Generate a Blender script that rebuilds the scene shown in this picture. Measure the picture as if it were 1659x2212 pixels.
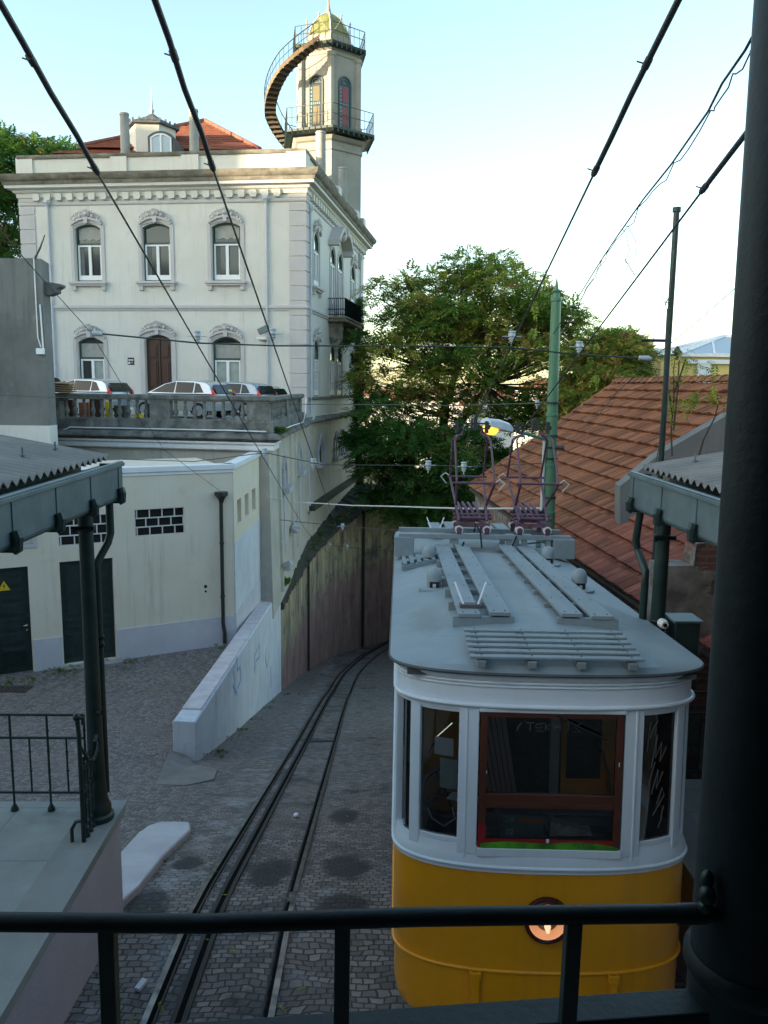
import bpy, bmesh, math, random
from mathutils import Matrix, Vector
import numpy as np
R = math.radians
for o in list(bpy.data.objects): bpy.data.objects.remove(o)
S = bpy.context.scene
C = S.collection
# ---------------------------------------------------------------- camera
cam = bpy.data.cameras.new('camera'); camo = bpy.data.objects.new('camera', cam); C.objects.link(camo); S.camera = camo
cam.sensor_fit = 'VERTICAL'; cam.sensor_height = 36; cam.lens = 36*1745/2212
cam.clip_start = .05; cam.clip_end = 9000
PITCH, ROLL, YAW = R(8.8), R(.72), R(1.15)
_f = Vector((0, math.cos(PITCH), -math.sin(PITCH))); _u = Vector((0, math.sin(PITCH), math.cos(PITCH))); _r = Vector((1, 0, 0))
_R = _r*math.cos(ROLL)+_u*math.sin(ROLL); _U = _u*math.cos(ROLL)-_r*math.sin(ROLL)
_rot = Matrix.Rotation(-YAW, 3, 'Z'); _R = _rot@_R; _U = _rot@_U; _F = _rot@_f
camo.matrix_world = Matrix(((_R.x, _U.x, -_F.x, 0), (_R.y, _U.y, -_F.y, 0), (_R.z, _U.z, -_F.z, 0), (0, 0, 0, 1)))
# ---------------------------------------------------------------- sky, sun, exposure
SUN_EL = 6.5
SUN_AZ = 247.0                      # clockwise from +Y, low behind the photographer's left shoulder
WB = (1.0, 1.0, .89, 1)               # the camera's white balance
W = bpy.data.worlds.new('World'); S.world = W; W.use_nodes = True
nt = W.node_tree; bg = nt.nodes['Background']
sky = nt.nodes.new('ShaderNodeTexSky'); sky.sky_type = 'NISHITA'; sky.sun_disc = False
sky.sun_elevation = R(SUN_EL+6); sky.sun_rotation = R(SUN_AZ); sky.altitude = 0
sky.air_density = 1.0; sky.dust_density = 1.0; sky.ozone_density = 1.2
wb = nt.nodes.new('ShaderNodeMix'); wb.data_type = 'RGBA'; wb.blend_type = 'MULTIPLY'; wb.inputs[0].default_value = 1; wb.inputs[7].default_value = WB
nt.links.new(sky.outputs[0], wb.inputs[6]); nt.links.new(wb.outputs[2], bg.inputs[0]); bg.inputs[1].default_value = .15
sun = bpy.data.lights.new('sun', 'SUN'); suno = bpy.data.objects.new('sun', sun); C.objects.link(suno)
sun.energy = 5; sun.angle = R(.5); sun.color = (1, .80, .52)
SD = Vector((math.sin(R(SUN_AZ))*math.cos(R(SUN_EL)), math.cos(R(SUN_AZ))*math.cos(R(SUN_EL)), math.sin(R(SUN_EL))))
suno.rotation_euler = SD.to_track_quat('Z', 'Y').to_euler(); suno.location = (-20, -10, 30)
S.view_settings.view_transform = 'Standard'; S.view_settings.look = 'None'; S.view_settings.gamma = 1
S.view_settings.exposure = 1.9
S.cycles.max_bounces = 8; S.cycles.transparent_max_bounces = 16; S.cycles.caustics_reflective = False; S.cycles.caustics_refractive = False
# ---------------------------------------------------------------- helpers
class MB:
    def __init__(s, M=None): s.v = []; s.f = []; s.M = M
    def add(s, vs, fs):
        b = len(s.v)
        s.v += [tuple(s.M@Vector(p)) for p in vs] if s.M else [tuple(p) for p in vs]
        s.f += [tuple(b+i for i in q) for q in fs]; return s
    def quad(s, *p): return s.add(p, [tuple(range(len(p)))])
    def box(s, x0, x1, y0, y1, z0, z1):
        if x0 > x1: x0, x1 = x1, x0
        if y0 > y1: y0, y1 = y1, y0
        if z0 > z1: z0, z1 = z1, z0
        return s.add([(x0,y0,z0),(x1,y0,z0),(x1,y1,z0),(x0,y1,z0),(x0,y0,z1),(x1,y0,z1),(x1,y1,z1),(x0,y1,z1)],
                     [(0,3,2,1),(4,5,6,7),(0,1,5,4),(1,2,6,5),(2,3,7,6),(3,0,4,7)])
    def rings(s, rings, cap=True, closed=False):
        n = len(rings[0]); vs = [p for r in rings for p in r]; fs = []
        m = len(rings)
        for k in range(m if closed else m-1):
            a = k*n; b = ((k+1) % m)*n
            for i in range(n): j = (i+1) % n; fs.append((a+i, a+j, b+j, b+i))
        if cap and not closed: fs.append(tuple(range(n))[::-1]); fs.append(tuple((m-1)*n+i for i in range(n)))
        return s.add(vs, fs)
    def tube(s, pts, r, n=8, cap=True, closed=False):
        P = [Vector(p) for p in pts]; m = len(P); rs = r if isinstance(r, (list, tuple)) else [r]*m
        out = []; prev = None
        for i in range(m):
            if closed: t = P[(i+1) % m]-P[i-1]
            else: t = P[min(i+1, m-1)]-P[max(i-1, 0)]
            t = t.normalized() if t.length > 1e-9 else Vector((0, 0, 1))
            if prev is None:
                a = Vector((0, 0, 1)) if abs(t.z) < .9 else Vector((1, 0, 0)); x = t.cross(a).normalized()
            else:
                x = prev-t*prev.dot(t); x = x.normalized() if x.length > 1e-6 else t.orthogonal().normalized()
            prev = x; y = t.cross(x)
            out.append([P[i]+(x*math.cos(2*math.pi*k/n)+y*math.sin(2*math.pi*k/n))*rs[i] for k in range(n)])
        return s.rings(out, cap, closed)
    def cyl(s, a, b, r, r2=None, n=12): return s.tube([a, b], [r, r if r2 is None else r2], n)
    def lathe(s, prof, c=(0, 0, 0), n=16, cap=True):
        return s.rings([[(c[0]+r*math.cos(2*math.pi*k/n), c[1]+r*math.sin(2*math.pi*k/n), c[2]+z) for k in range(n)] for r, z in prof], cap)
    def prism(s, poly, lo, hi, ax='y'):
        def P(a, b, h): return {'y': (a, h, b), 'x': (h, a, b), 'z': (a, b, h)}[ax]
        n = len(poly); vs = [P(a, b, lo) for a, b in poly]+[P(a, b, hi) for a, b in poly]
        return s.add(vs, [tuple(range(n)), tuple(range(2*n-1, n-1, -1))]+[(i, i+n, (i+1) % n+n, (i+1) % n) for i in range(n)])
    def beam(s, a, b, w, h, up=(0, 0, 1)):
        a, b = Vector(a), Vector(b); t = (b-a).normalized(); up = Vector(up).normalized(); up = Vector((0, 1, 0)) if abs(t.dot(up)) > .995 else up; x = t.cross(up).normalized(); y = x.cross(t)
        q = lambda p: [p+x*w/2*i+y*h/2*j for i, j in ((-1, -1), (1, -1), (1, 1), (-1, 1))]
        return s.rings([q(a), q(b)])
    def sphere(s, c, r, n=12, m=8, sz=1):
        return s.rings([[(c[0]+r*math.sin(math.pi*k/m)*math.cos(2*math.pi*i/n), c[1]+r*math.sin(math.pi*k/m)*math.sin(2*math.pi*i/n), c[2]-sz*r*math.cos(math.pi*k/m)) for i in range(n)]
                        for k in [.02]+list(range(1, m))+[m-.02]])
    def build(s, name, mat, parent=None, local=False, smooth=None, bevel=0, fix=True):
        me = bpy.data.meshes.new(name)
        vs = s.v
        if parent is not None and not local:
            inv = WM(parent).inverted(); vs = [tuple(inv@Vector(p)) for p in vs]
        me.from_pydata(vs, [], s.f); me.validate()
        if fix:
            bm = bmesh.new(); bm.from_mesh(me); bmesh.ops.recalc_face_normals(bm, faces=bm.faces); bm.to_mesh(me); bm.free()
        me.materials.append(mat)
        if smooth is not None:
            me.shade_smooth(); me.set_sharp_from_angle(angle=R(smooth))
        o = bpy.data.objects.new(name, me); C.objects.link(o)
        if parent is not None: o.parent = parent
        if bevel:
            b = o.modifiers.new('bevel', 'BEVEL'); b.width = bevel; b.segments = 2; b.limit_method = 'ANGLE'; b.angle_limit = R(40)
        return o
def islands(mb):
    par = list(range(len(mb.v)))
    def fd(i):
        while par[i] != i: par[i] = par[par[i]]; i = par[i]
        return i
    for f in mb.f:
        for k in f[1:]: par[fd(k)] = fd(f[0])
    gr = {}
    for f in mb.f: gr.setdefault(fd(f[0]), []).append(f)
    out = []
    for fs in gr.values():
        ids = sorted({i for f in fs for i in f}); m = {j: k for k, j in enumerate(ids)}; n = MB(); n.v = [mb.v[i] for i in ids]; n.f = [tuple(m[i] for i in f) for f in fs]; out.append(n)
    return out
def each(mb, name, *a, **k): return [n.build(name, *a, **k) for n in islands(mb)]
def WM(o):
    m = Matrix.LocRotScale(o.location, o.rotation_euler.to_matrix(), o.scale)
    return WM(o.parent)@m if o.parent else m
def tag(o, label=None, cat=None, group=None, kind=None):
    if label: o['label'] = label
    if cat: o['category'] = cat
    if group: o['group'] = group
    if kind: o['kind'] = kind
    return o
def thing(name, label, cat, loc=(0, 0, 0), group=None, rot=(0, 0, 0)):
    o = bpy.data.objects.new(name, None); C.objects.link(o); o.location = loc; o.rotation_euler = rot
    o.empty_display_size = .3
    return tag(o, label, cat, group)
def kids(o): return [c for c in bpy.data.objects if c.parent == o]
def copy_tree(o, parent=None):
    c = o.copy(); C.objects.link(c); c.parent = parent
    for k in kids(o): copy_tree(k, c)
    return c
def smooth01(a, b, x):
    t = min(1, max(0, (x-a)/(b-a))); return t*t*(3-2*t)
def lerp(tab, x):
    if x <= tab[0][0]: return tab[0][1]
    for (a, u), (b, v) in zip(tab, tab[1:]):
        if x <= b: return u+(v-u)*(x-a)/(b-a)
    return tab[-1][1]
# ---------------------------------------------------------------- materials
def mat(name, col, rough=.7, metal=0, var=None, scale=3., bump=0, bscale=30., streak=None, spec=.5, coat=0, stain=None, stretch=(1,1,1), detail=6, emit=None, estr=0):
    """var: second colour mixed by noise; streak: colour of vertical run-off streaks; stain: (colour, scale, threshold, amount)"""
    m = bpy.data.materials.new(name); m.use_nodes = True; n = m.node_tree.nodes; L = m.node_tree.links
    p = n['Principled BSDF']; p.inputs['Roughness'].default_value = rough; p.inputs['Metallic'].default_value = metal
    p.inputs['Specular IOR Level'].default_value = spec; p.inputs['Coat Weight'].default_value = coat
    c4 = lambda c: (*c, 1)
    tc = n.new('ShaderNodeTexCoord'); geo = n.new('ShaderNodeNewGeometry')
    def coord(sc):
        mp = n.new('ShaderNodeMapping'); mp.inputs['Scale'].default_value = sc; L.new(geo.outputs['Position'], mp.inputs[0]); return mp.outputs[0]
    def noise(sc, scale, det=detail, rgh=.6):
        t = n.new('ShaderNodeTexNoise'); t.inputs['Scale'].default_value = scale; t.inputs['Detail'].default_value = det; t.inputs['Roughness'].default_value = rgh
        L.new(coord(sc), t.inputs[0]); return t.outputs[0]
    def ramp(src, a, b):
        r = n.new('ShaderNodeMapRange'); r.inputs[1].default_value = a; r.inputs[2].default_value = b; L.new(src, r.inputs[0]); return r.outputs[0]
    def mix(fac, a, b):
        x = n.new('ShaderNodeMix'); x.data_type = 'RGBA'
        if isinstance(fac, float): x.inputs[0].default_value = fac
        else: L.new(fac, x.inputs[0])
        for i, q in ((6, a), (7, b)):
            if isinstance(q, tuple): x.inputs[i].default_value = c4(q)
            else: L.new(q, x.inputs[i])
        return x.outputs[2]
    cur = tuple(col)
    if var: cur = mix(ramp(noise(stretch, scale), .35, .68), cur, tuple(var))
    if streak:
        a = ramp(noise((7, 7, .35), .9, 8, .7), .52, .72)
        b = ramp(noise((1, 1, 1), .7), .35, .65)
        ml = n.new('ShaderNodeMath'); ml.operation = 'MULTIPLY'; L.new(a, ml.inputs[0]); L.new(b, ml.inputs[1])
        m2 = n.new('ShaderNodeMath'); m2.operation = 'MULTIPLY'; L.new(ml.outputs[0], m2.inputs[0]); m2.inputs[1].default_value = streak[1]
        cur = mix(m2.outputs[0], cur, tuple(streak[0]))
    if stain:
        for sc_, st, thr, amt in (stain if isinstance(stain, list) else [stain]):
            a = ramp(noise((1, 1, 1), st, 9, .68), thr, thr+.13)
            m2 = n.new('ShaderNodeMath'); m2.operation = 'MULTIPLY'; L.new(a, m2.inputs[0]); m2.inputs[1].default_value = amt
            cur = mix(m2.outputs[0], cur, tuple(sc_))
    if isinstance(cur, tuple): p.inputs['Base Color'].default_value = c4(cur)
    else: L.new(cur, p.inputs['Base Color'])
    if bump:
        b = n.new('ShaderNodeBump'); b.inputs['Strength'].default_value = 1; b.inputs['Distance'].default_value = bump
        L.new(noise((1, 1, 1), bscale, 5), b.inputs['Height']); L.new(b.outputs[0], p.inputs['Normal'])
    if emit:
        p.inputs['Emission Color'].default_value = c4(emit); p.inputs['Emission Strength'].default_value = estr
    m['nodes_ok'] = 1
    return m
M = {}
M['plaster'] = mat('plaster_cream', (.59, .58, .54), .85, var=(.65, .64, .61), scale=.6, streak=((.33, .31, .27), .55), stain=[((.5, .47, .42), 2.2, .60, .35), ((.36, .34, .3), 6, .70, .4)], bump=.004, bscale=60)
M['plaster_grey'] = mat('stone_trim', (.47, .455, .465), .85, var=(.52, .50, .51), scale=1.4, streak=((.25, .23, .2), .3), bump=.003)
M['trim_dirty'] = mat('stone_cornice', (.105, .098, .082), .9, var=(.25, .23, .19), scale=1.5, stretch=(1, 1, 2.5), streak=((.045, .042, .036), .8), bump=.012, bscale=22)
M['white_trim'] = mat('white_trim', (.70, .71, .74), .8, var=(.78, .79, .8), scale=2, streak=((.3, .32, .34), .4), bump=.003)
M['grey_wall'] = mat('grey_cement', (.19, .195, .19), .92, var=(.11, .115, .11), scale=.55, streak=((.06, .06, .06), .8), stain=((.27, .27, .26), 1.3, .6, .5), bump=.006)
M['yellow_wall'] = mat('yellow_plaster', (.70, .62, .49), .88, var=(.74, .68, .57), scale=.8, streak=((.34, .31, .26), .55), stain=[((.5, .44, .34), 2.0, .58, .35), ((.36, .33, .28), 5, .68, .5)], bump=.004, bscale=70)
M['lilac'] = mat('lilac_paint', (.50, .49, .54), .85, var=(.57, .56, .60), scale=1.4, streak=((.35, .33, .36), .35), stain=((.36, .33, .33), 3.5, .64, .4), bump=.003)
M['white_wall'] = mat('white_paint', (.64, .67, .72), .85, var=(.52, .55, .60), scale=1.2, streak=((.27, .27, .27), .6), stain=[((.36, .33, .32), 3, .60, .5), ((.2, .19, .18), 7, .70, .6)], bump=.004)
M['old_stone'] = mat('balustrade_stone', (.22, .225, .21), .95, var=(.07, .07, .066), scale=2.2, streak=((.05, .05, .05), .8), stain=((.46, .45, .40), 3.2, .6, .6), bump=.012, bscale=28)
M['moss'] = mat('mossy_ledge', (.075, .072, .06), 1, var=(.03, .032, .024), scale=3.5, stretch=(2, 2, .6), stain=((.30, .31, .31), 3.6, .62, .8), bump=.05, bscale=14)
M['niche_wall'] = mat('peeling_plaster', (.54, .49, .41), .9, var=(.42, .405, .37), scale=1.0, streak=((.17, .165, .15), .75), stain=[((.44, .35, .22), 1.4, .58, .65), ((.55, .56, .55), 2.4, .57, .7), ((.14, .14, .13), 3.4, .63, .6)], bump=.008, bscale=26)
M['niche_trim'] = mat('niche_trim', (.52, .51, .53), .85, var=(.42, .42, .44), scale=2.4, streak=((.28, .28, .28), .4))
M['green_dark'] = mat('dark_green_paint', (.008, .020, .018), .42, var=(.018, .04, .034), scale=5, bump=.0006, bscale=90)
M['green_iron'] = mat('green_iron', (.004, .009, .010), .5, var=(.009, .018, .019), scale=7, bump=.0016, bscale=45, spec=.32, stain=((.03, .018, .01), 22, .70, .6))
M['black_iron'] = mat('black_iron', (.014, .018, .018), .5, var=(.03, .032, .03), scale=8)
M['zinc'] = mat('zinc', (.15, .20, .21), .5, .35, var=(.09, .125, .135), scale=2.5, stain=((.22, .27, .27), 5, .6, .5), bump=.002)
M['corrugated'] = mat('fibre_cement', (.235, .225, .205), .95, var=(.16, .155, .145), scale=2.0, stain=((.14, .14, .13), 5, .6, .5), bump=.004)
M['concrete'] = mat('concrete', (.33, .33, .31), .9, var=(.25, .25, .235), scale=1.6, stain=((.24, .24, .23), 4, .62, .5), bump=.004, bscale=40)
M['flag'] = mat('flagstone', (.37, .385, .355), .85, var=(.21, .23, .215), scale=1.1, stain=[((.15, .16, .15), 2.2, .56, .55), ((.42, .43, .41), 6, .64, .4), ((.09, .09, .08), 11, .68, .6)], bump=.003, bscale=50)
M['brick_red'] = None
M['pole_green'] = mat('pole_green', (.065, .175, .095), .45, var=(.09, .21, .12), scale=4, streak=((.05, .09, .05), .5))
M['steel'] = mat('rail_steel', (.24, .235, .23), .30, .8, var=(.06, .055, .05), scale=5)
M['steel_dark'] = mat('slot_steel', (.035, .033, .03), .6, .3, var=(.018, .017, .016), scale=5)
M['rail_dark'] = mat('rail_groove', (.012, .012, .012), .95, spec=0)
M['wire'] = mat('wire', (.05, .06, .055), .5, .3)
M['wire_pale'] = mat('cable_pale', (.55, .55, .52), .6)
M['sheath'] = mat('rubber_sheath', (.022, .026, .026), .55, var=(.05, .05, .05), scale=9, bump=.002, bscale=60)
M['insul'] = mat('insulator', (.42, .46, .48), .35)
M['chrome'] = mat('chrome', (.6, .6, .6), .2, 1)
M['black'] = mat('black', (.006, .006, .007), .6)
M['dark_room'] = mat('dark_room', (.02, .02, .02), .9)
M['dirty_wall'] = mat('dirty_wall', (.12, .11, .10), .9, var=(.08, .08, .075), scale=.6)
M['glass_far'] = mat('window_glass', (.022, .026, .03), .08, spec=.6)
M['glass_side'] = mat('window_glass_side', (.62, .66, .70), .03, .75, spec=1.0, coat=1)
M['blind'] = mat('blind', (.36, .37, .35), .9, var=(.28, .29, .27), scale=4)
M['frame_white'] = mat('white_window_paint', (.74, .76, .78), .5)
M['frame_green'] = mat('dark_window_paint', (.03, .06, .06), .5)
M['door_brown'] = mat('brown_door', (.045, .018, .012), .45, var=(.07, .028, .018), scale=4, stretch=(1, 1, .2))
M['roof_red'] = mat('red_tiles_far', (.21, .065, .045), .9, var=(.29, .11, .07), scale=2.5, stain=((.13, .08, .05), 4, .58, .6), bump=.01)
M['slate'] = mat('slate', (.10, .105, .11), .7, var=(.06, .065, .07), scale=3)
M['dome'] = mat('glazed_green_dome', (.20, .20, .055), .4, var=(.12, .14, .04), scale=2.5)
M['tower'] = mat('tower_render', (.32, .31, .275), .9, var=(.25, .24, .22), scale=.7, streak=((.2, .19, .17), .5), stain=((.3, .28, .25), 2, .62, .4), bump=.006)
M['pipe_blue'] = mat('pipe_pale_blue', (.42, .46, .56), .6, var=(.5, .54, .6), scale=3)
M['soil'] = mat('earth', (.09, .075, .05), 1, var=(.05, .06, .03), scale=1.5, bump=.03, bscale=8)
M['bark'] = mat('bark', (.07, .055, .04), .95, var=(.04, .03, .022), scale=8, stretch=(1, 1, .25), bump=.02, bscale=14)
M['t_roof'] = mat('tram_roof_grey', (.22, .265, .28), .6, var=(.28, .325, .335), scale=1.3, stain=[((.14, .165, .17), 2.6, .57, .5), ((.09, .085, .08), 13, .66, .7), ((.33, .35, .35), 6, .66, .4)], bump=.0015, bscale=40)
M['t_plank'] = mat('tram_plank_grey', (.24, .28, .29), .7, var=(.19, .23, .24), scale=6, stretch=(1, .15, 1), stain=((.10, .10, .10), 16, .67, .6), bump=.002, bscale=60)
M['t_white'] = mat('tram_white', (.76, .79, .83), .38, var=(.70, .74, .78), scale=3, stain=[((.40, .38, .34), 9, .69, .4), ((.5, .48, .44), 2.2, .62, .25)], streak=((.45, .42, .36), .35), coat=.25, bump=.0004, bscale=30)
M['t_yellow'] = mat('tram_yellow', (.90, .36, .004), .36, var=(.80, .315, .006), scale=1.6, stain=[((.34, .17, .03), 7, .68, .5), ((.5, .24, .02), 2.5, .62, .3)], streak=((.35, .18, .04), .4), coat=.3, bump=.0009, bscale=22)
M['t_wood'] = mat('tram_wood', (.105, .03, .015), .4, var=(.065, .02, .010), scale=6, stretch=(.3, 1, 1))
M['t_red'] = mat('tram_red', (.28, .012, .012), .45)
M['t_green'] = mat('green_strip', (.10, .42, .02), .6, var=(.02, .08, .01), scale=7)
M['t_panto'] = mat('pantograph_paint', (.15, .065, .10), .5, var=(.075, .03, .045), scale=12)
M['t_dark'] = mat('tram_inside', (.10, .085, .08), .8)
M['paper'] = mat('paper', (.75, .76, .82), .8)
M['paper_grey'] = mat('paper_grey', (.45, .50, .47), .8)
M['porcelain'] = mat('porcelain', (.75, .72, .68), .2)
M['orange'] = mat('orange_box', (.45, .14, .05), .6)
M['teal_box'] = mat('teal_box', (.08, .13, .14), .5)
M['blue'] = mat('blue_print', (.04, .07, .35), .6)
M['graf_blue'] = mat('blue_spray', (.17, .30, .58), .8, var=(.42, .50, .64), scale=9)
M['graf_grey'] = mat('scratch_and_reflection_marks', (.10, .095, .09), .8)
M['sign_yellow'] = mat('sign_yellow', (.75, .50, .02), .5)
M['car_silver'] = mat('car_silver', (.48, .52, .56), .28, .55, coat=.8)
M['car_blue'] = mat('car_grey_blue', (.26, .32, .38), .28, .55, coat=.8)
M['car_tan'] = mat('car_tan', (.30, .27, .24), .3, .5, coat=.6)
M['car_glass'] = mat('car_glass', (.010, .014, .016), .06, spec=.35)
M['tyre'] = mat('tyre', (.015, .015, .015), .85)
M['tail'] = mat('tail_lamp', (.62, .03, .025), .25)
M['card'] = mat('cardboard', (.36, .24, .14), .9)
M['yellow_far'] = mat('far_yellow', (.70, .52, .20), .85, var=(.66, .50, .22), scale=.5)
M['grey_glass'] = mat('skylight', (.35, .40, .44), .25, .2)
M['lamp_on'] = mat('lamp_glow', (1, .6, .1), .4, emit=(1, .50, .05), estr=.55)
M['head_on'] = mat('headlamp_glow', (1, .6, .3), .4, emit=(1, .36, .14), estr=.12)
M['filament'] = mat('bulb_glow', (1, .7, .4), .4, emit=(1, .6, .35), estr=.3)
M['lamp_shell'] = mat('lamp_shell', (.55, .60, .62), .4)
M['stained_red'] = mat('stained_red', (.20, .015, .012), .2)
M['stained_amber'] = mat('stained_amber', (.12, .10, .05), .2)
M['stained_teal'] = mat('stained_teal', (.12, .22, .24), .2)
def glass_mat(name, tint=(.6, .65, .65), refl=.10, rough=.02):
    m = bpy.data.materials.new(name); m.use_nodes = True; n = m.node_tree.nodes; L = m.node_tree.links
    n.remove(n['Principled BSDF']); tr = n.new('ShaderNodeBsdfTransparent'); tr.inputs[0].default_value = (*tint, 1)
    gl = n.new('ShaderNodeBsdfGlossy'); gl.inputs['Roughness'].default_value = rough; gl.inputs[0].default_value = (.9, .95, 1, 1)
    fr = n.new('ShaderNodeFresnel'); fr.inputs[0].default_value = 1.5
    mm = n.new('ShaderNodeMath'); mm.operation = 'ADD'; mm.inputs[1].default_value = refl; L.new(fr.outputs[0], mm.inputs[0])
    mx = n.new('ShaderNodeMixShader'); L.new(mm.outputs[0], mx.inputs[0]); L.new(tr.outputs[0], mx.inputs[1]); L.new(gl.outputs[0], mx.inputs[2])
    L.new(mx.outputs[0], n['Material Output'].inputs[0]); return m
M['t_glass'] = glass_mat('tram_glass', (.84, .86, .86), .0)
BLOBS = [(-.12, 8.62, .30, .55), (-.10, 7.35, .34, .42), (-2.05, 7.45, .22, .50), (-.95, 8.4, .25, .6), (-1.95, 8.75, .18, .3), (-.2, 11.0, .25, .5)]
def cobble_mat(name, sc, c1, c2, joint, size=(1, 1), rnd=.75):
    m = bpy.data.materials.new(name); m.use_nodes = True; n = m.node_tree.nodes; L = m.node_tree.links; p = n['Principled BSDF']
    geo = n.new('ShaderNodeNewGeometry'); mp = n.new('ShaderNodeMapping'); mp.inputs['Scale'].default_value = (sc*size[0], sc*size[1], 0)
    nz = n.new('ShaderNodeTexNoise'); nz.inputs['Scale'].default_value = 1.7
    L.new(geo.outputs['Position'], nz.inputs[0])
    va = n.new('ShaderNodeVectorMath'); va.operation = 'SCALE'; va.inputs['Scale'].default_value = .22; L.new(nz.outputs[1], va.inputs[0])
    vb = n.new('ShaderNodeVectorMath'); L.new(geo.outputs['Position'], vb.inputs[0]); L.new(va.outputs[0], vb.inputs[1]); L.new(vb.outputs[0], mp.inputs[0])
    v1 = n.new('ShaderNodeTexVoronoi'); v1.voronoi_dimensions = '2D'; v1.feature = 'DISTANCE_TO_EDGE'; v1.inputs['Scale'].default_value = 1; v1.inputs['Randomness'].default_value = rnd
    v2 = n.new('ShaderNodeTexVoronoi'); v2.voronoi_dimensions = '2D'; v2.inputs['Scale'].default_value = 1; v2.inputs['Randomness'].default_value = rnd
    L.new(mp.outputs[0], v1.inputs['Vector']); L.new(mp.outputs[0], v2.inputs['Vector'])
    def rng(src, a, b, c=0, d=1):
        r = n.new('ShaderNodeMapRange'); r.inputs[1].default_value = a; r.inputs[2].default_value = b; r.inputs[3].default_value = c; r.inputs[4].default_value = d; L.new(src, r.inputs[0]); return r.outputs[0]
    def mix(f, a, b):
        x = n.new('ShaderNodeMix'); x.data_type = 'RGBA'; L.new(f, x.inputs[0])
        for i, q in ((6, a), (7, b)):
            if isinstance(q, tuple): x.inputs[i].default_value = (*q, 1)
            else: L.new(q, x.inputs[i])
        return x.outputs[2]
    sep = n.new('ShaderNodeSeparateColor'); L.new(v2.outputs['Color'], sep.inputs[0])
    base = mix(sep.outputs[0], c1, c2)
    # rows of small setts between and beside the tracks, random paving in the yard
    br = n.new('ShaderNodeTexBrick'); br.inputs['Scale'].default_value = 1; br.inputs['Brick Width'].default_value = .105; br.inputs['Row Height'].default_value = .08; br.inputs['Mortar Size'].default_value = .009; br.inputs['Mortar Smooth'].default_value = .6
    br.inputs['Color1'].default_value = (*c1, 1); br.inputs['Color2'].default_value = (*c2, 1); br.inputs['Mortar'].default_value = (*joint, 1); br.inputs['Bias'].default_value = -.1
    nw = n.new('ShaderNodeTexNoise'); nw.inputs['Scale'].default_value = 5; L.new(geo.outputs['Position'], nw.inputs[0]); vs_ = n.new('ShaderNodeVectorMath'); vs_.operation = 'SCALE'; vs_.inputs['Scale'].default_value = .055; L.new(nw.outputs[1], vs_.inputs[0])
    vc = n.new('ShaderNodeVectorMath'); L.new(vb.outputs[0], vc.inputs[0]); L.new(vs_.outputs[0], vc.inputs[1]); L.new(vc.outputs[0], br.inputs[0])
    sx0 = n.new('ShaderNodeSeparateXYZ'); L.new(geo.outputs['Position'], sx0.inputs[0])
    def rng0(src, a, b, c=0, d=1):
        r = n.new('ShaderNodeMapRange'); r.inputs[1].default_value = a; r.inputs[2].default_value = b; r.inputs[3].default_value = c; r.inputs[4].default_value = d; L.new(src, r.inputs[0]); return r.outputs[0]
    zone = rng0(sx0.outputs[0], -3.1, -2.7)
    base = mix(zone, base, br.outputs[0])
    def noise(s, d=6):
        t = n.new('ShaderNodeTexNoise'); t.inputs['Scale'].default_value = s; t.inputs['Detail'].default_value = d; t.inputs['Roughness'].default_value = .65; L.new(geo.outputs['Position'], t.inputs[0]); return t.outputs[0]
    base = mix(rng(noise(.45), .52, .70, 0, .55), base, (.23, .165, .145))       # brownish drift
    base = mix(rng(noise(.8), .60, .72, 0, .6), base, (.045, .045, .045))         # oil
    base = mix(rng(noise(1.9, 9), .60, .74, 0, .55), base, (.30, .31, .31))       # pale dust
    base = mix(rng(noise(5, 9), .66, .72, 0, .7), base, (.07, .10, .03))          # moss
    sp = n.new('ShaderNodeSeparateXYZ'); L.new(geo.outputs['Position'], sp.inputs[0])
    def band_(c, w, amt, s_, lo, hi):      # trodden dirt in a strip along the rails
        a = n.new('ShaderNodeMath'); a.operation = 'SUBTRACT'; L.new(sp.outputs[0], a.inputs[0]); a.inputs[1].default_value = c
        q = n.new('ShaderNodeMath'); q.operation = 'ABSOLUTE'; L.new(a.outputs[0], q.inputs[0])
        m1 = n.new('ShaderNodeMath'); m1.operation = 'MULTIPLY'; L.new(rng(q.outputs[0], w*.4, w, amt, 0), m1.inputs[0]); L.new(rng(noise(s_, 9), lo, hi), m1.inputs[1]); return m1.outputs[0]
    base = mix(band_(-1.98, .42, .75, 2.6, .50, .66), base, (.34, .36, .37))
    base = mix(band_(-.50, .25, .6, 2.2, .52, .68), base, (.32, .33, .34))
    base = mix(band_(-1.2, .75, .85, 1.1, .47, .60), base, (.040, .040, .042))
    base = mix(band_(-.05, .6, .9, .9, .55, .62), base, (.030, .030, .031))
    jm = n.new('ShaderNodeMath'); jm.operation = 'MAXIMUM'; L.new(rng(v1.outputs[0], .0, .10), jm.inputs[0]); L.new(zone, jm.inputs[1])
    base = mix(jm.outputs[0], joint, base)
    for bx, by, rx, ry in BLOBS:           # oil and grease stains dropped by the tramcars
        vm = n.new('ShaderNodeMapping'); vm.inputs['Location'].default_value = (-bx/rx, -by/ry, 0); vm.inputs['Scale'].default_value = (1/rx, 1/ry, 0); L.new(vb.outputs[0], vm.inputs[0])
        ln = n.new('ShaderNodeVectorMath'); ln.operation = 'LENGTH'; L.new(vm.outputs[0], ln.inputs[0])
        ad = n.new('ShaderNodeMath'); ad.operation = 'MULTIPLY_ADD'; ad.inputs[1].default_value = .9; L.new(noise(6, 8), ad.inputs[0]); L.new(ln.outputs['Value'], ad.inputs[2])
        base = mix(rng(ad.outputs[0], 1.15, 1.5, .9, 0), base, (.022, .022, .023))
    L.new(base, p.inputs['Base Color']); p.inputs['Roughness'].default_value = .72
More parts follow.
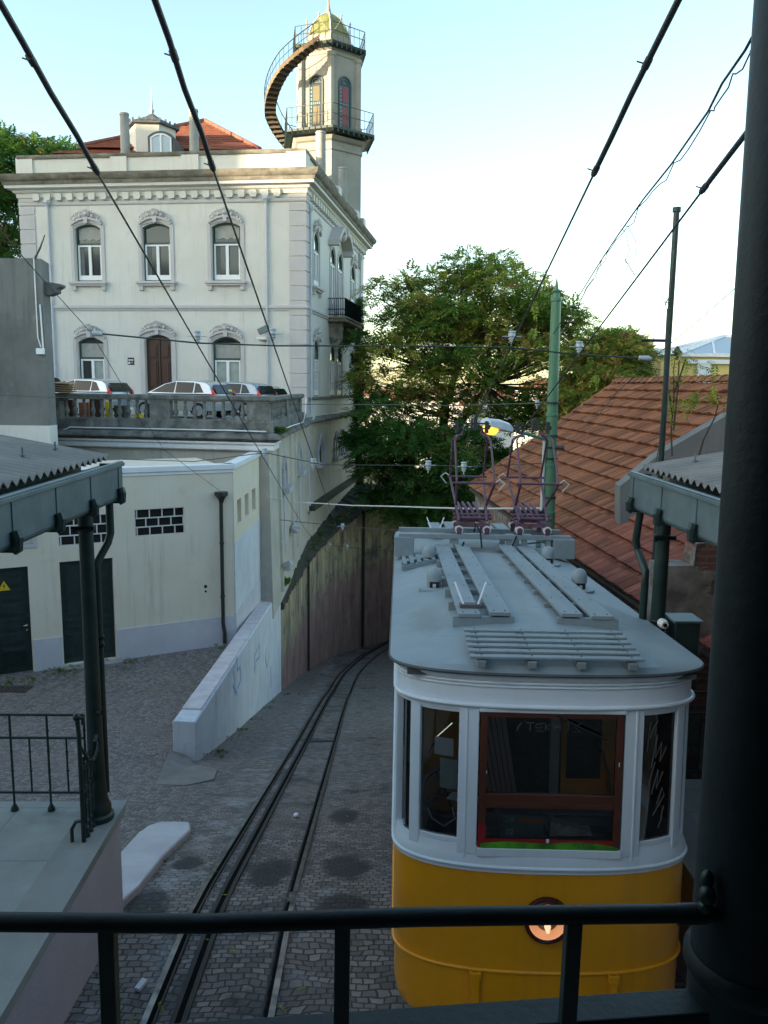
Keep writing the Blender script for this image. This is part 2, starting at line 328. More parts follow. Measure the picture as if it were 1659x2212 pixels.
    h = n.new('ShaderNodeMath'); h.operation = 'MULTIPLY_ADD'; h.inputs[1].default_value = 1; hz = n.new('ShaderNodeMix'); L.new(zone, hz.inputs[0]); L.new(rng(v1.outputs[0], 0, .22), hz.inputs[2]); L.new(rng(br.outputs['Fac'], 0, 1, 1, 0), hz.inputs[3]); L.new(hz.outputs[0], h.inputs[0])
    hb = n.new('ShaderNodeMath'); hb.operation = 'MULTIPLY'; hb.inputs[1].default_value = .5; L.new(noise(30), hb.inputs[0]); L.new(hb.outputs[0], h.inputs[2])
    b = n.new('ShaderNodeBump'); b.inputs['Distance'].default_value = .016; L.new(h.outputs[0], b.inputs['Height']); L.new(b.outputs[0], p.inputs['Normal'])
    return m
M['cobble'] = cobble_mat('cobbles', 13, (.125, .112, .106), (.30, .255, .235), (.062, .056, .05), rnd=.7)
def brick_mat(name, plaster=True):
    m = bpy.data.materials.new(name); m.use_nodes = True; n = m.node_tree.nodes; L = m.node_tree.links; p = n['Principled BSDF']
    geo = n.new('ShaderNodeNewGeometry'); sx = n.new('ShaderNodeSeparateXYZ'); L.new(geo.outputs['Position'], sx.inputs[0])
    ad = n.new('ShaderNodeMath'); L.new(sx.outputs[0], ad.inputs[0]); L.new(sx.outputs[1], ad.inputs[1])
    cb = n.new('ShaderNodeCombineXYZ'); L.new(ad.outputs[0], cb.inputs[0]); L.new(sx.outputs[2], cb.inputs[1])
    br = n.new('ShaderNodeTexBrick'); br.inputs['Scale'].default_value = 1; br.inputs['Brick Width'].default_value = .24; br.inputs['Row Height'].default_value = .075; br.inputs['Mortar Size'].default_value = .012
    br.inputs['Color1'].default_value = (.24, .085, .055, 1); br.inputs['Color2'].default_value = (.14, .06, .045, 1); br.inputs['Mortar'].default_value = (.14, .12, .1, 1)
    L.new(cb.outputs[0], br.inputs[0])
    nz = n.new('ShaderNodeTexNoise'); nz.inputs['Scale'].default_value = 1.1; nz.inputs['Detail'].default_value = 8; L.new(geo.outputs['Position'], nz.inputs[0])
    mr = n.new('ShaderNodeMapRange'); mr.inputs[1].default_value = .47; mr.inputs[2].default_value = .50; L.new(nz.outputs[0], mr.inputs[0])
    n2 = n.new('ShaderNodeTexNoise'); n2.inputs['Scale'].default_value = 5; n2.inputs['Detail'].default_value = 8; L.new(geo.outputs['Position'], n2.inputs[0])
    cr = n.new('ShaderNodeValToRGB'); cr.color_ramp.elements[0].color = (.10, .09, .08, 1); cr.color_ramp.elements[1].color = (.26, .25, .22, 1); cr.color_ramp.elements[0].position = .35; cr.color_ramp.elements[1].position = .7; L.new(n2.outputs[0], cr.inputs[0])
    mx = n.new('ShaderNodeMix'); mx.data_type = 'RGBA'; L.new(mr.outputs[0], mx.inputs[0]); L.new(br.outputs[0], mx.inputs[6]); L.new(cr.outputs[0], mx.inputs[7])
    L.new(mx.outputs[2], p.inputs['Base Color']); p.inputs['Roughness'].default_value = .95
    ma = n.new('ShaderNodeMath'); ma.operation = 'ADD'; L.new(mr.outputs[0], ma.inputs[0]); L.new(n2.outputs[0], ma.inputs[1])
    b = n.new('ShaderNodeBump'); b.inputs['Distance'].default_value = .02; L.new(ma.outputs[0], b.inputs['Height']); L.new(b.outputs[0], p.inputs['Normal'])
    return m
M['brick'] = brick_mat('crumbling_brick')
def street_wall_mat():
    m = mat('stained_street_wall', (.50, .40, .25), .95, var=(.12, .11, .09), scale=1.2, stretch=(1.6, 1.6, .3), streak=((.03, .03, .027), .95), stain=[((.55, .48, .33), 3.2, .58, .7), ((.07, .06, .05), .9, .52, .75), ((.05, .045, .04), 5, .60, .6)], bump=.03, bscale=9)
    n = m.node_tree.nodes; L = m.node_tree.links; p = n['Principled BSDF']; src = p.inputs['Base Color'].links[0].from_socket
    geo = n.new('ShaderNodeNewGeometry'); nz = n.new('ShaderNodeTexNoise'); nz.inputs['Scale'].default_value = .5; nz.inputs['Detail'].default_value = 8; L.new(geo.outputs['Position'], nz.inputs[0])
    sx = n.new('ShaderNodeSeparateXYZ'); L.new(geo.outputs['Position'], sx.inputs[0])
    a = n.new('ShaderNodeMath'); a.operation = 'MULTIPLY_ADD'; a.inputs[1].default_value = 3.2; L.new(nz.outputs[0], a.inputs[0]); L.new(sx.outputs[2], a.inputs[2])
    mr = n.new('ShaderNodeMapRange'); mr.inputs[1].default_value = -9.0; mr.inputs[2].default_value = -9.7; mr.inputs[3].default_value = 0; mr.inputs[4].default_value = .62; L.new(a.outputs[0], mr.inputs[0])
    x = n.new('ShaderNodeMix'); x.data_type = 'RGBA'; L.new(mr.outputs[0], x.inputs[0]); L.new(src, x.inputs[6]); x.inputs[7].default_value = (.26, .115, .12, 1)
    L.new(x.outputs[2], p.inputs['Base Color']); return m
M['street_wall'] = street_wall_mat()
def tile_mat():
    m = mat('clay_tiles', (.205, .055, .045), .88, var=(.28, .095, .068), scale=3.5, stretch=(1, 1, 1), stain=[((.38, .19, .14), 14, .62, .45), ((.09, .07, .05), 9, .63, .6)], bump=.004, bscale=60)
    n = m.node_tree.nodes; L = m.node_tree.links; p = n['Principled BSDF']; src = p.inputs['Base Color'].links[0].from_socket
    geo = n.new('ShaderNodeNewGeometry'); sx = n.new('ShaderNodeSeparateXYZ'); L.new(geo.outputs['Position'], sx.inputs[0])
    nz = n.new('ShaderNodeTexNoise'); nz.inputs['Scale'].default_value = .9; nz.inputs['Detail'].default_value = 8; L.new(geo.outputs['Position'], nz.inputs[0])
    a = n.new('ShaderNodeMath'); a.operation = 'MULTIPLY_ADD'; a.inputs[1].default_value = 9; L.new(nz.outputs[0], a.inputs[0]); L.new(sx.outputs[1], a.inputs[2])
    mr = n.new('ShaderNodeMapRange'); mr.inputs[1].default_value = 13.5; mr.inputs[2].default_value = 20; mr.inputs[3].default_value = 0; mr.inputs[4].default_value = .75; L.new(a.outputs[0], mr.inputs[0])
    x = n.new('ShaderNodeMix'); x.data_type = 'RGBA'; L.new(mr.outputs[0], x.inputs[0]); L.new(src, x.inputs[6]); x.inputs[7].default_value = (.215, .092, .036, 1)
    fl = n.new('ShaderNodeVectorMath'); fl.operation = 'FLOOR'; mp = n.new('ShaderNodeMapping'); mp.inputs['Scale'].default_value = (0, 1/.21, 1/.2043); mp.inputs['Location'].default_value = (0, .1, .315); L.new(geo.outputs['Position'], mp.inputs[0]); L.new(mp.outputs[0], fl.inputs[0])
    wn = n.new('ShaderNodeTexWhiteNoise'); L.new(fl.outputs[0], wn.inputs[0]); hs = n.new('ShaderNodeHueSaturation'); L.new(x.outputs[2], hs.inputs['Color'])
    vr = n.new('ShaderNodeMapRange'); vr.inputs[3].default_value = .62; vr.inputs[4].default_value = 1.35; L.new(wn.outputs[0], vr.inputs[0]); L.new(vr.outputs[0], hs.inputs['Value'])
    L.new(hs.outputs[0], p.inputs['Base Color']); return m
M['tiles'] = tile_mat()
M['asphalt_far'] = mat('far_ground', (.10, .10, .07), 1, var=(.05, .07, .03), scale=.02)
M['hill'] = mat('far_hill', (.12, .13, .09), 1, var=(.22, .19, .14), scale=.03)
def leaf_mat(name, cols, trans=.35):
    m = bpy.data.materials.new(name); m.use_nodes = True; n = m.node_tree.nodes; L = m.node_tree.links; n.remove(n['Principled BSDF'])
    at_ = n.new('ShaderNodeAttribute'); at_.attribute_name = 'leafcol'; cr = n.new('ShaderNodeValToRGB'); e = cr.color_ramp.elements
    e[0].position = 0; e[0].color = (*cols[0], 1); e[1].position = 1; e[1].color = (*cols[-1], 1)
    for i, c in enumerate(cols[1:-1]): q = e.new((i+1)/(len(cols)-1)); q.color = (*c, 1)
    L.new(at_.outputs['Fac'], cr.inputs[0])
    d = n.new('ShaderNodeBsdfDiffuse'); t = n.new('ShaderNodeBsdfTranslucent'); L.new(cr.outputs[0], d.inputs[0]); L.new(cr.outputs[0], t.inputs[0])
    mx = n.new('ShaderNodeMixShader'); mx.inputs[0].default_value = trans; L.new(d.outputs[0], mx.inputs[1]); L.new(t.outputs[0], mx.inputs[2]); L.new(mx.outputs[0], n['Material Output'].inputs[0])
    return m
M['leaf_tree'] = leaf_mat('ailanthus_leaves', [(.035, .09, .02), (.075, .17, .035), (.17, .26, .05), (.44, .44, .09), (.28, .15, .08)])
M['leaf_dark'] = leaf_mat('dark_leaves', [(.02, .07, .018), (.04, .12, .03), (.075, .17, .04), (.13, .23, .05), (.22, .15, .075)])
M['leaf_pale'] = leaf_mat('sapling_leaves', [(.10, .20, .03), (.18, .30, .05), (.30, .35, .05), (.4, .34, .06)])
M['rail_iron'] = mat('matt_iron', (.012, .015, .016), 1, spec=0)
M['grass'] = leaf_mat('weeds', [(.04, .10, .02), (.08, .16, .03), (.20, .22, .05)])
# wall with rectangular / arched openings, local X along wall, local Y into the wall, z up
def wall_open(mb, x0, x1, z0, z1, ops, depth=.25):
    """ops: (xa, xb, za, zb, rise): rise>0 gives a segmental arch whose crown is at zb"""
    xs = sorted({x0, x1, *[o[0] for o in ops], *[o[1] for o in ops]}); zs = sorted({z0, z1, *[o[2] for o in ops], *[o[3] for o in ops]})
    for a, b in zip(xs, xs[1:]):
        for c, d in zip(zs, zs[1:]):
            mx, mz = (a+b)/2, (c+d)/2
            if any(o[0] < mx < o[1] and o[2] < mz < o[3] for o in ops): continue
            mb.quad((a, 0, c), (b, 0, c), (b, 0, d), (a, 0, d))
    for xa, xb, za, zb, rise in ops:
        arc = arch_pts(xa, xb, zb, rise)
        for p, q in zip(arc, arc[1:]):
            if rise: mb.quad((p[0], 0, p[1]), (q[0], 0, q[1]), (q[0], 0, zb), (p[0], 0, zb))
            mb.quad((p[0], 0, p[1]), (q[0], 0, q[1]), (q[0], depth, q[1]), (p[0], depth, p[1]))
        mb.quad((xa, 0, za), (xa, depth, za), (xa, depth, zb-rise), (xa, 0, zb-rise))
        mb.quad((xb, 0, za), (xb, depth, za), (xb, depth, zb-rise), (xb, 0, zb-rise))
        mb.quad((xa, 0, za), (xb, 0, za), (xb, depth, za), (xa, depth, za))
def arch_pts(xa, xb, zb, rise, n=10):
    if not rise: return [(xa, zb), (xb, zb)]
    w = (xb-xa)/2; c = (xa+xb)/2
    if rise >= w*.98: return [(c-w*math.cos(math.pi*i/n), zb-rise+rise*math.sin(math.pi*i/n)) for i in range(n+1)]
    r = (w*w+rise*rise)/(2*rise); a0 = math.asin(w/r)
    return [(c+r*math.sin(-a0+2*a0*i/n), zb-r+r*math.cos(-a0+2*a0*i/n)) for i in range(n+1)]
def strip(mb, pts, w, y0, y1):
    """closed ribbon of width w following 2-D pts (x,z), extruded y0..y1"""
    P = [Vector((p[0], p[1])) for p in pts]; L_, R_ = [], []
    for i in range(len(P)):
        t = (P[min(i+1, len(P)-1)]-P[max(i-1, 0)]).normalized(); nrm = Vector((-t.y, t.x)); L_.append(P[i]+nrm*w/2); R_.append(P[i]-nrm*w/2)
    mb.rings([[(l.x, y0, l.y), (r.x, y0, r.y), (r.x, y1, r.y), (l.x, y1, l.y)] for l, r in zip(L_, R_)])
# ---------------------------------------------------------------- placing helper: a point seen in the photograph (1659 px wide) at a known distance
def ray(px, py): return _F+_R*((px-829.5)/1745)-_U*((py-1106)/1745)
def at(px, py, y): d = ray(px, py); return d*(y/d.y)
def atx(px, py, x): d = ray(px, py); return d*(x/d.x)
def atz(px, py, z): d = ray(px, py); return d*(z/d.z)
# ---------------------------------------------------------------- terrain and street
TT = [(-24, -3.2), (0, -4.35), (3, -4.62), (5.6, -4.88), (7.4, -5.1), (11, -6.18), (19.7, -8.806), (30.6, -11.95), (36, -13.3), (41.8, -14.78), (48.8, -16.18), (56, -17.2), (75, -19)]
LT = [(-24, -3.2), (0, -4.35), (3, -4.62), (5.6, -4.88), (7.4, -5.1), (11, -6.18), (13, -6.72), (15, -7.2), (17.5, -7.55), (20, -7.7), (75, -7.8)]
def TZ(y): return lerp(TT, y)
def GZ(x, y):
    w = smooth01(-3.40, -3.66, x) if y > 15.4 else smooth01(-2.2, -5.5, x)
    return TZ(y)*(1-w)+lerp(LT, y)*w
def grid(xs, ys, fz):
    n = len(xs); return [(x, y, fz(x, y)) for y in ys for x in xs], [(j*n+i, j*n+i+1, (j+1)*n+i+1, (j+1)*n+i) for j in range(len(ys)-1) for i in range(n-1)]
rnd = random.Random(5)
xs = [-26, -20, -16, -13, -11, -9.5, -8, -7, -6, -5.2, -4.6, -4.1, -3.8, -3.66, -3.53, -3.40, -3.2, -2.8, -2.4, -2, -1.6, -1.2, -.8, -.4, 0, .4, .8, 1.2, 1.8, 2.4, 3, 4, 6, 9, 14, 22]
ys = [-24, -16, -10, -6, -3, -1, 0]+[1+.5*i for i in range(50)]+[26+1.5*i for i in range(20)]+[58, 64, 72]
v, f = grid(xs, ys, lambda x, y: GZ(x, y)+.012*math.sin(x*2.1+y*.7)*math.sin(y*1.3-x))
b = MB(); b.add(v, f); o = b.build('street', M['cobble'], fix=False); tag(o, kind='structure')
b = MB(); v, f = grid([-4000, -900, -200, -60, 60, 200, 900, 4000], [-300, -40, 40, 120, 300, 900, 2500, 7000], lambda x, y: -22 if y > 40 else -24)
b.add(v, f); tag(b.build('ground', M['asphalt_far'], fix=False), kind='structure')
b = MB(); v, f = grid([-900+60*i for i in range(31)], [330+50*i for i in range(16)], lambda x, y: -26+16*smooth01(330, 620, y)*(1+.25*math.sin(x*.011)+.2*math.sin(x*.027+2))*(1-smooth01(900, 1080, y)))
b.add(v, f); tag(b.build('hills', M['hill'], fix=False), kind='structure')
b = MB(); v, f = grid([4.6+.9*i for i in range(16)], [24+2.2*i for i in range(15)], lambda x, y: -9.5+1.2*math.sin(x*.5)*math.cos(y*.3)-8*(1-smooth01(4.6, 9, x))*smooth01(20, 40, y))
b.add(v, f); tag(b.build('bank', M['soil'], fix=False), kind='structure')
# ---------------------------------------------------------------- tram tracks
def path_pts(cx, y0, y1, dx, step=.7, dz=.0):
    out = []; y = y0
    while y <= y1+1e-6:
        a = cx(y); t = (cx(y+.3)-cx(y-.3))/.6; L = math.hypot(1, t); x = a+dx/L; yy = y-dx*t/L
        out.append((x, yy, TZ(yy)+dz)); y += step
    return out
CL = lambda y: lerp([(0, -1.215), (22, -1.17), (28, -1.12), (33, -.98), (37, -.80), (41.8, -.40), (45, .12), (48.8, 1.0), (51, 1.75), (54, 3.2)], y)
CR = lambda y: lerp([(0, 1.30), (8, 1.32), (20, 1.75), (30, 2.2), (50, 4)], y)
def band(mb, P, w, h0, h1):
    rings = []
    for i, p in enumerate(P):
        a = Vector(P[max(i-1, 0)]); c = Vector(P[min(i+1, len(P)-1)]); t = (c-a).normalized(); s = Vector((t.y, -t.x, 0)).normalized()*w/2; p = Vector(p)
        rings.append([p-s+Vector((0, 0, h1)), p+s+Vector((0, 0, h1)), p+s+Vector((0, 0, h0)), p-s+Vector((0, 0, h0))])
    mb.rings(rings)
def track(name_label, cx, y1, sl):
    t = thing('tram_track', name_label, 'tram track', (cx(3), 3, TZ(3)), 'tram tracks set in the cobbles')
    for s in (-1, 1):
        b = MB(); band(b, path_pts(cx, 3, y1, s*.485), .050, -.05, .026); r = b.build('rail', M['steel'], t, smooth=40)
        b = MB(); band(b, path_pts(cx, 3, y1, s*.485-s*.041), .030, -.05, .0175); b.build('flange_groove', M['rail_dark'], r)
        b = MB(); band(b, path_pts(cx, 3, y1, s*.485-s*.074), .018, -.05, .024); b.build('guard_lip', M['steel_dark'], r)
    for q in (-1, 1):
        b = MB(); band(b, path_pts(cx, 3, y1, sl+q*.043), .042, -.05, .028); b.build('slot_rail', M['steel_dark'], t)
    b = MB(); band(b, path_pts(cx, 3, y1, sl), .045, -.05, .030); b.build('cable_slot', M['rail_dark'], t)
    return t
track('pair of polished rails with a cable slot curving away downhill beside the tramcar', CL, 54, -.225)
track('pair of rails running underneath the parked yellow tramcar', CR, 30, -.225)
# drain covers
for (px_, py_, w, d, lab) in ((695, 1601, .5, .30, 'small iron drain grating between the rails'), (25, 1489, .9, .5, 'rusty iron cover in the courtyard paving by the green doors')):
    p = at(px_, py_, 18 if px_ > 100 else 19); zz = GZ(p.x, p.y)
    for k in range(3):
        p = atz(px_, py_, zz); zz = GZ(p.x, p.y)
    sl = (GZ(p.x, p.y+.3)-GZ(p.x, p.y-.3))/.6
    b = MB()
    b.add([(p.x+i*w/2, p.y+j*d/2, zz+sl*j*d/2+h) for h in (-.02, .02) for i, j in ((-1, -1), (1, -1), (1, 1), (-1, 1))], [(0, 1, 2, 3), (4, 5, 6, 7), (0, 1, 5, 4), (1, 2, 6, 5), (2, 3, 7, 6), (3, 0, 4, 7)])
    t = thing('drain_cover', lab, 'drain cover', (p.x, p.y, zz)); b.build('plate', M['black_iron'] if px_ > 100 else M['bark'], t)
    b = MB()
    for k in range(9): x = p.x-w/2+.05+k*(w-.1)/8; b.beam((x, p.y-d/2+.03, zz-sl*(d/2-.03)+.022), (x, p.y+d/2-.03, zz+sl*(d/2-.03)+.022), .012, .012)
    b.build('bar', M['steel'], t)
# concrete apron below the white wall
b = MB(); poly = [(372, 1622), (423, 1652), (470, 1664), (462, 1688), (400, 1703), (335, 1700)]
pts = []
for q in poly:
    zz = -7.2
    for k in range(4): p = atz(*q, zz); zz = GZ(p.x, p.y)
    pts.append((p.x, p.y, zz+.022))
b.add(pts+[(p[0], p[1], p[2]-.1) for p in pts], [tuple(range(6)), *[(i, (i+1) % 6, (i+1) % 6+6, i+6) for i in range(6)]]); tag(b.build('concrete_apron', mat('apron_cement', (.23, .21, .195), .95, var=(.17, .155, .145), scale=3, stain=((.1, .1, .09), 6, .62, .5), bump=.008), bevel=.01), kind='structure')
# ---------------------------------------------------------------- white boundary wall with sloping coping
t = thing('boundary_wall', 'low white rendered wall with blue graffiti, its coping stepping down towards the tracks', 'wall', (-3.6, 15.2, -7.4))
near = [(-3.86, 15.15), (-3.37, 15.25)]
def wtop(y): return lerp([(15.2, -6.58), (16.2, -6.66), (30.6, -7.83)], y)
b = MB(); rg = []
for y in [15.2, 15.7, 16.2, 18, 20, 22, 24, 26, 28, 30.6]:
    xr = -3.365 if y < 16 else -3.36; xl = xr-.46
    zt = wtop(y); rg.append([(xl, y, -12.6), (xr, y, -12.6), (xr, y, zt-.03), (xr-.03, y, zt), (xl+.03, y, zt+.02), (xl, y, zt-.01)])
b.rings(rg); b.build('wall', M['white_wall'], t, bevel=.02)
b = MB(); rg = []
for i in range(30):
    y = 15.9+i*.5; zt = wtop(y); xr = -3.36; rg.append([(xr-.43, y, zt+.02), (xr-.04, y, zt+.004), (xr-.04, y, zt+.03+.008*rnd.random()), (xr-.43, y, zt+.045+.008*rnd.random())])
b.rings(rg); b.build('coping', mat('coping_pinkish', (.50, .44, .44), .9, var=(.62, .60, .62), scale=3, stain=((.30, .27, .25), 5, .58, .6), bump=.01), t)
def scrib(parent, M_, strokes, X, w=.05, name='graffiti'):
    b = MB()
    for st in strokes:
        P = [atx(*q, X) for q in st]
        b.rings([[(X-.004, p.y-w/2, p.z-w/2), (X+.006, p.y-w/2, p.z-w/2), (X+.006, p.y+w/2, p.z+w/2), (X-.004, p.y+w/2, p.z+w/2)] for p in P])
    return b.build(name, M_, parent)
scrib(t, M['graf_blue'], [[(506, 1500), (507, 1470), (504, 1445), (512, 1420), (513, 1448), (519, 1440), (520, 1470), (514, 1485)], [(503, 1480), (512, 1500)], [(552, 1440), (549, 1418), (556, 1402), (560, 1392), (561, 1418), (553, 1428)], [(549, 1440), (551, 1452)]], -3.36, .07)
scrib(t, M['graf_grey'], [[(575, 1400), (573, 1420), (576, 1442)], [(580, 1412), (578, 1440)], [(585, 1485), (585, 1440)]], -3.36, .025, 'crack')
# white kerb ramp beside the platform
t = thing('concrete_ramp', 'whitewashed concrete ramp with a rounded end against the stone platform', 'ramp', (-2.2, 8, -5.2))
pl = [(-2.28, 5.95), (-2.28, 7.45), (-2.12, 8.0), (-1.98, 8.6), (-1.80, 8.95), (-1.55, 9.1), (-1.28, 9.05), (-1.30, 8.7), (-2.0, 6.1)]
b = MB(); q = [atz(x, y, -5.15) for x, y in ((253, 1954), (253, 1846), (300, 1796), (322, 1781), (345, 1774), (410, 1774), (412, 1790), (350, 1850), (300, 1910))]
top = []
for px_, v_ in ((253, 1954), (253, 1846), (300, 1796), (322, 1781), (345, 1774), (410, 1774), (412, 1790), (350, 1850), (300, 1910)):
    zz = -5.1
    for k in range(12): p = atz(px_, v_, zz); zz = GZ(p.x, p.y)+.10
    top.append((p.x, p.y, zz))
n = len(top); b.add(top+[(x, y, z-.4) for x, y, z in top], [tuple(range(n))]+[(i, (i+1) % n, (i+1) % n+n, i+n) for i in range(n)])
b.build('slab', mat('pink_white_concrete', (.56, .55, .57), .85, var=(.46, .43, .44), scale=1.6, stain=[((.25, .23, .24), 3.5, .66, .5), ((.3, .28, .28), 9, .66, .5)], bump=.006), t, bevel=.03)
# ---------------------------------------------------------------- annex (cream service building with green doors)
AZ = R(63.15); AO = Vector((-4.1, 23.5, 0))
MA = Matrix(((math.sin(AZ), -math.cos(AZ), 0, AO.x), (math.cos(AZ), math.sin(AZ), 0, AO.y), (0, 0, 1, 0), (0, 0, 0, 1)))
t = thing('utility_building', 'cream rendered utility building with dark green doors and a lilac plinth', 'building', (-4.1, 23.5, -7.7))
ops = [(-6.35, -5.46, -7.75, -4.8, 0), (-4.68, -3.3, -7.65, -4.76, 0), (-4.68, -3.3, -4.33, -3.53, 0), (-2.68, -1.28, -4.22, -3.46, 0), (-6.35, -5.3, -4.2, -3.3, 0), (-9.2, -8.2, -7.7, -4.8, 0)]
b = MB(MA); wall_open(b, -12, .16, -8.2, -2.42, ops, .28); b.quad((-12, 0, -2.42), (.16, 0, -2.42), (.16, 4, -2.42), (-12, 4, -2.42))
# short side towards the street, with three slots
wl = b.build('wall', M['yellow_wall'], t)
SX = -3.93
MS = Matrix(((0.035, -1, 0, -3.95), (1, .035, 0, 23.56), (0, 0, 1, 0), (0, 0, 0, 1)))
b = MB(MS); wall_open(b, 0, 4.6, -8.2, -2.42, [(.55, 1.15, -4.15, -3.42, 0), (1.75, 2.4, -4.15, -3.42, 0), (3.0, 3.7, -4.15, -3.42, 0)], .3)
b.build('side_wall', M['yellow_wall'], t)
b = MB(MS)
for a, c in ((.55, 1.15), (1.75, 2.4), (3.0, 3.7)): b.box(a, c, .28, .32, -4.15, -3.42)
b.build('slot_back', M['yellow_wall'], t)
b = MB(MS); b.box(.02, 4.6, -.012, .05, -8.2, -4.62); b.build('white_panel', M['white_wall'], t)
b = MB(MS); b.box(.0, 4.6, -.03, .05, -8.3, -6.75); each(b, 'plinth', M['lilac'], t)
b = MB(MA)
for a, c in ((-12, -9.25), (-8.15, -6.4), (-5.42, -4.72), (-3.26, .17)): b.box(a, c, -.03, .06, -8.3, -6.82)
each(b, 'plinth', M['lilac'], t)
b = MB(MA); b.box(-12, .20, -.07, .32, -2.42, -2.27); b.box(-12, .17, -.03, .28, -2.52, -2.42); b.build('parapet_coping', M['white_trim'], t, bevel=.012)
b = MB(MS); b.box(0, 4.8, -.06, .32, -2.42, -2.27); b.build('parapet_coping', M['white_trim'], t, bevel=.012)
def panel_door(x0, x1, z0, z1, panels, leaves, y=.16):
    d = MB(MA); d.box(x0, x1, y, y+.06, z0, z1)
    w = (x1-x0)/leaves
    for k in range(leaves):
        a = x0+k*w
        for c, e in panels:
            d.box(a+.12, a+w-.12, y-.018, y, z0+c, z0+e); d.box(a+.16, a+w-.16, y-.03, y-.018, z0+c+.04, z0+e-.04)
        if k: d.box(a-.02, a+.02, y-.03, y, z0, z1)
    return d.build('door', M['green_dark'], t, bevel=.006)
d1 = panel_door(-6.35, -5.46, -7.75, -4.8, [(.15, .75), (.83, 1.15), (1.23, 1.55), (1.63, 1.95), (2.03, 2.35), (2.43, 2.8)], 1)
d1['label'] = 'green door with yellow warning triangle'
b = MB(MA)
for k in range(8): b.box(-6.2, -5.62, .118, .135, -7.52+k*.055, -7.495+k*.055)
b.build('louvre', M['green_iron'], d1)
b = MB(MA); b.cyl((-5.56, .1, -6.42), (-5.56, .16, -6.42), .035); b.cyl((-5.56, .1, -6.55), (-5.56, .16, -6.55), .03); b.tube([(-5.56, .1, -6.42), (-5.56, .06, -6.42), (-5.64, .06, -6.42)], .012); b.build('handle', M['chrome'], d1, smooth=40)
b = MB(MA); b.prism([(-6.2, -5.42), (-5.9, -5.42), (-6.05, -5.16)], .118, .125); sg = b.build('warning_sign', M['sign_yellow'], d1)
b = MB(MA); b.prism([(-6.04, -5.22), (-6.075, -5.31), (-6.05, -5.315), (-6.065, -5.39), (-6.02, -5.29), (-6.045, -5.285)], .112, .117); b.build('lightning_mark', M['black'], sg)
d2 = panel_door(-4.68, -3.3, -7.65, -4.76, [(.18, .85), (.95, 1.25), (1.35, 2.75)], 2)
b = MB(MA); b.tube([(-3.92, .12, -6.35), (-3.92, .07, -6.35), (-4.05, .07, -6.35)], .016); b.build('handle', mat('brass', (.5, .35, .15), .35, .8), d2, smooth=40)
panel_door(-9.2, -8.2, -7.7, -4.8, [(.15, 1.2), (1.3, 2.75)], 1)
def lattice(x0, x1, z0, z1):
    w = MB(MA); w.box(x0, x1, .2, .23, z0, z1); g = w.build('vent_window', M['black'], t)
    f = MB(MA); rh = (z1-z0)/3; T_ = .028
    for k in range(4): f.box(x0, x1, .02, .08, z0+k*rh-T_/2, z0+k*rh+T_/2)
    for k in range(3):
        off = 0 if k % 2 else .5
        n = 4
        for j in range(n+1):
            x = x0+(x1-x0)*(j+off*.6-.1)/n
            if x0+.03 < x < x1-.03: f.box(x-T_/2, x+T_/2, .022, .078, z0+k*rh, z0+(k+1)*rh)
    f.box(x0, x0+T_, .02, .08, z0, z1); f.box(x1-T_, x1, .02, .08, z0, z1)
    f.build('lattice', M['plaster'], g)
lattice(-4.68, -3.3, -4.33, -3.53); lattice(-2.68, -1.28, -4.22, -3.46)
b = MB(MA); b.box(-6.35, -5.3, .18, .2, -4.2, -3.3); g = b.build('window', M['glass_far'], t)
b = MB(MA)
for k in range(16): b.box(-6.1, -5.42, .15, .17, -4.08+k*.048, -4.05+k*.048)
b.build('shutter_slats', M['green_iron'], g)
b = MB(MA); b.box(-6.45, -5.2, -.03, .05, -4.3, -4.2); b.box(-5.3, -5.2, -.025, .05, -4.2, -3.3); b.box(-5.42, -5.3, .08, .14, -4.2, -3.3); b.box(-6.15, -6.08, .08, .14, -4.2, -3.3); b.box(-6.35, -5.42, .08, .14, -4.2, -4.1); b.build('frame', M['plaster_grey'], g)
# rain pipe with hopper
b = MB(MA); b.tube([(-.24, -.1, -3.35), (-.24, -.1, -7.0), (-.2, -.1, -7.3), (-.2, -.1, -7.62)], .055, 10); b.lathe([(.06, 0), (.09, .1), (.16, .2), (.2, .22), (.2, .32), (.17, .32)], (-.24, -.14, -3.38), 8)
for z in (-4.6, -6.2): b.cyl((-.24, -.1, z), (-.24, -.1, z+.05), .07)
b.build('rain_pipe', M['black_iron'], t, smooth=40)
b = MB(MA); b.cyl((-.72, -.004, -5.85), (-.72, .02, -5.85), .05); b.cyl((-.72, -.004, -6.0), (-.72, .02, -6.0), .035); b.build('pipe_hole', M['black'], t)
b = MB(MA); b.box(-4.85, -3.15, -.3, 0, -7.85, -7.66); b.build('doorstep', M['concrete'], t, bevel=.02)
# ---------------------------------------------------------------- terrace with retaining wall
TA = Vector((-3.42, 28, 0)); TB = Vector((-11.6, 29.5, 0)); HC = Vector((-3.2, 41.5, 0)); HA = R(8.65)
def hl(x, y, z=0): return Vector((HC.x+x*math.cos(HA)+y*math.sin(HA), HC.y-x*math.sin(HA)+y*math.cos(HA), z))
HF = hl(0, 18.2)
def run(mb, path, prof, closed=False, z0=0):
    """extrude a moulding profile [(out, z)] along a 2-D path, mitred; outward = right of travel"""
    P = [Vector((p[0], p[1])) for p in path]; rg = []
    for i, p in enumerate(P):
        ns = []
        if i > 0: d = (p-P[i-1]).normalized(); ns.append(Vector((d.y, -d.x)))
        if i < len(P)-1: d = (P[i+1]-p).normalized(); ns.append(Vector((d.y, -d.x)))
        n = sum(ns, Vector((0, 0))); n = n/len(ns); n = n/max(n.length_squared, .25)
        rg.append([(p.x+n.x*o_, p.y+n.y*o_, z+z0) for o_, z in prof])
    mb.rings(rg)
